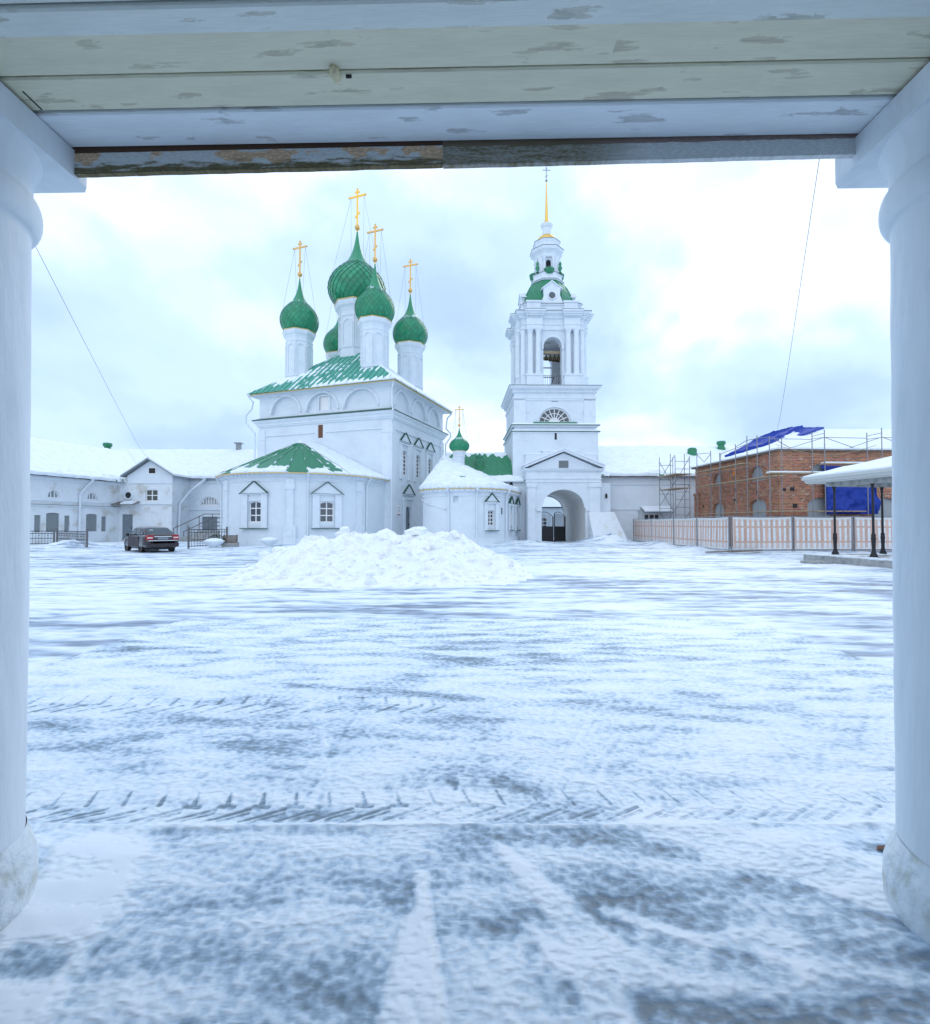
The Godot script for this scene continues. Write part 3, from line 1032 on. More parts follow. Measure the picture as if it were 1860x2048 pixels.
# snow lying on a surface: base point by (u, v), its normal, and a thickness that may be negative where the roof is bare
func snow_patch(parent: Node, at: Callable, nrm: Vector3, nu: int, nv: int, thick: Callable, called := "snow", sides := true) -> MeshInstance3D:
	var g := []
	for j in nv + 3:
		for i in nu + 3:
			var u := clampf(float(i - 1) / nu, 0, 1)
			var v := clampf(float(j - 1) / nv, 0, 1)
			var q: Vector3 = at.call(u, v)
			var t := -0.03
			if j > 0 and (not sides or (i > 0 and i < nu + 2 and j < nv + 2)):
				t = thick.call(u, v, q)
			g.append(q + nrm * t)
	var w := nu + 3
	var ns := []
	for j in nv + 3:
		for i in w:
			var a: Vector3 = g[j * w + mini(i + 1, w - 1)] - g[j * w + maxi(i - 1, 0)]
			var b: Vector3 = g[mini(j + 1, nv + 2) * w + i] - g[maxi(j - 1, 0) * w + i]
			var c := a.cross(b)
			ns.append(c.normalized() if c.length_squared() > 1e-12 else nrm)
	var m := nb()
	for j in nv + 2:
		for i in nu + 2:
			var k := j * w + i
			m.stri(g[k], g[k + 1], g[k + w + 1], ns[k], ns[k + 1], ns[k + w + 1])
			m.stri(g[k], g[k + w + 1], g[k + w], ns[k], ns[k + w + 1], ns[k + w])
	return part(parent, called, m, M.snow)

# sheet-metal panels with standing seams over the polygon a, b (eave) .. in order, counter-clockwise seen from above
func roof_panels(roof: Node, poly: Array, width: float, m: Material) -> void:
	var a: Vector3 = poly[0]
	var es: Vector3 = (poly[1] - a).normalized()
	var nn: Vector3 = es.cross(poly[poly.size() - 1] - a).normalized()
	var et := nn.cross(es)
	var flat := PackedVector2Array()
	for q in poly:
		flat.append(Vector2((q - a).dot(es), (q - a).dot(et)))
	var lo := INF
	var hi := -INF
	for q in flat:
		lo = minf(lo, q.x)
		hi = maxf(hi, q.x)
	var k := maxi(1, roundi((hi - lo) / width))
	for i in k:
		var s0 := lerpf(lo, hi, float(i) / k)
		var s1 := lerpf(lo, hi, float(i + 1) / k)
		for piece in Geometry2D.intersect_polygons(flat, PackedVector2Array([Vector2(s0 + 0.004, -50), Vector2(s1 - 0.004, -50), Vector2(s1 - 0.004, 50), Vector2(s0 + 0.004, 50)])):
			var b := nb(Transform3D(Basis(es, et, nn), a))
			if Geometry2D.is_polygon_clockwise(piece):
				piece.reverse()
			b.prism(piece, 0.0, 0.015 + 0.004 * (i % 3))
			var top := -INF
			var bot := INF
			for q in piece:
				if q.x > s1 - 0.01:
					top = maxf(top, q.y)
					bot = minf(bot, q.y)
			if top > bot:
				b.box(s1 - 0.025, s1 - 0.005, bot, top, 0.01, 0.06)
			part(roof, "panel", b, m)

func downpipe(parent: Node, pts: Array, r := 0.075) -> void:
	var b := nb()
	b.tube(pts, r, 8)
	var top: Vector3 = pts[0]
	b.lathe([Vector2(r, -0.05), Vector2(r * 2.2, 0.18), Vector2(r * 2.3, 0.24)], 10, top)
	part(parent, "downpipe", b, M.trim)

const ONION := [[0.70, 0.0], [0.80, 0.035], [0.885, 0.075], [0.95, 0.12], [0.99, 0.175], [1.0, 0.22], [0.985, 0.27], [0.94, 0.325], [0.86, 0.38], [0.74, 0.435], [0.6, 0.485], [0.47, 0.535], [0.365, 0.585], [0.285, 0.635], [0.215, 0.69], [0.155, 0.75], [0.105, 0.82], [0.065, 0.9], [0.035, 0.97], [0.03, 1.0]]

func onion_at(t: float) -> Vector2:
	for i in ONION.size() - 1:
		if t <= ONION[i + 1][1]:
			var k: float = (t - ONION[i][1]) / (ONION[i + 1][1] - ONION[i][1])
			return Vector2(lerpf(ONION[i][0], ONION[i + 1][0], k), t)
	return Vector2(ONION[-1][0], t)

func onion_dome(parent: Node, at: Vector3, rad: float, high: float, scales: int, cross: float, seed_: int, snowy := 0.25) -> void:
	var rng := RandomNumberGenerator.new()
	rng.seed = seed_
	var b := nb()
	b.colored = true
	b.tint = Color(0.02, 0.25, 0.12)
	var pr := []
	for q in ONION:
		pr.append(Vector2(q[0] * rad, q[1] * high))
	b.lathe(pr, 48)
	# lozenge scales over the bulb, each lower tip lifted
	var rows := []
	var t := 0.01
	while t < 0.56:
		rows.append(t)
		var q := onion_at(t)
		t += 0.62 * TAU * rad / scales * clampf(q.x, 0.35, 1.0) / high
	for i in range(1, rows.size() - 1):
		var c := onion_at(rows[i])
		var lo := onion_at(rows[i - 1])
		var up := onion_at(rows[i + 1])
		for k in scales:
			var th := TAU * (k + 0.5 * (i % 2)) / scales
			var dt := TAU / scales * 0.5
			var shade := rng.randf_range(0.82, 1.2)
			b.tint = Color(0.02 * shade, 0.25 * shade, 0.12 * shade)
			var P := func(q: Vector2, ang: float, out: float) -> Vector3:
				return Vector3(sin(ang) * (q.x * rad + out), q.y * high, cos(ang) * (q.x * rad + out))
			var e := rad * 0.024
			var p0: Vector3 = P.call(lo, th, e * 1.6)
			var p1: Vector3 = P.call(c, th + dt, e * 0.9)
			var p2: Vector3 = P.call(up, th, e * 0.25)
			var p3: Vector3 = P.call(c, th - dt, e * 0.9)
			b.tri(p0, p1, p2)
			b.tri(p0, p2, p3)
	var o := part(parent, "dome", b, M.dome)
	o.position = at
	var s := nb()
	var sp := []
	for i in 7:
		var tt := 0.455 + 0.1 * i / 6.0
		var q := onion_at(tt)
		sp.append(Vector2(q.x * rad + (0.02 + 0.03 * sin(PI * i / 6.0)) * rad * 0.5, q.y * high))
	s.lathe(sp, 40)
	for i in s.v.size():
		var q := s.v[i]
		var d := Vector3(q.x, 0, q.z).normalized()
		s.v[i] = q - d * maxf(0.0, 0.5 - snowy - noise_b.get_noise_3dv(d * 2.2 + Vector3(seed_, q.y * 1.4, 0))) * 0.22 * rad
	part(o, "snow", s, M.snow)
	var g := nb()
	g.ball(Vector3(0, high + 0.13 * cross, 0), 0.075 * cross, 8)
	g.tube([Vector3(0, high - 0.05, 0), Vector3(0, high + 0.1 * cross, 0)], 0.02 * cross, 6)
	part(o, "ball", g, M.brass)
	var y := high + 0.18 * cross
	cross_on(o, y, cross)
	for k in 4:
		var wr := nb()
		var side := -1.0 if k < 2 else 1.0
		var away := -1.0 if k % 2 == 0 else 1.0
		wr.tube([Vector3(side * 0.2 * cross, y + 0.78 * cross, 0), Vector3(side * rad * 0.62, high * 0.36, away * rad * 0.62)], 0.011, 3)
		part(o, "stay_wire", wr, M.wire)

func cross_on(o: Node, y: float, s: float) -> void:
	var c := nb()
	var t := 0.022 * s
	c.box(-t, t, y, y + s, -t * 0.7, t * 0.7)
	c.box(-0.25 * s, 0.25 * s, y + 0.78 * s, y + 0.83 * s, -t * 0.6, t * 0.6)
	c.box(-0.075 * s, 0.075 * s, y + 0.9 * s, y + 0.945 * s, -t * 0.6, t * 0.6)
	c.T = Transform3D(Basis(Vector3.BACK, deg_to_rad(42)), Vector3(0, y + 0.3 * s, 0))
	c.box(-0.1 * s, 0.1 * s, -0.02 * s, 0.02 * s, -t * 0.55, t * 0.55)
	c.T = Transform3D.IDENTITY
	for e in [Vector2(-0.25, 0.805), Vector2(0.25, 0.805), Vector2(0, 1.0)]:
		c.ball(Vector3(e.x * s, y + e.y * s, 0), 0.03 * s, 5)
	part(o, "cross", c, M.gold if s > 3.4 else M.brass)

func drum(parent: Node, at: Vector3, r: float, y0: float, y1: float) -> void:
	var b := nb()
	var f := r / 1.25
	var o8 := PI / 8
	b.lathe([Vector2(r * 1.06, y0), Vector2(r * 1.06, y0 + 1.0), Vector2(r, y0 + 1.06), Vector2(r, y1 - 1.15 * f), Vector2(r * 1.05, y1 - 1.1 * f), Vector2(r * 1.05, y1 - 1.0 * f), Vector2(r * 1.0, y1 - 0.96 * f), Vector2(r * 1.02, y1 - 0.8 * f), Vector2(r * 1.1, y1 - 0.55 * f), Vector2(r * 1.2, y1 - 0.42 * f), Vector2(r * 1.26, y1 - 0.2 * f), Vector2(r * 1.26, y1 - 0.1 * f)], 8, Vector3.ZERO, false, o8, TAU + o8)
	var o := part(parent, "drum", b, M.trim)
	o.position = at
	var g := nb()
	g.lathe([Vector2(r * 1.27, y1 - 0.1 * f), Vector2(r * 1.28, y1 - 0.02 * f), Vector2(r * 0.8, y1 + 0.06 * f)], 8, Vector3.ZERO, false, o8, TAU + o8)
	part(o, "rim", g, M.cream)
	for k in 8:
		var q := nb(Transform3D(Basis(Vector3.UP, TAU * k / 8.0), Vector3.ZERO) * Transform3D(Basis.IDENTITY, Vector3(0, 0, r * cos(PI / 8))))
		var w := r * 0.25
		var yb := y0 + 1.35
		var yt := y1 - 1.75 * f
		q.box(-w - 0.1 * f, -w, yb, yt, 0, 0.07)
		q.box(w, w + 0.1 * f, yb, yt, 0, 0.07)
		q.archband(0, yt, w, w * 1.1, 0.1 * f, 0, 0.08, 8)
		q.box(-w - 0.16 * f, w + 0.16 * f, yb - 0.14, yb, 0, 0.1)
		q.box(-w * 0.45, w * 0.45, yb + 0.1, yt - 0.1, -0.02, 0.012)
		part(o, "niche", q, M.trim)
	for k in 8:
		var q := nb(Transform3D(Basis(Vector3.UP, TAU * (k + 0.5) / 8.0), Vector3(0, 0, 0)))
		q.tube([Vector3(0, y0 + 1.0, r * 0.99), Vector3(0, y1 - 1.1 * f, r * 0.99)], 0.06 * f, 6)
		part(o, "corner_rib", q, M.trim)

# ---------------------------------------------------------------- the church
func make_church() -> void:
	var t := thing("church", "white five-domed church with green onion domes and a round snowy apse", "church", Vector3(-6.28, 0, -42), -19.3)
	var W := 13.7
	var D := 11.8
	var north := Transform3D(Basis(Vector3(0, 0, -1), Vector3.UP, Vector3.RIGHT), Vector3.ZERO)
	# walls
	var e := nb()
	e.facade(-W, 0, 0, 11.25, [[-7.32, -6.68, 9.2, 10.5, 0.0]], 0.3)
	e.facade(-W, 0, 11.25, 13.5, [[-12.26, -9.16, 11.6, 13.24, 1.5], [-8.38, -5.21, 11.6, 13.24, 1.5], [-4.48, -1.21, 11.6, 13.24, 1.5]], 0.2)
	for a in [[-12.3, -9.1], [-8.4, -7.22], [-6.2, -5.2], [-4.5, -1.2]]:
		e.quad(Vector3(a[0], 11.6, -0.2), Vector3(a[1], 11.6, -0.2), Vector3(a[1], 13.3, -0.2), Vector3(a[0], 13.3, -0.2))
	e.quad(Vector3(-7.22, 12.98, -0.2), Vector3(-6.2, 12.98, -0.2), Vector3(-6.2, 13.3, -0.2), Vector3(-7.22, 13.3, -0.2))
	e.quad(Vector3(-7.22, 11.6, -0.2), Vector3(-6.2, 11.6, -0.2), Vector3(-6.2, 11.75, -0.2), Vector3(-7.22, 11.75, -0.2))
	part(t, "wall", e, M.wall)
	var n := nb(north)
	n.facade(0, D, 0, 4.9, [[2.85, 4.05, 0.3, 3.2, 0.55]], 0.3)
	n.facade(0, D, 4.9, 11.25, [[2.2, 3.2, 5.98, 8.12, 0.35], [5.0, 6.0, 5.98, 8.12, 0.35], [7.85, 8.85, 5.98, 8.12, 0.35]], 0.3)
	n.facade(0, D, 11.25, 13.5, [[0.6, 3.45, 11.6, 13.24, 1.45], [4.1, 7.1, 11.6, 13.24, 1.45], [7.7, 10.7, 11.6, 13.24, 1.45]], 0.14)
	n.quad(Vector3(0.5, 11.5, -0.14), Vector3(11.0, 11.5, -0.14), Vector3(11.0, 13.4, -0.14), Vector3(0.5, 13.4, -0.14))
	part(t, "wall", n, M.wall)
	var w := nb()
	w.quad(Vector3(-W, 0, -D), Vector3(-W, 0, 0), Vector3(-W, 13.5, 0), Vector3(-W, 13.5, -D))
	part(t, "wall", w, M.wall)
	w = nb()
	w.quad(Vector3(0, 0, -D), Vector3(-W, 0, -D), Vector3(-W, 13.5, -D), Vector3(0, 13.5, -D))
	part(t, "wall", w, M.wall)
	# corner pilasters
	for a in [[-0.75, 0.09, -0.75, 0.09], [-W - 0.09, -W + 0.7, -0.5, 0.09], [-0.5, 0.09, -D - 0.09, -D + 0.75]]:
		part(t, "pilaster", boxes([[a[0], a[1], 0, 10.3, a[2], a[3]], [a[0] - 0.05, a[1] + 0.05, 0, 0.9, a[2] - 0.05, a[3] + 0.05], [a[0] - 0.04, a[1] + 0.04, 9.35, 9.5, a[2] - 0.04, a[3] + 0.04]]), M.trim)
	# cornices
	var c := nb()
	c.ring(-W, 0, -D, 0, [Vector2(0, 10.54), Vector2(0.12, 10.57), Vector2(0.12, 10.66), Vector2(0.2, 10.7), Vector2(0.22, 10.86), Vector2(0.34, 10.96), Vector2(0.42, 11.12), Vector2(0.46, 11.14)])
	c.box(-W - 0.1, -7.6, 9.7, 9.82, 0, 0.1)
	c.box(-6.4, 0.1, 9.7, 9.82, 0, 0.1)
	c.box(0.0, 0.1, 9.7, 9.82, -D, 0)
	part(t, "cornice", c, M.trim)
	c = nb()
	c.ring(-W, 0, -D, 0, [Vector2(0.46, 11.14), Vector2(0.5, 11.15), Vector2(0.5, 11.22), Vector2(0.03, 11.42), Vector2(-0.1, 11.42)])
	part(t, "ledge", c, M.ledge, "green metal ledge")
	c = nb()
	c.ring(-W, 0, -D, 0, [Vector2(0, 13.3), Vector2(0.1, 13.34), Vector2(0.1, 13.42), Vector2(0.22, 13.47), Vector2(0.7, 13.48)])
	part(t, "cornice", c, M.trim)
	c = nb()
	c.ring(-W, 0, -D, 0, [Vector2(0.7, 13.475), Vector2(0.78, 13.48), Vector2(0.78, 13.64), Vector2(0.7, 13.66)])
	part(t, "fascia", c, M.cream, "yellow eave board")
	for a in [[-10.71, 1.55, 1.5], [-6.795, 1.585, 1.5], [-2.845, 1.635, 1.5]]:
		var b := nb()
		b.archband(a[0], 11.74, a[1], a[2], 0.16, 0, 0.13)
		part(t, "blind_arch", b, M.trim)
	for a in [[2.02, 1.43, 1.45], [5.6, 1.5, 1.45], [9.2, 1.5, 1.45]]:
		var b := nb(north)
		b.archband(a[0], 11.79, a[1], a[2], 0.16, 0, 0.13)
		part(t, "blind_arch", b, M.trim)
	# windows
	window(t, Transform3D(Basis.IDENTITY, Vector3(-7.0, 9.2, 0)), 0.64, 1.3, 0, 1, 1, 0.1, {}, M.brown)
	var aw := window(t, Transform3D(Basis.IDENTITY, Vector3(-6.71, 11.75, -0.2)), 1.0, 1.23, 0, 1, 1, 0.1, {}, M.frame)
	part(aw, "surround", boxes([[-0.66, -0.5, -0.1, 1.36, 0, 0.08], [0.5, 0.66, -0.1, 1.36, 0, 0.08], [-0.5, 0.5, 1.23, 1.36, 0, 0.08], [-0.74, 0.74, -0.2, -0.1, 0, 0.14]]), M.trim)
	for x in [2.7, 5.5, 8.35]:
		window(t, north * Transform3D(Basis.IDENTITY, Vector3(x, 5.98, 0)), 1.0, 2.14, 0.35, 2, 6, 0.2, {"sur": 0.5, "ped": [2.15, 2.92, 3.8]})
	# north door
	var dr := nb()
	dr.prism(arch_poly(1.2, 2.9, 0.55), -0.25, -0.18)
	dr.box(-0.6, 0.6, 0.9, 1.0, -0.18, -0.15)
	dr.box(-0.6, 0.6, 2.0, 2.1, -0.18, -0.15)
	var d := part(t, "door", dr, M.door, "arched grey metal door")
	d.transform = north * Transform3D(Basis.IDENTITY, Vector3(3.45, 0.3, 0))
	part(d, "surround", boxes([[-1.1, -0.68, -0.3, 3.5, 0, 0.1], [0.68, 1.1, -0.3, 3.5, 0, 0.1], [-1.15, 1.15, 3.5, 3.64, 0, 0.15]]), M.trim)
	part(d, "handle", boxes([[0.38, 0.43, 1.2, 1.35, -0.18, -0.1]]), M.iron)
	pediment(d, 2.5, 3.95, 4.9)
	var nt := nb(north)
	nt.box(1.15, 1.84, 2.35, 3.2, 0.0, 0.04)
	var notice := part(t, "notice_board", nt, M.frame, "white notice board beside the door")
	var bar := nb(north)
	for k in 4:
		bar.box(1.25, 1.74 - 0.1 * (k % 2), 3.02 - k * 0.12, 3.05 - k * 0.12, 0.04, 0.046)
	part(notice, "print", bar, M.shutter)
	var red := nb(north)
	red.box(1.2, 1.79, 2.38, 2.46, 0.04, 0.046)
	part(notice, "print", red, plain(0.3, 0.08, 0.08))
	# roof
	var ex0 := -W - 0.82
	var ex1 := 0.82
	var ez0 := -D - 0.82
	var ez1 := 0.82
	var ye := 13.6
	var top := Vector3(-6.85, 19.35, -5.9)
	var A := Vector3(ex0, ye, ez1)
	var B := Vector3(ex1, ye, ez1)
	var C := Vector3(ex1, ye, ez0)
	var F := Vector3(ex0, ye, ez0)
	var rb := nb()
	for f in [[A, B], [B, C], [C, F], [F, A]]:
		rb.tri(f[0] - Vector3(0, 0.03, 0), f[1] - Vector3(0, 0.03, 0), top - Vector3(0, 0.03, 0))
	rb.quad(F - Vector3(0, 0.06, 0), C - Vector3(0, 0.06, 0), B - Vector3(0, 0.06, 0), A - Vector3(0, 0.06, 0))
	var roof := part(t, "roof", rb, M.green)
	roof_panels(roof, [A, B, top], 0.6, M.teal)
	roof_panels(roof, [B, C, top], 0.6, M.teal)
	var nE := (B - A).cross(top - A).normalized()
	var sE := func(u: float, v: float, q: Vector3) -> float:
		var s := q.x - A.x
		var seam := absf(fposmod(s / 0.6, 1.0) - 0.5) * 2.0
		var nz := noise_b.get_noise_2d(s * 1.1, v * 9.0) * 0.1 + noise_a.get_noise_2d(s * 0.35, v * 2.5 + 9) * 0.1
		var edge := 0.075 * smoothstep(0.6, 0.05, (s / 15.3)) * smoothstep(0.05, 0.3, v) * smoothstep(0.7, 0.35, v)
		var low := 0.08 * smoothstep(0.16, 0.0, v) * smoothstep(0.3, 0.75, u)
		return -0.036 + 0.085 * pow(seam, 1.6) * (0.75 + 5.0 * maxf(nz, -0.06)) + nz * 0.3 + edge + low - 0.05 * smoothstep(0.25, 0.05, s / 15.3) * smoothstep(0.2, 0.0, v)
	snow_patch(roof, func(u: float, v: float) -> Vector3: return A.lerp(B, u).lerp(top, v * 0.985), nE, 150, 60, sE)
	var nN := (C - B).cross(top - B).normalized()
	var sN := func(u: float, v: float, q: Vector3) -> float:
		var seam := absf(fposmod((B.z - q.z) / 0.6, 1.0) - 0.5) * 2.0
		return 0.09 + 0.05 * noise_b.get_noise_2d(q.z * 1.2, v * 5.0) + 0.03 * seam - 0.16 * smoothstep(0.25, 0.5, noise_a.get_noise_2d(q.z * 0.5, v * 4.0 + 5))
	snow_patch(roof, func(u: float, v: float) -> Vector3: return B.lerp(C, u).lerp(top, v * 0.985), nN, 90, 40, sN)
	# drums, domes, crosses
	for a in [[-11.25, -2.5], [-2.97, -2.5], [-2.55, -9.1], [-11.1, -9.3]]:
		drum(t, Vector3(a[0], 0, a[1]), 1.26, 14.4, 20.1)
		onion_dome(t, Vector3(a[0], 20.05, a[1]), 1.78, 5.42, 26, 3.1, int(a[0] * 10 + a[1] * 7), 0.22)
	drum(t, Vector3(-6.95, 0, -5.9), 1.78, 17.6, 23.55)
	onion_dome(t, Vector3(-6.95, 23.48, -5.9), 2.82, 7.6, 28, 3.75, 8, 0.1)
	# downpipes
	downpipe(t, [Vector3(-14.3, 13.35, 0.75), Vector3(-14.0, 12.9, 0.5), Vector3(-14.3, 12.3, 0.35), Vector3(-14.75, 11.7, 0.6), Vector3(-14.75, 11.0, 0.6), Vector3(-13.95, 10.0, 0.28), Vector3(-13.95, 0.3, 0.28)])
	downpipe(t, [Vector3(0.55, 13.4, 0.55), Vector3(0.3, 12.9, 0.35), Vector3(0.28, 11.6, 0.3), Vector3(0.5, 11.3, 0.55), Vector3(0.5, 11.0, 0.55), Vector3(0.22, 10.2, 0.22), Vector3(0.22, 0.3, 0.22)])
	downpipe(t, [Vector3(0.7, 13.35, -12.4), Vector3(0.4, 12.9, -12.1), Vector3(0.3, 11.8, -12.0), Vector3(0.7, 11.3, -12.3), Vector3(0.7, 10.9, -12.3), Vector3(0.25, 10.1, -12.0), Vector3(0.25, 0.3, -12.0)])
	make_apse(t)
	make_chapel()

# a wall that runs straight back at both ends of a half circle
func bend(cx: float, cz: float, r: float) -> Callable:
	return func(q: Vector3) -> Vector3:
		var half := PI * r / 2
		var rr := r + q.z
		if q.x > half:
			return Vector3(cx + rr, q.y, cz - (q.x - half))
		if q.x < -half:
			return Vector3(cx - rr, q.y, cz + (q.x + half))
		return Vector3(cx + rr * sin(q.x / r), q.y, cz + rr * cos(q.x / r))

func on_round(cx: float, cz: float, r: float, deg: float, y: float) -> Transform3D:
	var a := deg_to_rad(deg)
	return Transform3D(Basis(Vector3.UP, a), Vector3(cx + r * sin(a), y, cz + r * cos(a)))

# a half-round building: wall, openings by [angle, width, y0, y1, rise], cornice and fan roof
func half_round(t: Node, cx: float, cz: float, r: float, eave: float, tail_l: float, tail_r: float, ops: Array, apex: Vector3, over: float, snow: Callable) -> void:
	var half := PI * r / 2
	var b := nb()
	b.warp = bend(cx, cz, r)
	var oo := []
	for o in ops:
		var s := deg_to_rad(o[0]) * r
		oo.append([s - o[1] / 2, s + o[1] / 2, o[2], o[3], o[4]])
	b.facade(-half - tail_l, half + tail_r, 0, eave, oo, 0.28, 0.16)
	part(t, "wall", b, M.wall)
	var c := nb()
	c.warp = bend(cx, cz, r)
	var prof := [Vector2(0, eave - 0.62), Vector2(0.06, eave - 0.6), Vector2(0.06, eave - 0.5), Vector2(0.0, eave - 0.48), Vector2(0.02, eave - 0.34), Vector2(0.14, eave - 0.3), Vector2(0.2, eave - 0.12), Vector2(over - 0.1, eave - 0.1)]
	var k := ceili((PI * r + tail_l + tail_r) / 0.2)
	for i in k:
		var s0 := lerpf(-half - tail_l, half + tail_r, float(i) / k)
		var s1 := lerpf(-half - tail_l, half + tail_r, float(i + 1) / k)
		for j in prof.size() - 1:
			c.quad(Vector3(s0, prof[j].y, prof[j].x), Vector3(s1, prof[j].y, prof[j].x), Vector3(s1, prof[j + 1].y, prof[j + 1].x), Vector3(s0, prof[j + 1].y, prof[j + 1].x))
		if i % 2 == 0:
			c.box(s0, s1, eave - 0.24, eave - 0.12, 0.14, 0.27)
	part(t, "cornice", c, M.trim)
	c = nb()
	c.warp = bend(cx, cz, r)
	c.box(-half - tail_l, half + tail_r, eave - 0.1, eave - 0.01, over - 0.14, over - 0.02, 0.2)
	part(t, "fascia", c, M.cream, "yellow eave board")
	c = nb()
	c.warp = bend(cx, cz, r)
	c.box(-half - tail_l, half + tail_r, 0, 0.55, 0, 0.1, 0.2)
	part(t, "plinth", c, M.wall)
	# fan roof of flat sheets
	var fn := bend(cx, cz, r)
	var edge := []
	var kk := 14
	if tail_l > 0:
		edge.append(fn.call(Vector3(-half - tail_l, eave, over)))
	for i in kk + 1:
		edge.append(fn.call(Vector3(lerpf(-half, half, float(i) / kk), eave, over)))
	if tail_r > 0:
		edge.append(fn.call(Vector3(half + tail_r, eave, over)))
	var base := nb()
	for i in edge.size() - 1:
		base.tri(edge[i], edge[i + 1], apex - Vector3(0, 0.02, 0))
		base.tri(edge[i + 1] - Vector3(0, 0.04, 0), edge[i] - Vector3(0, 0.04, 0), Vector3(cx, eave - 0.04, cz - tail_r * 0.5))
	var roof := part(t, "roof", base, M.green)
	for i in edge.size() - 1:
		var p0: Vector3 = edge[i]
		var p1: Vector3 = edge[i + 1]
		var nn := (p1 - p0).cross(apex - p0).normalized()
		var q := nb()
		q.tri(p0.lerp(p1, 0.01) + nn * 0.02, p0.lerp(p1, 0.99) + nn * 0.02, apex + nn * 0.02)
		q.tube([p1 + nn * 0.03, apex + nn * 0.03], 0.035, 5)
		part(roof, "panel", q, M.green)
		var ang := rad_to_deg(atan2((p0.x + p1.x) / 2 - cx, (p0.z + p1.z) / 2 - cz))
		var ii := i
		snow_patch(roof, func(u: float, v: float) -> Vector3: return p0.lerp(p1, u).lerp(apex, v * 0.995), Vector3.UP, 22, 44, func(u: float, v: float, w: Vector3) -> float: return snow.call(ang, u, v, w, ii), "snow", false)

func make_apse(t: Node) -> void:
	var cx := -6.85
	var cz := 2.2
	var r := 6.3
	var snow := func(ang: float, u: float, v: float, q: Vector3, i: int) -> float:
		var nz := noise_b.get_noise_3dv(q * 0.9) * 0.16 + noise_a.get_noise_3dv(q * 2.2) * 0.06
		var bare := smoothstep(-72, -50, ang) * (1.0 - smoothstep(46, 72, ang))
		var seam := pow(absf(u - 0.5) * 2.0, 6.0)
		var line := 0.16 + 0.3 * noise_a.get_noise_1d(i * 3.7)
		var strip := bare * smoothstep(line - 0.16, line + 0.08, v) * (1.0 - smoothstep(0.9, 0.97, v))
		var fade := bare * 0.05 * smoothstep(-20, -60, ang)
		return 0.13 + nz * 0.55 - strip * (0.26 - 0.2 * seam) - fade
	half_round(t, cx, cz, r, 5.3, 2.2, 2.2, [[3.3, 1.05, 1.72, 3.25, 0.2], [51.0, 1.05, 1.72, 3.25, 0.2]], Vector3(-7.35, 8.55, 2.3), 0.55, snow)
	# ridge from the fan's apex back to the wall
	var rr := nb()
	rr.tri(Vector3(-6.85 - 6.85, 5.3, 0), Vector3(-7.35, 8.55, 2.3), Vector3(-7.35, 8.75, 0))
	rr.tri(Vector3(0, 5.3, 0), Vector3(-7.35, 8.75, 0), Vector3(-7.35, 8.55, 2.3))
	part(t, "roof_back", rr, M.snow)
	var sb := func(p0: Vector3, p1: Vector3, p2: Vector3) -> void:
		var nn := (p1 - p0).cross(p2 - p0).normalized()
		snow_patch(t, func(u: float, v: float) -> Vector3: return p0.lerp(p1, u).lerp(p2, v * 0.98), nn, 20, 30, func(_u: float, _v: float, q: Vector3) -> float: return 0.1 + 0.08 * noise_b.get_noise_3dv(q), "roof_snow")
	sb.call(Vector3(0.0, 5.3, 0.02), Vector3(-7.35, 8.75, 0.02), Vector3(-7.35, 8.55, 2.3))
	for a in [3.3, 51.0]:
		window(t, on_round(cx, cz, r, a, 1.72), 1.05, 1.53, 0.2, 2, 3, 0.2, {"sur": 0.55, "ped": [2.5, 2.08, 3.0], "sill": [2.3, -0.42]}, M.glass)
	for a in [-26.0, 27.5, 75.5]:
		var T := on_round(cx, cz, r, a, 0)
		var p := part(t, "pilaster", boxes([[-0.24, 0.24, 0.5, 4.1, -0.05, 0.12], [-0.34, 0.34, 4.1, 4.5, -0.05, 0.18], [-0.28, 0.28, 4.5, 4.85, -0.05, 0.14], [-0.42, 0.42, 0.0, 1.5, -0.05, 0.2], [-0.2, 0.2, 0.75, 1.25, 0.1, 0.25]]), M.trim)
		p.transform = T
	for a in [38.5, -43.0, 83.0]:
		var a1 := on_round(cx, cz, r + 0.42, a, 5.1).origin
		var a2 := on_round(cx, cz, r + 0.1, a, 4.65).origin
		downpipe(t, [a1, a2, Vector3(a2.x, 0.2, a2.z)], 0.06)

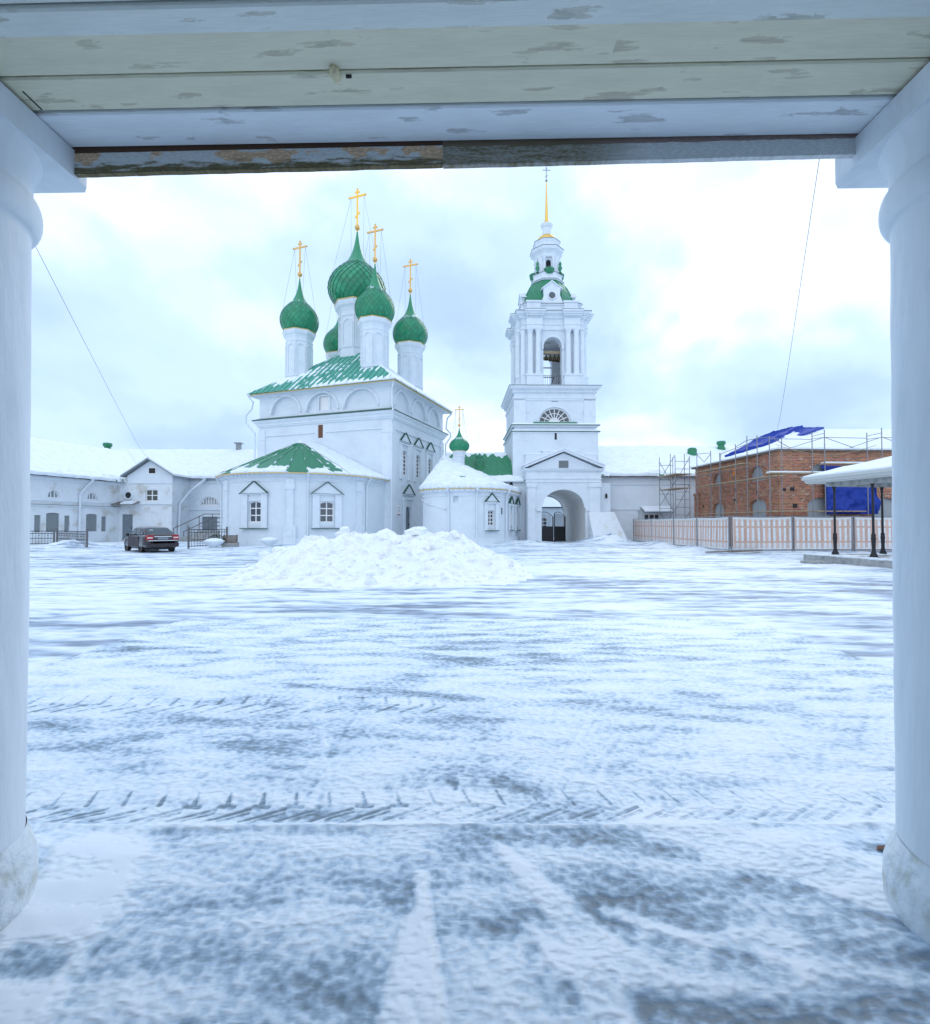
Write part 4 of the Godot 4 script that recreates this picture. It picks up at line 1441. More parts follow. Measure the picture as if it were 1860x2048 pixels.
# ---------------------------------------------------------------- the side chapel and the low wing beside the gate
func make_chapel() -> void:
	var t := thing("chapel", "low white round-fronted chapel with one small green cupola and snowy roof", "chapel", Vector3(-6.28, 0, -42), -19.3)
	var cx := 6.45
	var cz := -0.6
	var r := 3.4
	var snow := func(_ang: float, _u: float, v: float, q: Vector3, _i: int) -> float:
		var nz := noise_b.get_noise_3dv(q * 0.9) * 0.2
		var bare := smoothstep(0.3, 0.45, noise_a.get_noise_3dv(Vector3(q.x * 0.5 + 3, 0, q.z * 0.5))) * smoothstep(0.15, 0.3, v)
		return 0.2 + nz * 0.7 + (0.1 + 0.5 * nz) * smoothstep(0.15, 0.0, v) - 0.34 * bare
	half_round(t, cx, cz, r, 4.3, 3.0, 4.7, [[7.6, 0.4, 3.2, 3.75, 0.2], [54.8, 0.62, 1.48, 2.63, 0.14]], Vector3(3.85, 7.35, -2.4), 0.32, snow)
	window(t, on_round(cx, cz, r, 54.8, 1.48), 0.62, 1.15, 0.14, 2, 4, 0.2, {"sur": 0.34, "ped": [1.4, 1.78, 2.45], "sill": [1.3, -0.36]})
	var nich := part(t, "niche", boxes([[-0.2, 0.2, 0, 0.55, -0.3, -0.2]]), M.wall)
	nich.transform = on_round(cx, cz, r, 7.6, 3.2)
	var slit := part(t, "slit", boxes([[-0.07, 0.07, 0, 0.5, -0.02, 0.015]]), M.black)
	slit.transform = on_round(cx, cz, r, 75.6, 2.35)
	var side := Transform3D(Basis(Vector3(0, 0, -1), Vector3.UP, Vector3.RIGHT), Vector3(cx + r, 0, cz))
	for x in [1.36, 3.6]:
		window(t, side * Transform3D(Basis.IDENTITY, Vector3(x, 1.46, 0.03)), 0.62, 1.12, 0.14, 2, 4, 0.02, {"sur": 0.34, "ped": [1.4, 1.78, 2.4], "sill": [1.3, -0.36]})
	for a in [-1.0, 33.6, 86.0]:
		var a1 := on_round(cx, cz, r + 0.34, a, 4.08).origin
		var a2 := on_round(cx, cz, r + 0.1, a, 3.75).origin
		downpipe(t, [a1, a2, Vector3(a2.x, 0.2, a2.z)], 0.06)
	downpipe(t, [Vector3(3.0, 3.9, 0.0), Vector3(3.42, 3.55, 1.15), Vector3(4.44, 3.15, 2.27), Vector3(6.14, 2.7, 2.89)], 0.06)
	var db := nb()
	db.lathe([Vector2(0.47, 5.4), Vector2(0.47, 7.2), Vector2(0.52, 7.24), Vector2(0.52, 7.32), Vector2(0.49, 7.36), Vector2(0.58, 7.55), Vector2(0.61, 7.7)], 8, Vector3.ZERO, false)
	var dr := part(t, "drum", db, M.wall)
	dr.position = Vector3(5.47, 0, -1.92)
	var rim := nb()
	rim.lathe([Vector2(0.62, 7.7), Vector2(0.62, 7.75), Vector2(0.35, 7.79)], 8, Vector3.ZERO, false)
	part(dr, "rim", rim, M.cream)
	onion_dome(t, Vector3(5.47, 7.73, -1.92), 0.84, 2.0, 22, 1.55, 4, 0.75)
	# wing behind the chapel
	var g := thing("chapel_wing", "low wing with a snow-streaked green metal roof between church and gate tower", "building")
	part(g, "wall", boxes([[-1.2, 3.9, 0, 5.25, -48.5, -43.4]]), M.wall)
	var A := Vector3(-1.6, 5.2, -43.0)
	var B := Vector3(5.12, 5.25, -42.9)
	var C := Vector3(3.66, 8.05, -45.2)
	var D := Vector3(-1.75, 8.05, -45.6)
	var E := Vector3(4.1, 5.3, -47.6)
	var F := Vector3(-1.6, 5.2, -48.6)
	var rb := nb()
	for k in 8:
		var v0 := k / 8.0
		var v1 := (k + 1) / 8.0
		rb.quad(A.lerp(D, v0), B.lerp(C, v0), B.lerp(C, v1), A.lerp(D, v1))
	rb.quad(E, F, D, C)
	rb.tri(B, E, C)
	var roof := part(g, "roof", rb, M.green)
	roof_panels(roof, [A, B, C, D], 0.62, M.green)
	roof_panels(roof, [B, E, C], 0.62, M.green)
	var nn := (B - A).cross(D - A).normalized()
	snow_patch(roof, func(u: float, v: float) -> Vector3: return A.lerp(B, u).lerp(D.lerp(C, u), v), nn, 120, 30, func(_u: float, v: float, q: Vector3) -> float:
		var seam := absf(fposmod((q.x - A.x) / 0.62, 1.0) - 0.5) * 2.0
		return -0.1 + 0.16 * smoothstep(0.82, 1.0, v + 0.05 * (seam - 0.5) + 0.2 * noise_a.get_noise_1d(q.x * 1.3)) + 0.18 * smoothstep(0.35, 0.1, v) + 0.06 * noise_b.get_noise_3dv(q) + 0.1 * smoothstep(2.0, 0.8, q.x - A.x))
	var vb := boxes([[-0.22, 0.22, -0.6, 0.95, -0.22, 0.22]])
	vb.prism(PackedVector2Array([Vector2(-0.3, 0.95), Vector2(0.3, 0.95), Vector2(0, 1.3)]), -0.28, 0.28)
	var vent := part(g, "roof_vent", vb, M.green)
	vent.position = Vector3(1.28, 6.55, -44.2)

# ---------------------------------------------------------------- the gate bell tower
func four(parent: Node, called: String, cz: float, half: float, make: Callable, m: Material) -> void:
	for k in 4:
		var b := nb(Transform3D(Basis(Vector3.UP, PI / 2 * k), Vector3(0, 0, cz)) * Transform3D(Basis.IDENTITY, Vector3(0, 0, half)))
		make.call(b)
		part(parent, called, b, m)

func make_tower() -> void:
	var t := thing("bell_tower", "tall white tiered bell tower with a gold spire above an arched gateway", "tower", Vector3(7.85, 0, -43.3), 1.0)
	var cz := -3.75
	# lower body, with the passage through it
	var gate := [-1.42, 2.27, 0.0, 4.51, 1.65]
	var b := nb()
	b.T = Transform3D(Basis.IDENTITY, Vector3(0, 0, 0))
	b.facade(-3.7, 3.75, 0, 9.6, [[-1.5, 2.35, 0.0, 4.6, 1.65]], 0.3)
	part(t, "wall", b, M.wall)
	b = nb()
	b.quad(Vector3(-3.7, 0, -7.5), Vector3(-3.7, 0, 0), Vector3(-3.7, 9.6, 0), Vector3(-3.7, 9.6, -7.5))
	part(t, "wall", b, M.wall)
	b = nb()
	b.quad(Vector3(3.75, 0, 0), Vector3(3.75, 0, -7.5), Vector3(3.75, 9.6, -7.5), Vector3(3.75, 9.6, 0))
	part(t, "wall", b, M.wall)
	b = nb(Transform3D(Basis(Vector3.UP, PI), Vector3(0, 0, -7.5)))
	b.facade(-3.75, 3.7, 0, 9.6, [[-2.27, 1.42, 0.0, 4.4, 1.6]], 0.1)
	part(t, "wall", b, M.wall)
	part(t, "slit", boxes([[-0.06, 0.13, 8.93, 9.5, -0.02, 0.012]]), M.black)
	# the vault of the passage
	b = nb()
	var poly := []
	for i in 17:
		var a := PI * i / 16.0
		poly.append(Vector2(0.425 - cos(a) * 1.845, 2.86 + sin(a) * 1.65))
	poly.push_front(Vector2(-1.42, 0))
	poly.push_back(Vector2(2.27, 0))
	for i in poly.size() - 1:
		var k := 10
		for j in k:
			var z0 := lerpf(1.2, -7.5, float(j) / k)
			var z1 := lerpf(1.2, -7.5, float(j + 1) / k)
			b.quad(Vector3(poly[i].x, poly[i].y, z0), Vector3(poly[i].x, poly[i].y, z1), Vector3(poly[i + 1].x, poly[i + 1].y, z1), Vector3(poly[i + 1].x, poly[i + 1].y, z0))
	part(t, "vault", b, plain(0.66, 0.67, 0.66, 0.9), "arched passage with dulled whitewash")
	# porch with its pediment
	b = nb(Transform3D(Basis.IDENTITY, Vector3(0, 0, 1.2)))
	b.facade(-2.67, 3.59, 0, 6.2, [gate], 0.05)
	b.quad(Vector3(-2.67, 0, -1.2), Vector3(-2.67, 0, 0), Vector3(-2.67, 6.2, 0), Vector3(-2.67, 6.2, -1.2))
	b.quad(Vector3(3.59, 0, 0), Vector3(3.59, 0, -1.2), Vector3(3.59, 6.2, -1.2), Vector3(3.59, 6.2, 0))
	part(t, "porch_wall", b, M.wall)
	b = nb()
	b.ring(-2.67, 3.59, 0, 1.2, [Vector2(0, 5.1), Vector2(0.08, 5.12), Vector2(0.08, 5.2), Vector2(0.02, 5.22), Vector2(0.02, 5.38), Vector2(0.1, 5.4), Vector2(0.1, 5.46), Vector2(0.03, 5.48), Vector2(0.03, 5.95), Vector2(0.16, 6.05), Vector2(0.26, 6.2), Vector2(0.28, 6.27), Vector2(-0.1, 6.3)])
	part(t, "porch_cornice", b, M.trim)
	b = nb()
	b.prism(PackedVector2Array([Vector2(-2.6, 6.28), Vector2(3.52, 6.28), Vector2(0.46, 7.6)]), 0.1, 1.2)
	part(t, "gable", b, M.wall)
	for s in [-1.0, 1.0]:
		b = nb()
		var lo := Vector2(0.46 + s * 3.38, 6.3)
		var hi := Vector2(0.46, 7.72)
		var pts := PackedVector2Array([lo, lo + Vector2(0, 0.2), hi + Vector2(0, 0.2), hi])
		if s < 0:
			pts.reverse()
		b.prism(pts, 0.05, 1.52)
		part(t, "raking_cornice", b, M.trim)
		b = nb()
		pts = PackedVector2Array([lo + Vector2(s * 0.06, 0.201), lo + Vector2(s * 0.06, 0.3), hi + Vector2(0, 0.3), hi + Vector2(0, 0.201)])
		if s < 0:
			pts.reverse()
		b.prism(pts, 0.02, 1.58)
		part(t, "gable_snow", b, M.snow)
	part(t, "parapet", boxes([[-2.64, 3.5, 6.3, 7.6, 0.02, 0.3], [-1.16, 1.96, 7.6, 7.9, 0.02, 0.3]]), M.wall)
	part(t, "parapet_snow", boxes([[-2.7, -1.16, 7.6, 7.68, 0.0, 0.34], [1.96, 3.56, 7.6, 7.68, 0.0, 0.34], [-1.22, 2.02, 7.9, 7.98, 0.0, 0.34]]), M.snow)
	var gr := nb()
	for k in 9:
		gr.box(0.05 + k * 0.095, 0.085 + k * 0.095, 6.34, 6.95, 1.2, 1.24)
		if k < 7:
			gr.box(0.05, 0.86, 6.36 + k * 0.09, 6.39 + k * 0.09, 1.2, 1.235)
	gr.box(0.05, 0.86, 6.34, 6.95, 1.18, 1.204)
	part(t, "grille", gr, M.shutter)
	for x in [[2.6, 3.5], [-2.6, -1.95]]:
		part(t, "pilaster", boxes([[x[0], x[1], 0, 4.7, 1.15, 1.34], [x[0] - 0.1, x[1] + 0.1, 4.7, 5.08, 1.15, 1.42], [x[0] - 0.05, x[1] + 0.05, 0, 0.8, 1.15, 1.42]]), M.trim)
	part(t, "impost", boxes([[2.28, 2.6, 2.7, 2.95, 1.1, 1.36], [-1.9, -1.43, 2.7, 2.95, 1.1, 1.36]]), M.trim)
	# buttress of stained plaster beside the gate
	b = nb()
	var bt := [Vector3(2.45, 0, 3.4), Vector3(5.3, 0, 3.2), Vector3(4.7, 2.6, 1.3), Vector3(2.5, 2.6, 1.36)]
	b.quad(bt[0], bt[1], bt[2], bt[3])
	b.quad(Vector3(5.3, 0, 3.2), Vector3(5.4, 0, 0), Vector3(4.9, 2.6, 0), bt[2])
	b.quad(Vector3(2.4, 0, 1.2), bt[0], bt[3], Vector3(2.45, 2.6, 1.2))
	b.quad(bt[3], bt[2], Vector3(4.9, 2.6, 0), Vector3(2.45, 2.6, 0.6))
	part(t, "buttress", b, M.stained, "sloping buttress with brown stains")
	part(t, "pier", boxes([[3.6, 4.55, 0, 5.1, 0, 0.75]]), M.wall)
	part(t, "wall_lamp", boxes([[4.1, 4.24, 3.8, 4.12, 0.75, 0.92], [4.12, 4.22, 4.12, 4.2, 0.75, 0.85]]), M.black, "small dark lamp box")
	# string courses
	for a in [[9.6, 0.12], [10.16, 0.06]]:
		b = nb()
		b.ring(-3.7, 3.75, -7.5, 0, [Vector2(-0.1, a[0] - 0.12), Vector2(0.02, a[0] - 0.1), Vector2(0.1, a[0])])
		part(t, "cornice", b, M.trim)
		b = nb()
		b.ring(-3.7, 3.75, -7.5, 0, [Vector2(0.1, a[0]), Vector2(0.16, a[0] + 0.01), Vector2(0.16, a[0] + 0.06), Vector2(-0.15, a[0] + 0.22)])
		part(t, "ledge", b, M.ledge, "green metal ledge with snow")
		b = nb()
		b.ring(-3.7, 3.75, -7.5, 0, [Vector2(0.12, a[0] + 0.075), Vector2(0.1, a[0] + 0.13), Vector2(-0.05, a[0] + 0.24), Vector2(-0.2, a[0] + 0.24)])
		part(t, "ledge_snow", b, M.snow)
	b = nb()
	b.ring(-3.55, 3.6, -7.35, -0.15, [Vector2(0, 9.7), Vector2(0, 10.2)])
	part(t, "band", b, M.wall)
	# second tier with a fan window
	var c := -0.01
	b = nb(Transform3D(Basis.IDENTITY, Vector3(0, 0, -0.2)))
	b.facade(-3.52, 3.52, 10.2, 12.6, [[-1.4, 1.38, 10.5, 11.76, 1.26]], 0.3)
	part(t, "wall", b, M.wall)
	b = nb()
	b.box(-3.52, 3.52, 10.2, 12.6, -7.3, -0.55)
	part(t, "wall", b, M.wall)
	b = nb()
	b.quad(Vector3(-3.52, 10.2, -0.6), Vector3(-3.52, 10.2, -0.2), Vector3(-3.52, 12.6, -0.2), Vector3(-3.52, 12.6, -0.6))
	b.quad(Vector3(3.52, 10.2, -0.2), Vector3(3.52, 10.2, -0.6), Vector3(3.52, 12.6, -0.6), Vector3(3.52, 12.6, -0.2))
	part(t, "wall", b, M.wall)
	var fw := nb()
	fw.archband(c, 10.5, 1.3, 1.17, 0.1, -0.42, -0.3)
	fw.archband(c, 10.5, 0.42, 0.36, 0.06, -0.42, -0.32)
	fw.archband(c, 10.5, 0.86, 0.76, 0.045, -0.42, -0.33)
	fw.box(-1.4, 1.38, 10.5, 10.56, -0.42, -0.3)
	for k in range(1, 8):
		var a := PI * k / 8.0
		fw.T = Transform3D(Basis(Vector3.BACK, a - PI / 2), Vector3(c, 10.5, 0))
		fw.box(-0.035, 0.035, 0.42, 1.24, -0.42, -0.32)
	fw.T = Transform3D.IDENTITY
	var fan := part(t, "window", fw, M.frame, "half-round fan window")
	var pn := nb()
	pn.prism(arch_poly(2.76, 1.25, 1.25, 18), -0.46, -0.4)
	pn.T = Transform3D.IDENTITY
	var pane := part(fan, "pane", pn, M.glass)
	pane.position = Vector3(c, 10.5, 0)
	var hub := nb()
	hub.prism(arch_poly(0.86, 0.38, 0.38, 12), -0.42, -0.36)
	part(fan, "hub", hub, M.frame).position = Vector3(c, 10.52, 0)
	var ab := nb()
	ab.archband(c, 10.48, 1.45, 1.32, 0.12, -0.2, -0.1)
	part(fan, "surround", ab, M.trim)
	part(t, "sill", boxes([[-1.9, 1.9, 10.36, 10.46, -0.2, 0.05]]), M.green)
	part(t, "vent_slot", boxes([[-0.28, 0.28, 12.3, 12.36, -0.21, -0.185]]), M.shutter)
	for x in [[-3.6, -1.9], [1.95, 3.6]]:
		var q := nb()
		var mx: float = (x[0] + x[1]) / 2
		q.prism(PackedVector2Array([Vector2(mx - 0.42, 11.25), Vector2(mx - 0.34, 11.25), Vector2(mx, 12.05), Vector2(mx + 0.34, 11.25), Vector2(mx + 0.42, 11.25), Vector2(mx, 12.18)]), -0.2, -0.15)
		part(t, "chevron", q, M.trim)
	part(t, "corner_pilaster", boxes([[2.55, 3.58, 10.3, 12.6, -0.22, -0.12]]), M.trim)
	part(t, "corner_pilaster", boxes([[-3.58, -2.55, 10.3, 12.6, -0.22, -0.12]]), M.trim)
	b = nb()
	b.ring(-3.5, 3.5, -7.3, -0.2, [Vector2(0, 12.35), Vector2(0.08, 12.4), Vector2(0.08, 12.5), Vector2(0.14, 12.56), Vector2(0.14, 12.66), Vector2(0.05, 12.68), Vector2(0.05, 13.0), Vector2(0.14, 13.05), Vector2(0.2, 13.25), Vector2(0.42, 13.4), Vector2(0.5, 13.56), Vector2(0.52, 13.62), Vector2(-1.0, 13.85)])
	for k in 34:
		var x := -3.55 + k * 0.215
		b.box(x, x + 0.12, 13.06, 13.2, -0.2, 0.06)
		b.T = Transform3D(Basis(Vector3.UP, -PI / 2), Vector3(-3.5, 0, -3.75))
		b.box(x, x + 0.12, 13.06, 13.2, 0.1, 0.26)
		b.T = Transform3D.IDENTITY
	part(t, "cornice", b, M.trim)
	for a in [[3.5, 0.53, 13.63], [2.72, 0.65, 20.47], [2.45, 0.17, 21.43]]:
		b = nb()
		var hh: float = a[0]
		var zc := cz
		b.ring(-hh, hh, zc - hh, zc + (hh if hh < 3 else 3.55), [Vector2(a[1] - 0.02, a[2] - 0.035), Vector2(a[1] + 0.015, a[2] - 0.035), Vector2(a[1] + 0.015, a[2] + 0.02), Vector2(a[1] - 0.3, a[2] + 0.06)])
		part(t, "flashing", b, M.flash)
	make_belfry(t, cz)
	make_gates()

func make_belfry(t: Node, cz: float) -> void:
	var h := 2.72
	four(t, "belfry_wall", cz, h, func(b: MB) -> void: b.facade(-h, h, 13.65, 19.0, [[-0.83, 0.83, 14.05, 18.3, 0.83]], 0.8), M.wall)
	four(t, "belfry_wall", cz, h - 0.8, func(b: MB) -> void:
		for s in [-1.0, 1.0]:
			b.quad(Vector3(s * 1.375 + 0.545, 13.65, 0), Vector3(s * 1.375 - 0.545, 13.65, 0), Vector3(s * 1.375 - 0.545, 18.9, 0), Vector3(s * 1.375 + 0.545, 18.9, 0))
		for i in 12:
			var a := lerpf(-0.83, 0.83, i / 12.0)
			var c := lerpf(-0.83, 0.83, (i + 1) / 12.0)
			b.quad(Vector3(c, 17.47 + 0.83 * sqrt(maxf(0, 1 - c * c / 0.6889)), 0), Vector3(a, 17.47 + 0.83 * sqrt(maxf(0, 1 - a * a / 0.6889)), 0), Vector3(a, 18.9, 0), Vector3(c, 18.9, 0)), M.old_wall)
	part(t, "belfry_floor", boxes([[-2.6, 2.6, 13.66, 14.0, cz - 2.6, cz + 2.6]]), M.concrete)
	part(t, "belfry_ceiling", boxes([[-2.6, 2.6, 18.85, 18.99, cz - 2.6, cz + 2.6]]), M.old_wall)
	four(t, "archivolt", cz, h, func(b: MB) -> void:
		b.archband(0, 17.47, 0.84, 0.84, 0.16, 0, 0.08, 16)
		for s in [-1.0, 1.0]:
			b.box(s * 0.92 - 0.09, s * 0.92 + 0.09, 17.2, 17.47, 0, 0.1), M.trim)
	for k in 4:
		var face := Transform3D(Basis(Vector3.UP, PI / 2 * k), Vector3(0, 0, cz)) * Transform3D(Basis.IDENTITY, Vector3(0, 0, h))
		for s in [-1.0, 1.0]:
			var p := nb(face)
			p.box(s * 1.68 - 0.72, s * 1.68 + 0.72, 13.65, 14.7, 0, 0.52)
			p.box(s * 1.68 - 0.78, s * 1.68 + 0.78, 14.7, 14.86, 0, 0.58)
			part(t, "pedestal", p, M.trim)
			p = nb(face)
			p.box(s * 1.68 - 0.7, s * 1.68 + 0.7, 18.86, 20.0, 0, 0.5)
			p.box(s * 1.68 - 0.74, s * 1.68 + 0.74, 19.25, 19.32, 0, 0.55)
			p.box(s * 1.68 - 0.8, s * 1.68 + 0.8, 20.0, 20.14, 0, 0.72)
			p.box(s * 1.68 - 0.86, s * 1.68 + 0.86, 20.14, 20.3, 0, 0.86)
			p.box(s * 1.68 - 0.92, s * 1.68 + 0.92, 20.3, 20.44, 0, 1.0)
			for j in 7:
				p.box(s * 1.68 - 0.68 + j * 0.2, s * 1.68 - 0.58 + j * 0.2, 19.88, 20.0, 0.5, 0.62)
			var eb := part(t, "entablature_block", p, M.trim)
			p = nb(face)
			p.box(s * 1.68 - 0.94, s * 1.68 + 0.94, 20.44, 20.48, 0, 1.02)
			part(eb, "flashing", p, M.flash)
			for x in [1.34, 2.05]:
				var q := nb(face)
				q.lathe([Vector2(0.3, 14.86), Vector2(0.3, 14.96), Vector2(0.27, 15.02), Vector2(0.245, 15.1), Vector2(0.245, 16.2), Vector2(0.215, 18.45), Vector2(0.24, 18.5), Vector2(0.24, 18.56), Vector2(0.22, 18.6), Vector2(0.3, 18.78), Vector2(0.31, 18.86)], 20, Vector3(s * x, 0, 0.26))
				part(t, "column", q, M.trim)
		# corner half-column
		var cc := nb(face)
		cc.box(h - 0.3, h + 0.16, 13.65, 14.8, -0.3, 0.16)
		cc.lathe([Vector2(0.28, 14.8), Vector2(0.24, 15.0), Vector2(0.21, 18.5), Vector2(0.28, 18.75), Vector2(0.28, 18.86)], 16, Vector3(h - 0.08, 0, -0.08))
		part(t, "corner_column", cc, M.trim)
	var e := nb()
	e.ring(-h, h, cz - h, cz + h, [Vector2(0, 18.9), Vector2(0.12, 18.92), Vector2(0.12, 19.3), Vector2(0.18, 19.33), Vector2(0.08, 19.36), Vector2(0.08, 19.85), Vector2(0.25, 19.95), Vector2(0.3, 20.12), Vector2(0.55, 20.25), Vector2(0.62, 20.42), Vector2(0.64, 20.46), Vector2(-0.8, 20.6)])
	part(t, "entablature", e, M.trim)
	var at := nb()
	at.ring(-2.45, 2.45, cz - 2.45, cz + 2.45, [Vector2(0, 20.5), Vector2(0, 21.25), Vector2(0.12, 21.3), Vector2(0.16, 21.42), Vector2(-1.0, 21.5)])
	part(t, "attic", at, M.trim)
	four(t, "attic_block", cz, 2.45, func(b: MB) -> void:
		for s in [-1.0, 1.0]:
			b.box(s * 1.68 - 0.62, s * 1.68 + 0.62, 20.5, 21.45, -0.1, 0.3)
			b.box(s * 1.68 - 0.7, s * 1.68 + 0.7, 21.45, 21.6, -0.1, 0.4), M.trim)
	var d := nb()
	d.lathe([Vector2(2.5, 21.45), Vector2(2.48, 21.9), Vector2(2.38, 22.5), Vector2(2.18, 23.1), Vector2(1.9, 23.65), Vector2(1.6, 24.05), Vector2(1.45, 24.2)], 8, Vector3(0, 0, cz), false, PI / 8, TAU + PI / 8)
	part(t, "cap", d, M.green, "green eight-sided metal cap")
	for k in 8:
		var s := nb(Transform3D(Basis(Vector3.UP, TAU * (k + 0.5) / 8), Vector3(0, 0, cz)))
		s.tube([Vector3(0, 21.5, 2.5), Vector3(0, 22.5, 2.39), Vector3(0, 23.1, 2.19), Vector3(0, 23.65, 1.91), Vector3(0, 24.1, 1.55)], 0.04, 5)
		part(t, "cap_seam", s, M.green)
	for k in 4:
		var face := Transform3D(Basis(Vector3.UP, PI / 2 * k), Vector3(0, 0, cz)) * Transform3D(Basis.IDENTITY, Vector3(0, 0, 2.55))
		var g := nb(face)
		g.prism(PackedVector2Array([Vector2(-1.0, 21.45), Vector2(1.0, 21.45), Vector2(0.72, 22.2), Vector2(0.78, 22.85), Vector2(0, 23.45), Vector2(-0.78, 22.85), Vector2(-0.72, 22.2)]), -0.9, 0)
		var dm := part(t, "dormer", g, M.trim)
		var rc := nb(face)
		rc.prism(PackedVector2Array([Vector2(-0.95, 22.8), Vector2(-0.95, 22.72), Vector2(0, 23.4), Vector2(0.95, 22.72), Vector2(0.95, 22.8), Vector2(0, 23.52)]), -0.9, 0.1)
		part(dm, "coping", rc, M.trim)
		var ey := nb(face * Transform3D(Basis(Vector3.RIGHT, PI / 2), Vector3(0, 22.15, 0)))
		ey.lathe([Vector2(0.0, 0.012), Vector2(0.3, 0.012)], 20)
		part(dm, "round_window", ey, M.glass)
		var ring_ := nb(face * Transform3D(Basis(Vector3.RIGHT, PI / 2), Vector3(0, 22.15, 0)))
		ring_.lathe([Vector2(0.3, -0.02), Vector2(0.3, 0.07), Vector2(0.4, 0.07), Vector2(0.4, -0.02)], 20)
		part(dm, "surround", ring_, M.trim)
	# lantern
	var lp := nb()
	lp.lathe([Vector2(1.55, 24.15), Vector2(1.62, 24.2), Vector2(1.62, 24.3), Vector2(1.45, 24.36), Vector2(1.42, 24.8), Vector2(1.5, 24.86), Vector2(1.5, 24.95), Vector2(0.5, 25.0)], 8, Vector3(0, 0, cz), false, PI / 8, TAU + PI / 8)
	part(t, "lantern_base", lp, M.trim)
	four(t, "lantern_wall", cz, 0.92, func(b: MB) -> void:
		b.facade(-0.92, 0.92, 24.95, 26.55, [[-0.24, 0.24, 25.0, 26.35, 0.24]], 0.22)
		for s in [-1.0, 1.0]:
			b.lathe([Vector2(0.13, 24.98), Vector2(0.1, 25.1), Vector2(0.09, 26.3), Vector2(0.14, 26.45), Vector2(0.14, 26.55)], 12, Vector3(s * 0.42, 0, 0.12)), M.trim)
	four(t, "balcony_apron", cz, 1.42, func(b: MB) -> void: b.lathe([Vector2(0.1, 24.75), Vector2(0.42, 24.85), Vector2(0.5, 25.25), Vector2(0.46, 25.28)], 10, Vector3(0, 0, -0.25), true, -PI / 2, PI / 2), M.green)
	for k in 4:
		var v := nb(Transform3D(Basis(Vector3.UP, PI / 2 * k + PI / 4), Vector3(0, 0, cz)))
		v.lathe([Vector2(0.16, 24.95), Vector2(0.08, 25.1), Vector2(0.2, 25.4), Vector2(0.1, 25.62), Vector2(0.15, 25.8), Vector2(0.03, 26.05), Vector2(0.0, 26.1)], 12, Vector3(0, 0, 1.5))
		part(t, "vase", v, M.green, "dark green metal vase")
	var lc := nb()
	lc.lathe([Vector2(1.12, 26.5), Vector2(1.2, 26.6), Vector2(1.2, 26.8), Vector2(1.3, 26.95), Vector2(1.55, 27.15), Vector2(1.62, 27.35), Vector2(1.62, 27.42), Vector2(1.15, 27.6), Vector2(1.15, 27.95), Vector2(1.22, 28.05), Vector2(1.3, 28.2), Vector2(1.3, 28.26), Vector2(0.9, 28.32)], 8, Vector3(0, 0, cz), false, PI / 8, TAU + PI / 8)
	part(t, "lantern_cornice", lc, M.trim)
	for a in [[1.64, 27.4], [1.32, 28.23], [1.52, 24.94], [1.64, 24.27]]:
		var fl := nb()
		fl.lathe([Vector2(a[0] - 0.02, a[1] - 0.03), Vector2(a[0] + 0.012, a[1] - 0.03), Vector2(a[0] + 0.012, a[1] + 0.02), Vector2(a[0] - 0.2, a[1] + 0.07)], 8, Vector3(0, 0, cz), false, PI / 8, TAU + PI / 8)
		part(t, "flashing", fl, M.flash)
	var gd := nb()
	gd.lathe([Vector2(1.05, 28.28), Vector2(0.98, 28.5), Vector2(0.82, 28.75), Vector2(0.6, 28.95), Vector2(0.38, 29.06)], 24, Vector3(0, 0, cz))
	part(t, "gilded_dome", gd, M.gold)
	var nk := nb()
	nk.lathe([Vector2(0.42, 29.0), Vector2(0.42, 29.75), Vector2(0.52, 29.85), Vector2(0.6, 30.02), Vector2(0.6, 30.1), Vector2(0.3, 30.16)], 8, Vector3(0, 0, cz), false)
	part(t, "neck", nk, M.trim)
	var sp := nb()
	sp.lathe([Vector2(0.44, 30.12), Vector2(0.34, 30.28), Vector2(0.2, 30.48), Vector2(0.15, 30.7), Vector2(0.11, 32.0), Vector2(0.045, 34.2), Vector2(0.02, 34.35)], 16, Vector3(0, 0, cz))
	part(t, "spire", sp, M.gold)
	var bl := nb()
	bl.ball(Vector3(0, 34.42, cz), 0.11, 8)
	part(t, "spire_ball", bl, M.steel)
	var cr := nb(Transform3D(Basis.IDENTITY, Vector3(0, 34.5, cz)))
	cr.box(-0.028, 0.028, 0, 1.28, -0.02, 0.02)
	cr.box(-0.36, 0.36, 0.92, 0.98, -0.02, 0.02)
	cr.box(-0.1, 0.1, 1.12, 1.16, -0.02, 0.02)
	cr.T = cr.T * Transform3D(Basis(Vector3.BACK, 0.6), Vector3(0, 0.36, 0))
	cr.box(-0.14, 0.14, -0.025, 0.025, -0.02, 0.02)
	part(t, "spire_cross", cr, M.steel)
	# bells
	var bm := thing("bell_set", "timber beam with small bells inside the belfry arch", "bell frame", Vector3(7.85, 0, -43.3), 1.0)
	part(bm, "beam", boxes([[-1.9, 1.9, 17.15, 17.4, cz + 1.5, cz + 1.75]]), M.timber)
	part(bm, "beam", boxes([[-1.9, 1.9, 17.15, 17.4, cz - 0.12, cz + 0.12]]), M.timber)
	for k in 5:
		var q := nb()
		var s := 0.85 + 0.1 * k
		q.lathe([Vector2(0.2 * s, -0.42 * s), Vector2(0.17 * s, -0.36 * s), Vector2(0.12 * s, -0.2 * s), Vector2(0.1 * s, -0.06 * s), Vector2(0.05 * s, 0.0), Vector2(0.02, 0.15)], 14, Vector3(-0.75 + k * 0.38, 17.0, cz + 1.62))
		part(bm, "bell", q, M.bronze)
	var rl := nb()
	rl.tube([Vector3(-0.82, 14.95, cz + 2.3), Vector3(0.82, 14.95, cz + 2.3)], 0.03)
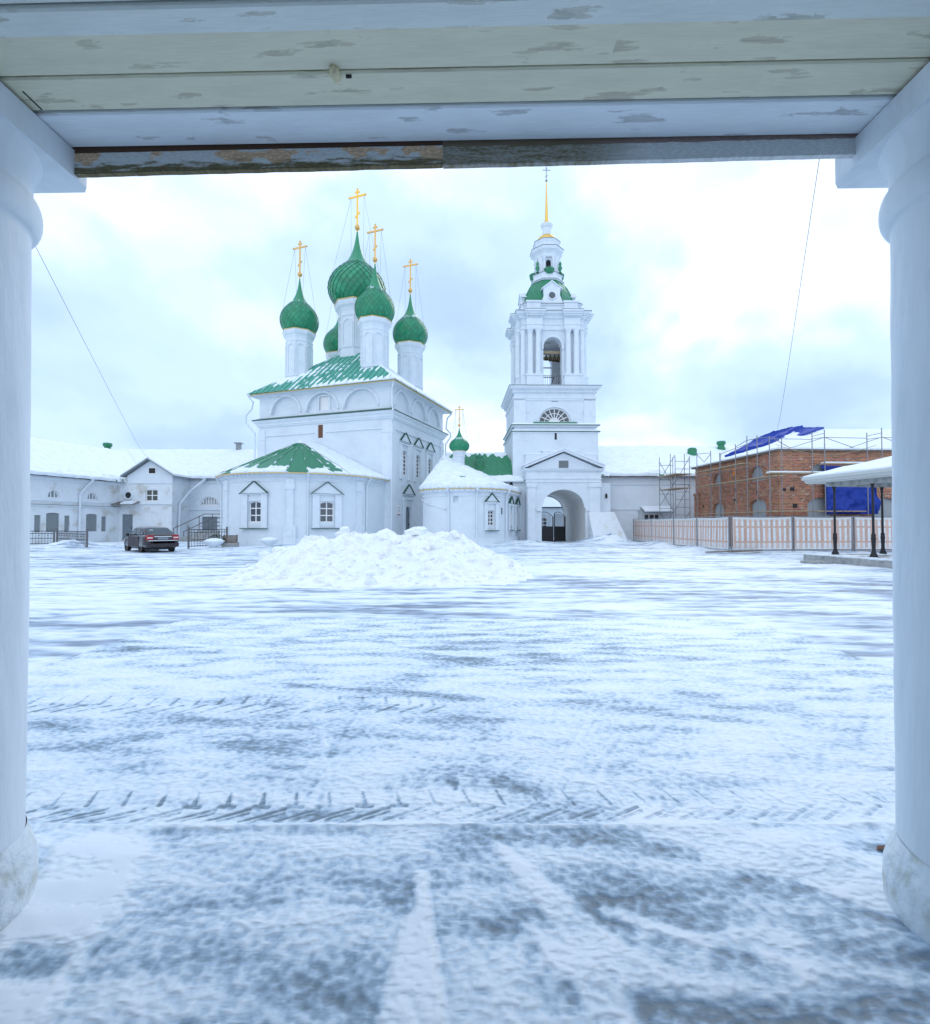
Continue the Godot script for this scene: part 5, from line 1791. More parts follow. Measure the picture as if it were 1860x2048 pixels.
	for k in 9:
		rl.tube([Vector3(-0.8 + k * 0.2, 14.0, cz + 2.3), Vector3(-0.8 + k * 0.2, 14.95, cz + 2.3)], 0.014, 4)
	part(bm, "railing", rl, M.grey_iron)
	var st := nb()
	st.tube([Vector3(-0.5, 14.0, cz + 0.6), Vector3(-0.5, 16.2, cz + 0.6), Vector3(0.3, 16.2, cz + 0.6)], 0.05)
	st.tube([Vector3(-0.5, 15.3, cz + 0.6), Vector3(0.5, 15.3, cz + 0.6), Vector3(0.1, 14.1, cz + 0.6)], 0.035)
	part(bm, "ringing_stand", st, M.iron)
	var big := nb()
	big.lathe([Vector2(0.55, -1.0), Vector2(0.47, -0.85), Vector2(0.36, -0.5), Vector2(0.3, -0.15), Vector2(0.12, 0.0), Vector2(0.03, 0.2)], 20, Vector3(-1.1, 16.9, cz))
	part(bm, "bell", big, M.bronze)

func make_gates() -> void:
	# two leaves of the iron gate at the far end of the passage
	for k in 2:
		var t := thing("iron_gate_leaf", "black iron gate leaf closed against the passage wall" if k == 0 else "black iron gate leaf standing ajar in the passage", "gate", Vector3(7.85, 0, -43.3) + Vector3(-1.3 if k == 0 else 0.02, 0.03, -0.9), 1.0 if k == 0 else 28.0, "iron gate leaves")
		var w := 1.27
		part(t, "frame", boxes([[0, 0.07, 0, 2.5, -0.03, 0.03], [w - 0.07, w, 0, 2.2, -0.03, 0.03], [0.07, w - 0.07, 0.05, 0.12, -0.03, 0.03], [0.07, w - 0.07, 1.3, 1.36, -0.03, 0.03]]), M.iron)
		var top := nb()
		var pts := []
		for i in 13:
			var u := i / 12.0
			pts.append(Vector3(0.03 + (w - 0.06) * u, 2.35 + 0.38 * sin(PI * (0.15 + 0.75 * u)) - 0.25 * u, 0))
		top.tube(pts, 0.03, 5)
		part(t, "top_rail", top, M.iron)
		part(t, "panel", boxes([[0.07, w - 0.07, 0.12, 1.3, -0.012, 0.012]]), M.iron)
		for i in 10:
			var x := 0.13 + i * 0.112
			part(t, "bar", boxes([[x, x + 0.034, 1.36, 2.3 + 0.3 * sin(PI * (0.15 + 0.75 * x / w)) - 0.25 * x / w, -0.011, 0.011]]), M.iron)
	# a house in the yard behind the gate
	var y := thing("yard_house", "white house with a snowy roof seen through the gateway", "house", Vector3(8.0, 0, -62), 1.0)
	var b := nb()
	b.facade(-9, 9, 0, 3.7, [[-1.9, -0.9, 0.2, 2.4, 0.0], [1.2, 2.2, 1.0, 2.4, 0.3]], 0.25)
	part(y, "wall", b, M.wall)
	part(y, "wall", boxes([[-9, 9, 0, 3.7, -6, -0.3]]), M.wall)
	part(y, "door", boxes([[-1.9, -0.9, 0.2, 2.4, -0.24, -0.18]]), plain(0.1, 0.2, 0.28, 0.5))
	window(y, Transform3D(Basis.IDENTITY, Vector3(1.7, 1.0, 0)), 1.0, 1.4, 0.3, 2, 3, 0.18)
	b = nb()
	b.prism(PackedVector2Array([Vector2(-0.6, 3.7), Vector2(6.6, 3.7), Vector2(3, 6.2)]), -9.3, 9.3)
	b.T = Transform3D.IDENTITY
	var r := part(y, "roof", b, M.snow)
	r.rotation_degrees.y = 90
	part(y, "gutter", boxes([[-9.3, 9.3, 3.55, 3.7, 0.3, 0.62]]), M.black)

# ---------------------------------------------------------------- the trading rows round the square
func snow_roof(t: Node, a: Vector3, b: Vector3, c: Vector3, d: Vector3, nu: int, nv: int, deep := 0.22) -> void:
	var rb := nb()
	rb.quad(a, b, c, d)
	rb.quad(a - Vector3(0, 0.06, 0), d - Vector3(0, 0.06, 0), c - Vector3(0, 0.06, 0), b - Vector3(0, 0.06, 0))
	var roof := part(t, "roof", rb, M.green)
	var nn := (b - a).cross(d - a).normalized()
	snow_patch(roof, func(u: float, v: float) -> Vector3: return a.lerp(b, u).lerp(d.lerp(c, u), v) + (a - d).normalized() * (0.12 + 0.1 * noise_b.get_noise_1d(u * 40)) * maxf(0, 1 - v * 12), nn, nu, nv, func(_u: float, v: float, q: Vector3) -> float:
		return deep + 0.3 * deep * noise_b.get_noise_3dv(q * 0.6) + 0.25 * deep * noise_a.get_noise_3dv(q * 2.0) - deep * 1.4 * smoothstep(0.3, 0.5, noise_a.get_noise_3dv(q * Vector3(0.5, 0.5, 0.5) + Vector3(40, 0, 0))) * smoothstep(0.14, 0.03, v))

func vent_pot(t: Node, at: Vector3, s: float) -> void:
	var b := nb()
	b.lathe([Vector2(0.42, -0.8), Vector2(0.42, 0.25), Vector2(0.34, 0.4), Vector2(0.3, 0.55), Vector2(0.42, 0.66), Vector2(0.46, 0.85), Vector2(0.4, 1.0), Vector2(0.0, 1.06)], 16)
	var o := part(t, "roof_vent", b, M.green, "round green metal roof vent")
	o.position = at
	o.scale = Vector3.ONE * s

func make_rows() -> void:
	# left wing, running away from the gallery
	var t := thing("trading_row", "long white arcade wing with grey shutters and a snow roof behind the low iron fence", "building", Vector3(-32.5, 0, -47), 75.5)
	var lower := [[-13.2, -12.2, 0.95, 2.5, 0.1], [-9.9, -8.9, 0.95, 2.5, 0.1], [-7.36, -6.89, 0.93, 2.32, 0.0], [-6.48, -5.44, 0.95, 2.53, 0.1], [-5.02, -4.6, 0.93, 2.31, 0.0], [-3.17, -2.16, 0.95, 2.5, 0.1], [-1.75, -1.3, 0.93, 2.28, 0.0]]
	var upper := [[-9.8, -8.9, 3.75, 4.4, 0.55], [-6.38, -5.46, 3.75, 4.4, 0.55], [-3.08, -2.21, 3.75, 4.4, 0.55]]
	var b := nb()
	b.facade(-40, 0, 0, 3.1, lower, 0.2)
	b.facade(-40, 0, 3.1, 5.5, upper, 0.25)
	part(t, "wall", b, M.old_wall)
	part(t, "wall", boxes([[-40, 0, 0, 5.5, -12, -0.3]]), M.old_wall)
	for o in lower:
		var s := nb()
		s.prism(arch_poly(o[1] - o[0], o[3] - o[2], o[4]), -0.16, -0.1)
		if o[1] - o[0] > 0.7:
			s.box(-0.02, 0.02, 0, o[3] - o[2] - 0.1, -0.1, -0.085)
			for k in 4:
				s.box(-(o[1] - o[0]) / 2, (o[1] - o[0]) / 2, 0.2 + k * 0.35, 0.24 + k * 0.35, -0.1, -0.088)
		part(t, "shutter", s, M.shutter).position = Vector3((o[0] + o[1]) / 2, o[2], 0)
	for o in upper:
		window(t, Transform3D(Basis.IDENTITY, Vector3((o[0] + o[1]) / 2, o[2], 0)), o[1] - o[0], o[3] - o[2], o[4], 3, 1, 0.18, {}, M.grey_glass, "lunette")
	part(t, "string_course", boxes([[-40, -0.05, 3.08, 3.16, 0, 0.14], [-40, -0.05, 3.5, 3.66, 0, 0.06]]), M.trim)
	part(t, "string_cap", boxes([[-40, -0.05, 3.16, 3.2, 0, 0.17]]), M.shutter)
	part(t, "cornice", boxes([[-40, 0, 5.2, 5.32, 0, 0.12], [-40, 0, 5.32, 5.48, 0, 0.26]]), M.trim)
	part(t, "gutter", boxes([[-40, -0.1, 5.48, 5.56, -0.1, 0.5]]), M.black)
	snow_roof(t, Vector3(-40, 5.6, 0.5), Vector3(2.5, 5.6, 0.5), Vector3(6, 9.3, -6), Vector3(-40, 9.3, -6), 220, 40)
	downpipe(t, [Vector3(-3.0, 5.4, 0.45), Vector3(-3.4, 4.8, 0.2), Vector3(-3.84, 4.2, 0.14), Vector3(-3.84, 0.2, 0.14)], 0.09)
	vent_pot(t, Vector3(-6.6, 9.25, -5.7), 1.0)
	# corner block with the gable
	var g := thing("corner_house", "white corner house with a small gable, grey door and pipe-held canopy", "house", Vector3(-32.5, 0, -47), 0.0)
	b = nb()
	b.facade(0, 4.95, 0, 3.5, [[0.27, 1.26, 0.05, 2.51, 0.0]], 0.22)
	b.facade(0, 4.95, 3.5, 5.45, [[2.43, 3.58, 3.75, 4.85, 0.1]], 0.22)
	b.tri(Vector3(0.0, 5.45, 0), Vector3(0.75, 5.45, 0), Vector3(0.75, 6.1, 0))
	part(g, "wall", b, M.old_wall)
	b = nb()
	b.prism(PackedVector2Array([Vector2(0.7, 5.45), Vector2(4.95, 5.45), Vector2(4.95, 6.25), Vector2(2.84, 7.6), Vector2(0.7, 6.15)]), -3.0, -0.001)
	part(g, "gable", b, M.wall)
	b = nb()
	b.quad(Vector3(4.95, 0, 0), Vector3(4.95, 0, -3.2), Vector3(4.95, 5.45, -3.2), Vector3(4.95, 5.45, 0))
	part(g, "wall", b, M.old_wall)
	part(g, "wall", boxes([[0.0, 4.9, 0, 5.45, -3.2, -0.3]]), M.old_wall)
	part(g, "slit_window", boxes([[4.94, 4.97, 0.95, 2.33, -1.35, -1.05]]), M.shutter)
	part(g, "vent_hole", boxes([[2.72, 3.36, 6.36, 6.87, -0.03, 0.02]]), M.black)
	part(g, "vent_frame", boxes([[2.66, 2.73, 6.3, 6.93, -0.02, 0.05], [3.35, 3.42, 6.3, 6.93, -0.02, 0.05], [2.73, 3.35, 6.86, 6.93, -0.02, 0.05], [2.73, 3.35, 6.3, 6.37, -0.02, 0.05]]), M.frame)
	window(g, Transform3D(Basis.IDENTITY, Vector3(3.005, 3.75, 0)), 1.15, 1.1, 0.1, 2, 2, 0.16, {}, plain(0.1, 0.1, 0.09, 0.15))
	part(g, "string_course", boxes([[0, 4.95, 3.45, 3.6, 0, 0.1], [0.7, 4.95, 5.42, 5.5, 0, 0.08]]), M.trim)
	var dr := part(g, "door", boxes([[0.27, 1.26, 0.05, 2.51, -0.2, -0.12]]), M.door, "tall grey metal door")
	part(dr, "handle", boxes([[1.12, 1.16, 1.1, 1.3, -0.12, -0.06]]), M.iron)
	var cp := nb(Transform3D(Basis(Vector3.RIGHT, deg_to_rad(18)), Vector3(0, 3.72, 0)))
	cp.box(-0.15, 1.95, -0.05, 0.0, 0, 1.0)
	var can := part(g, "canopy", cp, M.old_timber)
	cp = nb(Transform3D(Basis(Vector3.RIGHT, deg_to_rad(18)), Vector3(0, 3.72, 0)))
	cp.box(0.7, 1.8, 0.0, 0.12, 0.25, 0.95)
	part(can, "snow", cp, M.snow)
	var hole := nb(Transform3D(Basis(Vector3.RIGHT, PI / 2), Vector3(0.85, 4.3, 0)))
	hole.lathe([Vector2(0.3, 0.0), Vector2(0.3, 0.12), Vector2(0.42, 0.12), Vector2(0.44, 0.0)], 18)
	var ho := part(g, "flue", hole, M.stained)
	hole = nb(Transform3D(Basis(Vector3.RIGHT, PI / 2), Vector3(0.85, 4.3, 0)))
	hole.lathe([Vector2(0.0, 0.02), Vector2(0.3, 0.02)], 18)
	part(ho, "flue_mouth", hole, M.black)
	for s in [-1.0, 1.0]:
		var lo := Vector2(2.84 + s * 2.5, 6.0 if s < 0 else 6.05)
		var hi := Vector2(2.84, 7.66)
		var bb := nb()
		var pts := PackedVector2Array([lo, lo + Vector2(0, 0.1), hi + Vector2(0, 0.1), hi])
		if s < 0:
			pts.reverse()
		bb.prism(pts, -5.0, 0.5)
		var rf := part(g, "roof", bb, M.shutter)
		bb = nb()
		pts = PackedVector2Array([lo + Vector2(0, 0.102), lo + Vector2(0, 0.26), hi + Vector2(0, 0.26), hi + Vector2(0, 0.102)])
		if s < 0:
			pts.reverse()
		bb.prism(pts, -5.0, 0.42)
		part(rf, "snow", bb, M.snow)
	downpipe(g, [Vector3(-0.1, 5.45, 0.5), Vector3(-0.1, 5.2, 0.45), Vector3(-0.5, 4.3, 0.3), Vector3(-0.55, 0.2, 0.3)], 0.11)
	downpipe(g, [Vector3(6.6, 5.95, -2.6), Vector3(5.6, 4.9, -2.0), Vector3(5.1, 3.5, -1.0), Vector3(5.1, 0.2, -0.9)], 0.1)
	# wing behind the church
	var w := thing("rear_row", "white wing with a fan lunette above a grey door, beside the church apse", "building", Vector3(-27.55, 0, -50), 0.0)
	b = nb()
	b.facade(0, 16, 0, 3.0, [[1.25, 2.78, 0.3, 2.33, 0.0]], 0.25)
	b.facade(0, 16, 3.0, 6.1, [[1.05, 2.92, 3.47, 4.33, 0.86]], 0.25)
	part(w, "wall", b, M.wall)
	part(w, "wall", boxes([[0, 16, 0, 6.1, -10, -0.35]]), M.wall)
	window(w, Transform3D(Basis.IDENTITY, Vector3(1.985, 3.47, 0)), 1.87, 0.86, 0.86, 7, 1, 0.18, {}, M.grey_glass, "lunette")
	part(w, "door", boxes([[1.25, 2.0, 0.3, 2.33, -0.2, -0.14], [2.02, 2.78, 0.3, 2.33, -0.2, -0.14]]), M.door, "grey double door")
	part(w, "string_course", boxes([[0, 16, 3.0, 3.12, 0, 0.12], [0, 16, 5.7, 5.85, 0, 0.14]]), M.trim)
	part(w, "gutter", boxes([[0, 16, 6.08, 6.16, -0.1, 0.5]]), M.shutter)
	snow_roof(w, Vector3(-14, 6.2, 0.5), Vector3(16, 6.2, 0.5), Vector3(16, 9.8, -6), Vector3(-14, 9.8, -6), 140, 36)
	vent_pot(w, Vector3(-10.9, 9.3, -3.6), 1.0)
	part(w, "chimney", boxes([[1.9, 2.35, 8.9, 10.6, -6.2, -5.75], [1.75, 2.5, 10.6, 10.72, -6.35, -5.6]]), M.steel)
	# right wing beyond the gate
	var r := thing("gate_row", "plain white wall with a snowy roof between gate tower and brick building", "building", Vector3(11.6, 0, -44.5), 0.0)
	b = nb()
	b.facade(0, 44, 0, 5.85, [[4.35, 5.75, 1.6, 2.5, 0.0]], 0.25)
	part(r, "wall", b, M.wall)
	part(r, "wall", boxes([[0, 44, 0, 5.85, -12, -0.35]]), M.wall)
	window(r, Transform3D(Basis.IDENTITY, Vector3(5.05, 1.6, 0)), 1.4, 0.9, 0, 3, 1, 0.15)
	part(r, "string_course", boxes([[0, 44, 5.1, 5.2, 0, 0.1]]), M.trim)
	part(r, "ledge", boxes([[1.2, 3.7, 0, 2.85, 0, 0.3], [1.1, 3.8, 2.85, 2.95, 0, 0.36]]), M.wall)
	part(r, "gutter", boxes([[0, 44, 5.78, 5.86, -0.1, 0.5]]), M.old_timber)
	var cb := nb(Transform3D(Basis(Vector3.RIGHT, deg_to_rad(24)), Vector3(0, 3.15, 0)))
	cb.box(4.0, 6.6, -0.06, 0, 0, 1.2)
	var cn := part(r, "canopy", cb, M.shutter)
	cb = nb(Transform3D(Basis(Vector3.RIGHT, deg_to_rad(24)), Vector3(0, 3.15, 0)))
	cb.box(4.02, 6.58, 0, 0.1, 0.05, 1.22)
	part(cn, "snow", cb, M.snow)
	snow_roof(r, Vector3(0.4, 5.9, 0.5), Vector3(44, 5.9, 0.5), Vector3(44, 9.4, -6.5), Vector3(0.4, 9.4, -6.5), 180, 36)
	vent_pot(r, Vector3(14.1, 8.95, -5.5), 0.95)
	var pot := nb()
	pot.lathe([Vector2(0.4, -0.4), Vector2(0.43, 0.0), Vector2(0.43, 0.6), Vector2(0.3, 0.75), Vector2(0.0, 0.8)], 16)
	part(r, "roof_vent", pot, M.green, "squat dark green roof vent").position = Vector3(10.5, 8.25, -4.0)

# ---------------------------------------------------------------- brick building under repair
func make_brick_house() -> void:
	var t := thing("brick_house", "bare red-brick building under repair with boarded arched windows and wrapped roof", "building", Vector3(19.2, 0, -30.5), 2.9)
	var left := Transform3D(Basis(Vector3(0, 0, 1), Vector3.UP, Vector3(-1, 0, 0)), Vector3.ZERO)
	var ll := [[-7.4, -6.0, 0.9, 3.17, 0.45], [-2.9, -1.25, 0.9, 3.2, 0.4]]
	var lu := [[-7.35, -6.3, 4.44, 5.35, 0.8], [-2.9, -1.45, 4.4, 5.4, 0.8]]
	var fl := [[1.77, 3.4, 0.9, 3.21, 0.42], [5.9, 7.6, 0.9, 3.22, 0.42], [10.2, 11.9, 0.9, 3.22, 0.42]]
	var fu := [[1.95, 3.35, 4.45, 5.32, 0.75], [6.1, 7.5, 4.45, 5.32, 0.75], [10.4, 11.8, 4.45, 5.32, 0.75]]
	var b := nb(left)
	b.facade(-10, 0, 0, 3.8, ll, 0.3)
	b.facade(-10, 0, 3.8, 6.1, lu, 0.3)
	part(t, "wall", b, M.brick)
	b = nb()
	b.facade(0, 17, 0, 3.8, fl, 0.3)
	b.facade(0, 17, 3.8, 6.1, fu, 0.3)
	part(t, "wall", b, M.brick)
	part(t, "wall", boxes([[0.35, 17, 0, 6.05, -10, -0.4]]), M.brick)
	# brick arches over the openings, pilaster strips and broken niches
	for s in [[left, ll], [left, lu], [Transform3D.IDENTITY, fl], [Transform3D.IDENTITY, fu]]:
		for o in s[1]:
			var rx: float = (o[1] - o[0]) / 2
			var k := 13
			for i in k:
				var a := PI - PI * (i + 0.06) / k
				var c := PI - PI * (i + 0.94) / k
				var q := nb(s[0])
				var cx: float = (o[0] + o[1]) / 2
				var cy: float = o[3] - o[4]
				q.prism(PackedVector2Array([Vector2(cx + cos(a) * rx, cy + sin(a) * o[4]), Vector2(cx + cos(c) * rx, cy + sin(c) * o[4]), Vector2(cx + cos(c) * (rx + 0.25), cy + sin(c) * (o[4] + 0.25)), Vector2(cx + cos(a) * (rx + 0.25), cy + sin(a) * (o[4] + 0.25))]), 0, 0.03)
				part(t, "arch_brick", q, M.brick)
			var bd := nb(s[0] * Transform3D(Basis.IDENTITY, Vector3((o[0] + o[1]) / 2, o[2], 0)))
			bd.prism(arch_poly(o[1] - o[0] - 0.01, o[3] - o[2] - 0.005, o[4]), -0.22, -0.17)
			bd.box(-rx, rx, (o[3] - o[2]) * 0.42, (o[3] - o[2]) * 0.42 + 0.07, -0.17, -0.14)
			bd.box(-0.04, 0.04, 0, o[3] - o[2] - 0.02, -0.17, -0.15)
			part(t, "window_board", bd, plain(0.36, 0.4, 0.42, 0.7), "grey board closing an arched window")
	var pil := nb(left)
	pil.box(-10.0, -9.3, 0, 3.9, 0, 0.12)
	pil.box(-10.05, -9.25, 3.9, 4.05, 0, 0.17)
	part(t, "pilaster", pil, M.brick)
	part(t, "pilaster", boxes([[-0.1, 0.75, 0, 6.08, -0.7, 0.1]]), M.brick)
	for a in [[-0.1, 3.62, 0.2], [0.35, 3.62, 0.28], [0.5, 2.6, 0.3], [1.0, 4.6, 0.14]]:
		part(t, "putlog_hole", boxes([[a[0] + 0.25, a[0] + 0.25 + a[2], a[1], a[1] + a[2] * 0.8, 0.09, 0.104]]), M.black)
	for a in [[-4.6, 3.9], [-2.2, 3.6], [-4.7, 3.2], [-8.9, 2.9]]:
		var q := nb(left)
		q.box(a[0], a[0] + 0.16, a[1], a[1] + 0.2, -0.01, 0.005)
		part(t, "putlog_hole", q, M.black)
	var ol := nb(left)
	ol.box(-4.75, -4.4, 5.0, 5.5, 0.01, 0.04)
	part(t, "warning_sheet", ol, M.orange, "small orange sheet on the brickwork")
	part(t, "eave_board", boxes([[-0.25, 17, 6.05, 6.17, -10.2, 0.25]]), M.old_timber)
	# roof wrapped in white sheeting with snow
	var A := Vector3(-0.3, 6.18, 0.3)
	var B := Vector3(17.3, 6.18, 0.3)
	var R0 := Vector3(4.9, 8.4, -5.0)
	var R1 := Vector3(17.3, 8.4, -5.0)
	var L := Vector3(-0.3, 6.18, -10.3)
	var rb := nb()
	rb.quad(A, B, R1, R0)
	rb.tri(L, A, R0)
	rb.quad(Vector3(17.3, 6.18, -10.3), L, R0, R1)
	var roof := part(t, "roof", rb, M.wrap)
	var nf := (B - A).cross(R0 - A).normalized()
	var nl := (A - L).cross(R0 - L).normalized()
	snow_patch(roof, func(u: float, v: float) -> Vector3: return A.lerp(B, u).lerp(R0.lerp(R1, u), v), nf, 150, 40, func(u: float, v: float, q: Vector3) -> float:
		return 0.06 + 0.05 * noise_b.get_noise_2d(q.x * 0.7 + v * 2.0, v * 9.0) + 0.03 * noise_a.get_noise_2d(q.x * 3.0 + v * 9, v * 4.0) - 0.2 * smoothstep(0.13, 0.05, u) * smoothstep(0.55, 0.75, v))
	snow_patch(roof, func(u: float, v: float) -> Vector3: return L.lerp(A, u).lerp(R0, v * 0.98), nl, 70, 36, func(_u: float, v: float, q: Vector3) -> float:
		return 0.05 + 0.05 * noise_b.get_noise_2d(q.z * 0.9, v * 6.0) + 0.02 * noise_a.get_noise_2d(q.z * 4, v * 9))
	# blue tarpaulins
	var tp := thing("roof_tarpaulin", "crumpled blue tarpaulin tied over the hip of the wrapped roof", "tarpaulin", Vector3(19.2, 0, -30.5), 2.9)
	var p0 := L.lerp(A, 0.34).lerp(R0, 0.14)
	var p1 := L.lerp(A, 0.78).lerp(R0, 0.3)
	sheet_part(tp, "sheet", p0, p1, R0 + Vector3(0.3, 0.06, 0.25), R0 + Vector3(-1.6, -0.3, -0.1), nl, 0.2, 0.16, M.tarp)
	sheet_part(tp, "sheet", p1, A.lerp(R0, 0.62) + Vector3(0.9, 0, 0), R0.lerp(R1, 0.16) + nf * 0.05, R0 + Vector3(0.2, 0.0, 0.1), nf, 0.14, 0.09, M.tarp)
	var hang := thing("wall_tarpaulin", "creased blue tarpaulin hanging on the brick front behind the pavilion", "tarpaulin", Vector3(19.2, 0, -30.5), 2.9)
	sheet_part(hang, "sheet", Vector3(2.7, 2.2, 0.35), Vector3(5.9, 2.2, 0.45), Vector3(5.9, 4.85, 0.3), Vector3(2.6, 4.95, 0.3), Vector3(0, 0, 1), 0.0, 0.4, M.tarp)
	sheet_part(hang, "sheet", Vector3(2.6, 4.95, 0.3), Vector3(5.9, 4.85, 0.3), Vector3(5.9, 5.15, -0.0), Vector3(2.6, 5.2, 0.0), Vector3(0, 0.8, 0.6), 0.0, 0.06, M.tarp)

func sheet_part(t: Node, called: String, a: Vector3, b: Vector3, c: Vector3, d: Vector3, nn: Vector3, lift: float, wave: float, m: Material) -> void:
	var s := snow_patch(t, func(u: float, v: float) -> Vector3: return a.lerp(b, u).lerp(d.lerp(c, u), v), nn, 30, 24, func(u: float, v: float, q: Vector3) -> float:
		return lift + wave * (noise_b.get_noise_3dv(q * 0.8) + 0.6 * absf(noise_a.get_noise_3dv(q * 1.3 + Vector3(u * 2, 0, 0)))), called)
	s.mesh.surface_set_material(0, m)

func make_scaffold() -> void:
	var t := thing("scaffolding", "grey tube scaffolding with timber walkways round the brick building", "scaffolding", Vector3(19.2, 0, -30.5), 2.9)
	var rod := func(a: Vector3, b: Vector3, r: float, called: String, m: Material) -> void:
		var q := nb()
		q.tube([a, b], r, 6)
		part(t, called, q, m)
	# along the left face
	var zs := [[-7.65, 7.1], [-5.7, 6.9], [-4.55, 6.6], [-2.67, 6.9], [-1.42, 7.25], [-0.4, 7.1], [0.75, 6.85]]
	for a in zs:
		rod.call(Vector3(-1.1, 0, a[0]), Vector3(-1.1, a[1], a[0]), 0.027, "upright", M.steel)
	for a in [[-5.7, 6.7], [-2.6, 6.6], [0.75, 6.75]]:
		rod.call(Vector3(-0.35, 0, a[0]), Vector3(-0.35, a[1], a[0]), 0.026, "upright", M.steel)
	for a in [[-7.65, 6.95, -5.7, 6.75], [-2.67, 6.7, -1.42, 6.95], [-1.42, 6.95, -0.4, 6.9], [-4.55, 6.5, -1.42, 6.7], [-7.65, 6.9, -6.6, 6.2], [-0.4, 6.9, 0.75, 6.8], [-5.7, 6.7, -6.6, 6.2]]:
		rod.call(Vector3(-1.1, a[1], a[0]), Vector3(-1.1, a[3], a[2]), 0.021, "rail", M.steel)
	rod.call(Vector3(-1.1, 5.2, -7.6), Vector3(-1.1, 5.15, 0.75), 0.028, "rail", M.grey_iron)
	for y in [2.35, 4.45, 5.55]:
		for k in 2:
			var q := nb(Transform3D(Basis(Vector3.UP, -PI / 2), Vector3(-0.95 + k * 0.4, y, 0)))
			q.plank(-8.0 + 0.5 * k, 1.0 if y < 5 else -2.0, -0.03, 0.03, -0.14, 0.14, 0.01)
			part(t, "walkway_plank", q, M.timber)
	# the tower at the far corner
	var cx := [-1.4, -0.1]
	for x in [-2.35, -1.2]:
		for z in [-11.4, -9.4, -8.6]:
			rod.call(Vector3(x, 0, z), Vector3(x, 7.2 if z < -9 else 6.9, z), 0.027, "upright", M.steel)
	for k in 11:
		var y := 0.5 + k * 0.6
		rod.call(Vector3(-2.35, y, -8.6), Vector3(-1.2, y, -8.6), 0.022, "rung", M.steel)
		if k % 2 == 0:
			rod.call(Vector3(-2.35, y, -11.4), Vector3(-1.2, y, -11.4), 0.022, "rung", M.steel)
	for k in 3:
		rod.call(Vector3(-2.35, 0.6 + k * 2.1, -8.6), Vector3(-1.2, 2.6 + k * 2.1, -8.6), 0.024, "brace", M.steel)
		rod.call(Vector3(-1.2, 0.6 + k * 2.1, -11.4), Vector3(-2.35, 2.6 + k * 2.1, -11.4), 0.024, "brace", M.steel)
		rod.call(Vector3(-2.35, 1.0 + k * 2.1, -11.4), Vector3(-2.35, 2.8 + k * 2.1, -8.6), 0.024, "brace", M.steel)
	for y in [4.4, 5.5]:
		part(t, "walkway_plank", boxes([[-2.4, -1.1, y, y + 0.05, -11.5, -8.5]]), M.timber)
	# along the front
	for a in [[1.35, 7.05], [2.12, 7.2], [4.75, 7.05], [5.68, 7.35], [8.4, 7.1], [9.3, 7.3]]:
		rod.call(Vector3(a[0], 0, 1.0), Vector3(a[0], a[1], 1.0), 0.027, "upright", M.steel)
	for a in [[1.35, 6.8, 2.12, 7.0], [4.75, 6.85, 5.68, 7.05], [1.35, 6.65, 2.12, 6.75], [4.75, 6.65, 5.68, 6.78], [0.0, 6.1, 2.12, 6.75], [2.12, 6.75, 3.9, 6.15], [3.7, 6.15, 5.68, 6.8], [5.68, 6.8, 7.5, 6.2], [2.12, 6.75, 4.75, 6.72], [5.68, 6.78, 8.4, 6.74], [-1.1, 6.65, 1.35, 6.62], [-1.1, 6.7, 0.0, 6.1]]:
		rod.call(Vector3(a[0], a[1], 1.0), Vector3(a[2], a[3], 1.0), 0.02, "rail", M.steel)
	for a in [[-1.2, 2.5, 4.62], [-1.2, 3.2, 2.36], [2.2, 6.4, 5.2], [3.3, 4.7, 2.36]]:
		var q := nb()
		q.plank(a[0], a[1], a[2] - 0.03, a[2] + 0.03, 0.45, 0.95, 0.01)
		var pl := part(t, "walkway_plank", q, M.timber)
		if a[2] > 3:
			q = nb()
			q.plank(a[0] + 0.05, a[1] - 0.05, a[2] + 0.031, a[2] + 0.12, 0.5, 0.9, 0.03)
			part(pl, "snow", q, M.snow)
	var rope := nb()
	var pts := []
	for k in 17:
		var u := k / 16.0
		pts.append(Vector3(lerpf(-0.9, 5.3, u), 6.3 - 0.6 * sin(PI * u), 1.02))
	rope.tube(pts, 0.014, 4)
	part(t, "rope", rope, M.timber)

# ---------------------------------------------------------------- hoarding with printed banners
func banner_material() -> StandardMaterial3D:
	var w := 640
	var h := 320
	var im := Image.create_empty(w, h, false, Image.FORMAT_RGB8)
	for y in h:
		for x in w:
			var u := x / float(w)
			var v := y / float(h)
			var k := u * 11.0
			var f := fposmod(k, 1.0) + 0.04 * sin(v * 5.0 + floorf(k) * 1.7)
			var c := Vector3(0.62, 0.64, 0.62)
			var tan_ := Vector3(0.6, 0.4, 0.32)
			if f > 0.6 and f < 0.95 and v > 0.14:
				c = Vector3(0.72, 0.74, 0.75)
			if f > 0.0 and f < 0.55 and v > 0.06 and v < 0.95:
				c = tan_ * (1.0 + 0.12 * sin(floorf(k) * 2.4))
			if (v > 0.27 and v < 0.32) or (v > 0.74 and v < 0.79):
				c = Vector3(0.58, 0.39, 0.31)
			if v > 0.8:
				c = c.lerp(Vector3(0.66, 0.66, 0.67), 0.35)
			c = c * (1.0 + 0.1 * noise_b.get_noise_2d(u * 14, v * 7))
			if u < 0.012 or u > 0.988 or v < 0.03:
				c = Vector3(0.66, 0.68, 0.69)
			im.set_pixel(x, y, lin(c.x, c.y, c.z))
	var m := StandardMaterial3D.new()
	m.albedo_texture = ImageTexture.create_from_image(im)
	m.roughness = 0.7
	m.backlight_enabled = true
	m.backlight = Color(0.25, 0.25, 0.25)
	return m

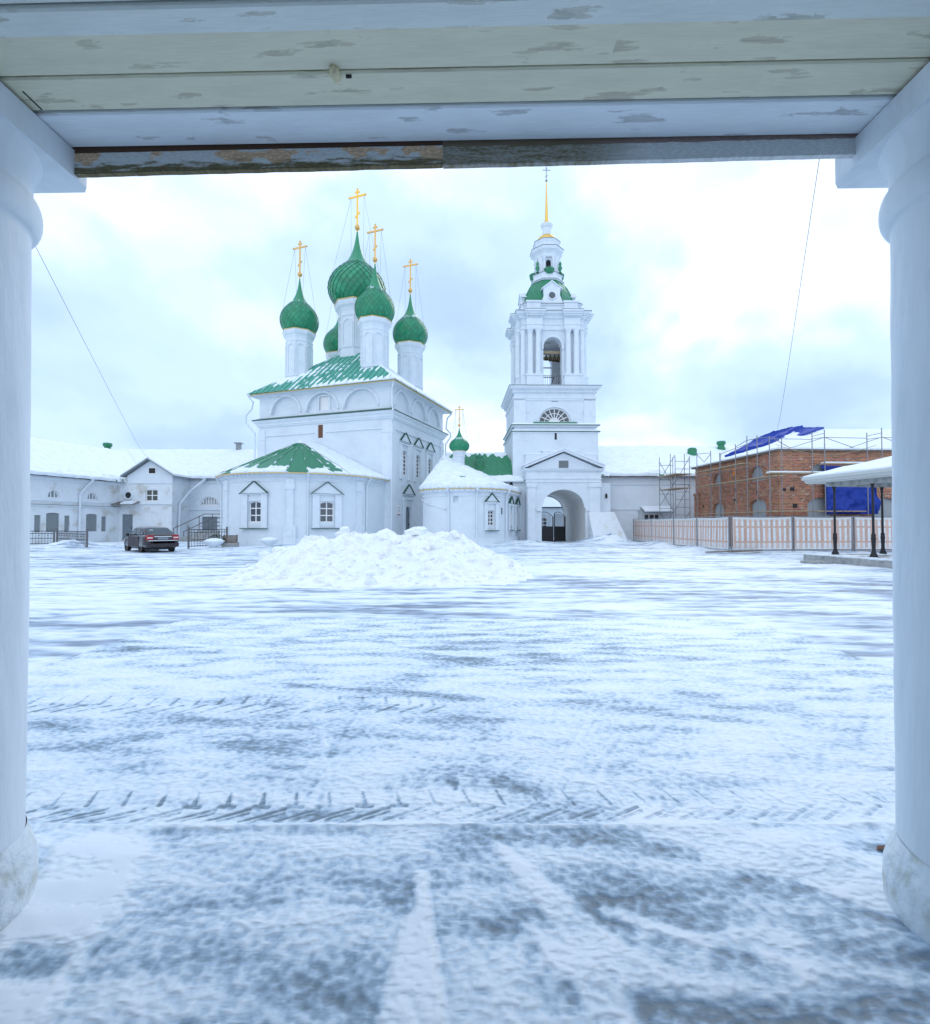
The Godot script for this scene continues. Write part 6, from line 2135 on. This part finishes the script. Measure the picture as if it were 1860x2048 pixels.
func make_hoarding() -> void:
	var bm := banner_material()
	var run := func(t: Node3D, pts: Array, double: bool) -> void:
		for i in pts.size():
			var q: Vector3 = pts[i]
			for k in (2 if double and i > 0 else 1):
				var off := 0.12 * k
				var pb := boxes([[q.x + off - 0.024, q.x + off + 0.024, -0.1, 2.06, q.z - 0.024, q.z + 0.024]])
				part(t, "post", pb, M.steel)
		for i in pts.size() - 1:
			var a: Vector3 = pts[i]
			var b: Vector3 = pts[i + 1]
			var d := (b - a).normalized()
			var nn := Vector3(-d.z, 0, d.x)
			var g := nb()
			var nu := 28
			var nv := 8
			var P := func(u: float, v: float) -> Vector3:
				var sag := 0.05 * sin(PI * u) * v + 0.02 * sin(u * 34 + i * 2.0) * (0.4 + v)
				return (a + d * 0.1).lerp(b - d * 0.03, u) + Vector3(0, 1.98 - 1.78 * v - 0.03 * sin(PI * u) * (1 - v), 0) + nn * sag
			for j in nv:
				for k in nu:
					var u0 := k / float(nu)
					var u1 := (k + 1) / float(nu)
					var v0 := j / float(nv)
					var v1 := (j + 1) / float(nv)
					g.tri(P.call(u0, v1), P.call(u1, v1), P.call(u1, v0), Vector2(u0, v1), Vector2(u1, v1), Vector2(u1, v0))
					g.tri(P.call(u0, v1), P.call(u1, v0), P.call(u0, v0), Vector2(u0, v1), Vector2(u1, v0), Vector2(u0, v0))
			part(t, "banner", g, bm, "banner printed with orange and white pickets")
			var rl := nb()
			rl.tube([a + Vector3(0, 0.16, 0), b + Vector3(0, 0.16, 0)], 0.02, 5)
			rl.tube([a + Vector3(0, 2.02, 0), b + Vector3(0, 2.02, 0)], 0.02, 5)
			part(t, "rail", rl, M.steel)
	var f := thing("hoarding", "hoarding of picket-print banners running back from its corner to the white wall", "hoarding", Vector3.ZERO, 0.0, "printed hoarding round the brick building")
	run.call(f, [Vector3(14.75, 0, -43.8), Vector3(14.6, 0, -39.2), Vector3(14.55, 0, -34.9), Vector3(14.5, 0, -31.3), Vector3(14.5, 0, -27.5)], false)
	var e := thing("hoarding", "hoarding of picket-print banners along the front, passing behind the pavilion", "hoarding", Vector3.ZERO, 0.0, "printed hoarding round the brick building")
	run.call(e, [Vector3(14.62, 0, -27.5), Vector3(18.1, 0, -27.7), Vector3(21.6, 0, -27.9), Vector3(25.1, 0, -28.1), Vector3(28.6, 0, -28.3)], true)
	# planks lying at its foot
	for i in 2:
		var q := nb()
		q.plank(-1.0, 0.9, 0.0, 0.06, -0.12, 0.12, 0.01)
		var o := whole("loose_plank", q, M.old_timber, "brown plank lying across the foot of the hoarding's corner post" if i == 0 else "brown plank lying below the first front banner, past the corner post", "plank", "loose planks by the hoarding", Vector3(13.9 + i * 1.4, 0.09 + 0.02 * i, -26.9 - 0.2 * i), 6.0 + 9 * i)
		o.rotation_degrees.z = 1.5

# ---------------------------------------------------------------- pavilion
func make_pavilion() -> void:
	var t := thing("pavilion", "open pavilion with snowy hipped roof, dark iron posts and a concrete base", "pavilion", Vector3(14.7, 0, -21.4), 8.0)
	part(t, "platform", boxes([[0, 6, -0.05, 0.3, -0.3, 5.2]]), M.concrete, "grey concrete platform")
	snow_patch(t, func(u: float, v: float) -> Vector3: return Vector3(6 * u, 0.3, lerpf(5.2, -0.3, v)), Vector3.UP, 60, 50, func(u: float, v: float, q: Vector3) -> float:
		return 0.004 + 0.03 * noise_b.get_noise_3dv(q * 0.9) + 0.015 * noise_a.get_noise_3dv(q * 3.0) + 0.03 * smoothstep(0.12, 0.02, u) * (1.0 if v > 0.3 else 0.2), "platform_snow")
	for a in [[1.07, 0.2], [1.05, 1.95], [3.4, 0.2], [5.0, 0.2], [1.05, 4.4], [3.4, 4.4]]:
		var b := nb()
		b.lathe([Vector2(0.13, 0.3), Vector2(0.13, 0.38), Vector2(0.09, 0.44), Vector2(0.06, 0.6), Vector2(0.075, 0.95), Vector2(0.085, 1.02), Vector2(0.07, 1.1), Vector2(0.08, 1.16), Vector2(0.046, 1.24), Vector2(0.038, 2.95), Vector2(0.055, 3.0), Vector2(0.045, 3.05), Vector2(0.08, 3.2)], 16, Vector3(a[0], 0, a[1]))
		part(t, "post", b, M.iron)
	part(t, "beam", boxes([[0.8, 5.7, 3.2, 3.42, 0.08, 0.3], [0.8, 5.7, 3.2, 3.42, 4.3, 4.5], [0.93, 1.17, 3.19, 3.41, 0.3, 4.3]]), M.concrete)
	var e0 := Vector3(0.55, 3.42, 5.4)
	var e1 := Vector3(0.55, 3.42, -0.75)
	var e2 := Vector3(6.4, 3.42, -0.75)
	var e3 := Vector3(6.4, 3.42, 5.4)
	var fb := nb()
	fb.ring(0.55, 6.4, -0.75, 5.4, [Vector2(-0.35, 3.4), Vector2(0.0, 3.42), Vector2(0.02, 3.5), Vector2(0.1, 3.54), Vector2(0.1, 3.66), Vector2(-0.1, 3.68)])
	fb.box(0.56, 6.39, 3.38, 3.41, -0.74, 5.39)
	part(t, "fascia", fb, M.fascia, "pale moulded eave board")
	var up := Vector3(0, 0.27, 0)
	var r0 := Vector3(3.6, 4.6, 2.3)
	var rb := nb()
	for f in [[e1, e0], [e0, e3], [e3, e2], [e2, e1]]:
		rb.tri(f[0] + up, f[1] + up, r0)
	var roof := part(t, "roof", rb, M.shutter)
	for f in [[e1, e0], [e0, e3], [e2, e1]]:
		var p0: Vector3 = f[0] + up
		var p1: Vector3 = f[1] + up
		var nn := (p1 - p0).cross(r0 - p0).normalized()
		snow_patch(roof, func(u: float, v: float) -> Vector3: return p0.lerp(p1, u).lerp(r0, v * 0.99) + (p0 - r0).normalized() * 0.08 * (1 - v), nn, 50, 24, func(_u: float, v: float, q: Vector3) -> float:
			return 0.075 + 0.03 * noise_b.get_noise_3dv(q * 0.8) - 0.03 * smoothstep(0.1, 0.0, v))
	var st := boxes([[-1.1, -0.2, 0.0, 0.09, 0.75, 1.4]])
	whole("step_slab", st, M.concrete, "low snow-dusted slab in front of the pavilion base", "slab", "", Vector3(14.7, 0.02, -21.4), 8.0)

# ---------------------------------------------------------------- ploughed heap of snow
func make_pile() -> void:
	var t := thing("snow_pile", "big ploughed heap of lumpy dirty-white snow before the church", "snow heap", Vector3(-2.4, 0, -17.4))
	var xs := steps(-8.0, 6.4, 0.06)
	var zs := steps(-5.6, 6.6, 0.06)
	var crest := func(x: float) -> float:
		var c := 1.36 - 0.012 * pow(x + 0.2, 2.0) + 0.22 * noise_a.get_noise_1d(x * 0.8 + 3.0)
		if x > 1.6:
			c -= 0.28 * smoothstep(1.6, 3.0, x) + 0.95 * smoothstep(2.6, 5.6, x)
		if x < -2.6:
			c -= 1.3 * smoothstep(-2.4, -6.2, x)
		return maxf(c, 0.0)
	var hgt := func(x: float, z: float) -> float:
		var wob := 0.5 * noise_a.get_noise_2d(x * 0.35 + 4, z * 0.35)
		var zz := z + wob
		var prof := 0.0
		if zz > 0.0:
			prof = pow(maxf(0.0, 1.0 - zz / (6.0 - 0.12 * absf(x + 1))), 2.0)
		else:
			prof = pow(maxf(0.0, 1.0 + zz / 4.2), 1.1)
		var h: float = crest.call(x) * prof
		var k := smoothstep(0.02, 0.3, h)
		var cell := noise_c.get_noise_2d(x * 1.9, z * 1.9)
		var cell2 := noise_c.get_noise_2d(x * 4.6 + 20, z * 4.6)
		h += k * (-0.13 * cell - 0.13 - 0.05 * cell2 + 0.2 * noise_b.get_noise_2d(x * 0.8, z * 0.8) + 0.06 * noise_b.get_noise_2d(x * 4, z * 4))
		return h - 0.03
	var am := ArrayMesh.new()
	sheet(am, xs, zs, Rect2(-8, -6, 14, 12), M.pile, hgt)
	var o := MeshInstance3D.new()
	o.name = "heap"
	o.mesh = am
	t.add_child(o)
	# clods on and round it
	var rng := RandomNumberGenerator.new()
	rng.seed = 31
	var b := nb()
	for i in 420:
		var x := rng.randf_range(-6.2, 5.2)
		var z := rng.randf_range(-1.6, 4.9)
		var y: float = hgt.call(x, z)
		if y < 0.04 and rng.randf() < 0.85:
			continue
		var s := rng.randf_range(0.02, 0.06) * (1.0 + 2.6 * pow(rng.randf(), 6.0))
		clod(b, Vector3(x, y + s * 0.2, z), s, rng)
	for c in [[0.62, -0.15, 0.24], [0.85, -0.2, 0.2], [0.45, 0.0, 0.17], [-2.0, -0.3, 0.17], [-1.5, -0.2, 0.2], [-1.75, 0.1, 0.15], [2.0, 0.0, 0.18], [1.8, 0.3, 0.16], [-3.9, 0.2, 0.14], [-4.4, 0.4, 0.16], [0.2, 0.9, 0.13], [-0.6, 0.4, 0.14]]:
		var y: float = hgt.call(c[0], c[1])
		clod(b, Vector3(c[0], y + c[2] * 0.35, c[1]), c[2], rng)
	var cl := part(t, "clods", b, M.pile)
	cl.set_meta("kind", "stuff")

func clod(b: MB, at: Vector3, s: float, rng: RandomNumberGenerator) -> void:
	var o := Vector3(rng.randf(), rng.randf(), rng.randf()) * 50.0
	var sq := Vector3(rng.randf_range(0.8, 1.35), rng.randf_range(0.65, 1.0), rng.randf_range(0.8, 1.2))
	var P := func(i: int, j: int) -> Vector3:
		var la := -PI / 2 + PI * i / 5.0
		var lo := TAU * (j % 8) / 8.0
		var d := Vector3(cos(la) * cos(lo), sin(la), cos(la) * sin(lo))
		return at + d * sq * s * (1.0 + 0.55 * noise_a.get_noise_3dv(d * 0.9 + o))
	for i in 5:
		for j in 8:
			b.quad(P.call(i, j + 1), P.call(i, j), P.call(i + 1, j), P.call(i + 1, j + 1))

# ---------------------------------------------------------------- car
func loft(b: MB, rows: Array) -> void:
	var w: int = rows[0].size()
	var ns := []
	for j in rows.size():
		for i in w:
			var a: Vector3 = rows[j][(i + 1) % w] - rows[j][(i + w - 1) % w]
			var c: Vector3 = rows[mini(j + 1, rows.size() - 1)][i] - rows[maxi(j - 1, 0)][i]
			ns.append(a.cross(c).normalized())
	for j in rows.size() - 1:
		for i in w:
			var k := (i + 1) % w
			b.stri(rows[j][i], rows[j][k], rows[j + 1][k], ns[j * w + i], ns[j * w + k], ns[(j + 1) * w + k])
			b.stri(rows[j][i], rows[j + 1][k], rows[j + 1][i], ns[j * w + i], ns[(j + 1) * w + k], ns[(j + 1) * w + i])

func make_car() -> void:
	# local -z is forward; the thing stands with its rear towards the square
	var t := thing("parked_car", "dark plum saloon car with dirty sides parked by the iron fence, rear towards the square", "car", Vector3(-18.45, 0.02, -29.3), 49.0)
	var sec := func(z: float, hw: float, y0: float, y1: float, crown: float) -> Array:
		var o := []
		for q in [[0.0, y0], [0.8, y0], [0.95, y0 + 0.05], [1.0, y0 + 0.16], [1.0, lerpf(y0, y1, 0.55)], [0.985, lerpf(y0, y1, 0.8)], [0.93, y1 - 0.03], [0.84, y1 + crown * 0.3], [0.45, y1 + crown * 0.85], [0.0, y1 + crown], [-0.45, y1 + crown * 0.85], [-0.84, y1 + crown * 0.3], [-0.93, y1 - 0.03], [-0.985, lerpf(y0, y1, 0.8)], [-1.0, lerpf(y0, y1, 0.55)], [-1.0, y0 + 0.16], [-0.95, y0 + 0.05], [-0.8, y0]]:
			o.append(Vector3(q[0] * hw, q[1], z))
		return o
	var b := nb()
	var rows := []
	for s in [[2.17, 0.66, 0.5, 0.62, 0.0], [2.16, 0.72, 0.36, 0.78, 0.0], [2.12, 0.79, 0.28, 0.96, 0.01], [2.0, 0.825, 0.24, 1.0, 0.03], [1.6, 0.835, 0.2, 0.98, 0.04], [0.9, 0.84, 0.19, 0.95, 0.04], [0.0, 0.84, 0.19, 0.93, 0.04], [-0.8, 0.84, 0.19, 0.91, 0.04], [-1.2, 0.835, 0.19, 0.88, 0.05], [-1.7, 0.82, 0.2, 0.8, 0.05], [-2.0, 0.77, 0.24, 0.7, 0.04], [-2.12, 0.68, 0.32, 0.6, 0.02], [-2.16, 0.55, 0.42, 0.52, 0.0]]:
		rows.append(sec.call(s[0], s[1], s[2], s[3], s[4]))
	loft(b, rows)
	var body := part(t, "body", b, M.paint)
	# cabin
	b = nb()
	rows = []
	for s in [[1.66, 0.74, 0.95, 0.99, 0.0], [1.35, 0.72, 0.93, 1.2, 0.01], [1.05, 0.68, 0.93, 1.36, 0.03], [0.6, 0.66, 0.93, 1.41, 0.035], [0.0, 0.66, 0.93, 1.42, 0.035], [-0.35, 0.67, 0.92, 1.37, 0.03], [-0.75, 0.7, 0.91, 1.17, 0.02], [-1.15, 0.74, 0.88, 0.93, 0.0]]:
		rows.append(sec.call(s[0], s[1], s[2], s[3], s[4]))
	loft(b, rows)
	part(t, "cabin", b, M.paint)
	# glass, set 6 mm proud of the cabin
	var rear := nb()
	rear.quad(Vector3(-0.62, 1.03, 1.66), Vector3(0.62, 1.03, 1.66), Vector3(0.54, 1.35, 1.13), Vector3(-0.54, 1.35, 1.13))
	part(t, "rear_window", rear, plain(0.06, 0.08, 0.09, 0.05))
	var fr := nb()
	fr.quad(Vector3(0.64, 0.98, -1.12), Vector3(-0.64, 0.98, -1.12), Vector3(-0.56, 1.38, -0.42), Vector3(0.56, 1.38, -0.42))
	part(t, "windscreen", fr, M.glass)
	for s in [-1.0, 1.0]:
		for a in [[[0.98, -0.9], [0.98, -0.02], [1.34, -0.02], [1.34, -0.38]], [[0.98, 0.04], [0.98, 0.75], [1.34, 0.75], [1.34, 0.04]], [[0.98, 0.8], [1.0, 1.3], [1.33, 0.95], [1.34, 0.8]]]:
			var q := nb()
			var pts := []
			for p in a:
				pts.append(Vector3(s * (0.725 - (p[0] - 0.98) * 0.12), p[0], p[1]))
			if s > 0:
				q.quad(pts[1], pts[0], pts[3], pts[2])
			else:
				q.quad(pts[0], pts[1], pts[2], pts[3])
			part(t, "side_window", q, M.glass)
		# doors as slightly raised dirty skins
		for a in [[-0.95, 0.0], [0.02, 0.95]]:
			var q := boxes([[s * 0.845 - 0.006, s * 0.845 + 0.006, 0.3, 0.88, a[0], a[1]]])
			var d := part(t, "door", q, M.dirt_paint)
			part(d, "handle", boxes([[s * 0.86 - 0.012, s * 0.86 + 0.012, 0.76, 0.8, a[1] - 0.25, a[1] - 0.08]]), M.paint)
		part(t, "wing", boxes([[s * 0.835 - 0.006, s * 0.835 + 0.006, 0.42, 0.86, 1.62, 2.0]]), M.dirt_paint)
		var mr := nb()
		mr.ball(Vector3(s * 0.93, 0.97, -0.72), 0.09, 6)
		part(t, "mirror", mr, M.black)
		var lamp := nb()
		lamp.prism(PackedVector2Array([Vector2(s * 0.5 if s > 0 else s * 0.83, 0.7), Vector2(s * 0.83 if s > 0 else s * 0.5, 0.7), Vector2(s * 0.8 if s > 0 else s * 0.46, 0.97), Vector2(s * 0.46 if s > 0 else s * 0.8, 0.97)]), 2.0, 2.165)
		var tl := part(t, "tail_lamp", lamp, M.red)
		part(tl, "reversing_lens", boxes([[s * 0.65 - 0.13, s * 0.65 + 0.13, 0.78, 0.86, 2.16, 2.172]]), M.clear_lamp)
		part(t, "headlight", boxes([[s * 0.58 - 0.16, s * 0.58 + 0.16, 0.55, 0.68, -2.13, -2.0]]), M.clear_lamp)
		for z in [-1.28, 1.21]:
			var at := Vector3(s * 0.72, 0.3, z)
			var side := Transform3D(Basis(Vector3.BACK, -PI / 2 * s), at)
			var ty := nb(side)
			ty.lathe([Vector2(0.2, -0.09), Vector2(0.27, -0.095), Vector2(0.3, -0.06), Vector2(0.302, 0.06), Vector2(0.27, 0.095), Vector2(0.2, 0.09)], 28)
			var wh := part(t, "wheel", ty, M.rubber)
			var rim := nb(side)
			rim.lathe([Vector2(0.0, 0.07), Vector2(0.06, 0.075), Vector2(0.16, 0.05), Vector2(0.2, 0.085)], 20)
			part(wh, "rim", rim, M.dirt_paint)
			var arch_ := nb(side)
			arch_.lathe([Vector2(0.0, 0.03), Vector2(0.345, 0.03), Vector2(0.345, 0.118)], 28)
			part(t, "wheel_arch", arch_, M.black)
	part(t, "bumper", boxes([[-0.8, 0.8, 0.3, 0.5, 2.06, 2.2]]), M.dirt_paint)
	part(t, "boot_trim", boxes([[-0.44, 0.44, 0.86, 0.9, 2.15, 2.18]]), M.chrome)
	part(t, "snow_ledge", boxes([[-0.74, 0.74, 0.645, 0.672, 2.15, 2.2]]), M.snow)
	part(t, "number_plate", boxes([[-0.26, 0.26, 0.72, 0.83, 2.16, 2.185]]), M.grey_glass)
	part(t, "window_sticker", boxes([[-0.44, -0.26, 1.22, 1.26, 1.36, 1.37]]), M.frame)
	part(t, "underside", boxes([[-0.6, 0.6, 0.16, 0.3, -1.9, 1.95]]), M.black)

# ---------------------------------------------------------------- iron fences and stair rails
func iron_fence(a: Vector3, b: Vector3, h: float, label: String, group: String) -> void:
	var t := thing("iron_fence", label, "fence", a, 0.0, group)
	var d := b - a
	for e in [Vector3.ZERO, d]:
		part(t, "post", boxes([[e.x - 0.045, e.x + 0.045, -0.05, h + 0.12, e.z - 0.045, e.z + 0.045], [e.x - 0.06, e.x + 0.06, h + 0.12, h + 0.15, e.z - 0.06, e.z + 0.06]]), M.grey_iron)
	for y in [0.15, 0.55, h - 0.2, h - 0.02]:
		var q := nb()
		q.tube([Vector3(0, y, 0), Vector3(d.x, y, d.z)], 0.022, 4)
		part(t, "rail", q, M.iron)
	var k := int(Vector2(d.x, d.z).length() / 0.2)
	for i in range(1, k):
		var q := d * (float(i) / k)
		var s := nb()
		s.tube([Vector3(q.x, 0.1, q.z), Vector3(q.x, h - 0.02, q.z)], 0.012, 4)
		if i % 3 == 0:
			s.ball(Vector3(q.x, h - 0.35, q.z), 0.035, 4)
		part(t, "bar", s, M.iron)

func make_railings() -> void:
	iron_fence(Vector3(-33.2, 0, -36.6), Vector3(-30.3, 0, -36.9), 1.1, "low black iron fence section by the left wing", "iron fences by the church")
	iron_fence(Vector3(-30.0, 0, -36.8), Vector3(-24.7, 0, -32.7), 1.12, "black iron fence leaf slanting towards the square, ending in a tall post", "iron fences by the church")
	iron_fence(Vector3(-17.95, 0, -32.5), Vector3(-16.75, 0, -35.2), 1.25, "black iron fence between parked car and apse", "iron fences by the church")
	var t := thing("stair", "concrete stair with grey handrails up to the rear door", "stair", Vector3(-26.3, 0, -45.5))
	for k in 6:
		part(t, "step", boxes([[0.2 + k * 0.42, 0.62 + k * 0.42 if k < 5 else 5.2, 0, 0.17 * (k + 1), -1.2, 0.6]]), M.concrete)
	for z in [0.55, -1.1]:
		var off := 0.0 if z > 0 else -0.3
		for a in [[0.1, 0.0, 1.2], [2.4, 0.9, 2.35], [3.6, 1.0, 2.5], [5.1, 1.0, 2.5]]:
			var q := nb()
			q.tube([Vector3(a[0], a[1], z), Vector3(a[0], a[2] + off, z)], 0.035, 6)
			part(t, "baluster", q, M.grey_iron)
		var q2 := nb()
		q2.tube([Vector3(0.1, 1.2 + off, z), Vector3(2.9, 2.5 + off, z), Vector3(5.1, 2.5 + off, z)], 0.04, 6)
		part(t, "handrail", q2, M.grey_iron)
		for y in [1.4, 1.75, 2.1]:
			var q3 := nb()
			q3.tube([Vector3(2.4 if y < 1.9 else 3.0, y + off, z), Vector3(5.1, y + off, z)], 0.022, 5)
			part(t, "rail", q3, M.grey_iron)

# ---------------------------------------------------------------- small things
func make_small_things() -> void:
	# stone flower bowls
	var i := 0
	for p in [[Vector3(-15.35, 0, -30.6), "white stone flower bowl full of snow beside the shrub"], [Vector3(-12.9, 0, -33.0), "white stone flower bowl behind the end of the snow heap"]]:
		var t := thing("flower_bowl", p[1], "planter", p[0], 0.0, "stone flower bowls")
		var b := nb()
		b.lathe([Vector2(0.0, 0.0), Vector2(0.36, 0.0), Vector2(0.34, 0.06), Vector2(0.2, 0.14), Vector2(0.2, 0.22), Vector2(0.42, 0.34), Vector2(0.58, 0.5), Vector2(0.6, 0.58), Vector2(0.52, 0.58), Vector2(0.48, 0.5)], 32)
		part(t, "bowl", b, M.trim)
		b = nb()
		b.lathe([Vector2(0.55, 0.56), Vector2(0.42, 0.66), Vector2(0.2, 0.72), Vector2(0.0, 0.74)], 24)
		rough(b, 0.03, 3.0)
		part(t, "snow", b, M.snow)
		i += 1
	# evergreen shrub and a crate behind the iron fence
	var s := thing("evergreen_shrub", "dark green clipped shrub behind the iron fence near the apse", "shrub", Vector3(-17.0, 0, -34.2))
	var rng := RandomNumberGenerator.new()
	rng.seed = 12
	var lf := nb()
	lf.colored = true
	for k in 2600:
		var d := Vector3(rng.randf_range(-1, 1), rng.randf_range(-1, 1), rng.randf_range(-1, 1))
		if d.length() > 1.0:
			continue
		d = d.normalized() * pow(d.length(), 0.4)
		var c := Vector3(d.x * 0.62, 0.48 + d.y * 0.4, d.z * 0.5)
		var u := Vector3(rng.randf_range(-1, 1), rng.randf_range(-1, 1), rng.randf_range(-1, 1)).normalized() * 0.045
		var w := Vector3(rng.randf_range(-1, 1), rng.randf_range(-1, 1), rng.randf_range(-1, 1)).normalized() * 0.025
		var g := rng.randf_range(0.6, 1.4)
		lf.tint = Color(0.03 * g, 0.055 * g, 0.022 * g)
		lf.tri(c - u, c + w, c + u)
	part(s, "foliage", lf, M.leaf)
	var stem := nb()
	stem.tube([Vector3(0, 0, 0), Vector3(0.02, 0.5, 0)], 0.03)
	part(s, "stem", stem, M.old_timber)
	var cr := thing("crate", "brown slatted crate beside the evergreen shrub", "crate", Vector3(-16.35, 0.3, -34.9), 15.0)
	for k in 4:
		part(cr, "slat", boxes([[-0.42, 0.42, 0.02 + k * 0.13, 0.12 + k * 0.13, 0.28, 0.3]]), M.old_timber)
		part(cr, "slat", boxes([[-0.42, 0.42, 0.02 + k * 0.13, 0.12 + k * 0.13, -0.3, -0.28]]), M.old_timber)
	for x in [-0.4, 0.4]:
		part(cr, "side", boxes([[x - 0.015, x + 0.015, 0, 0.54, -0.279, 0.279]]), M.old_timber)
	part(cr, "bottom", boxes([[-0.384, 0.384, 0.0, 0.019, -0.279, 0.279]]), M.old_timber)
	whole("stone_block", boxes([[-0.5, 0.5, -0.02, 0.3, -0.36, 0.36]]), M.concrete, "grey block under the slatted crate", "block", "", Vector3(-16.35, 0, -34.9), 15.0)
	# overhead cables
	for c in [[Vector3(-2.5, 3.35, -2.75), Vector3(-29.65, 7.85, -46.6), 0.25, "thin cable stretched from the gallery to the corner gable"], [Vector3(1.72, 3.5, -2.35), Vector3(20.7, 7.9, -33.0), 0.2, "thin cable stretched from the gallery to the wrapped brick roof"]]:
		var a: Vector3 = c[0]
		var e: Vector3 = c[1]
		var b := nb()
		var pts := []
		for k in 41:
			var u := pow(k / 40.0, 1.6)
			pts.append(a.lerp(e, u) - Vector3(0, c[2] * sin(PI * u), 0))
		for k in 40:
			b.tube([pts[k], pts[k + 1]], 0.0016 + 0.0075 * pow(k / 40.0, 1.6), 5)
		whole("overhead_cable", b, M.wire, c[3], "cable", "overhead cables")
	# a dry leaf by the right-hand column
	var l := nb()
	l.prism(PackedVector2Array([Vector2(-0.045, 0.0), Vector2(0.0, -0.022), Vector2(0.05, 0.004), Vector2(0.01, 0.03)]), -0.001, 0.001)
	var leaf := whole("dry_leaf", l, M.dry, "small brown dry leaf on the snow by the column foot", "leaf", "", Vector3(2.03, 0.03, -2.47))
	leaf.rotation_degrees = Vector3(-72, 200, 0)
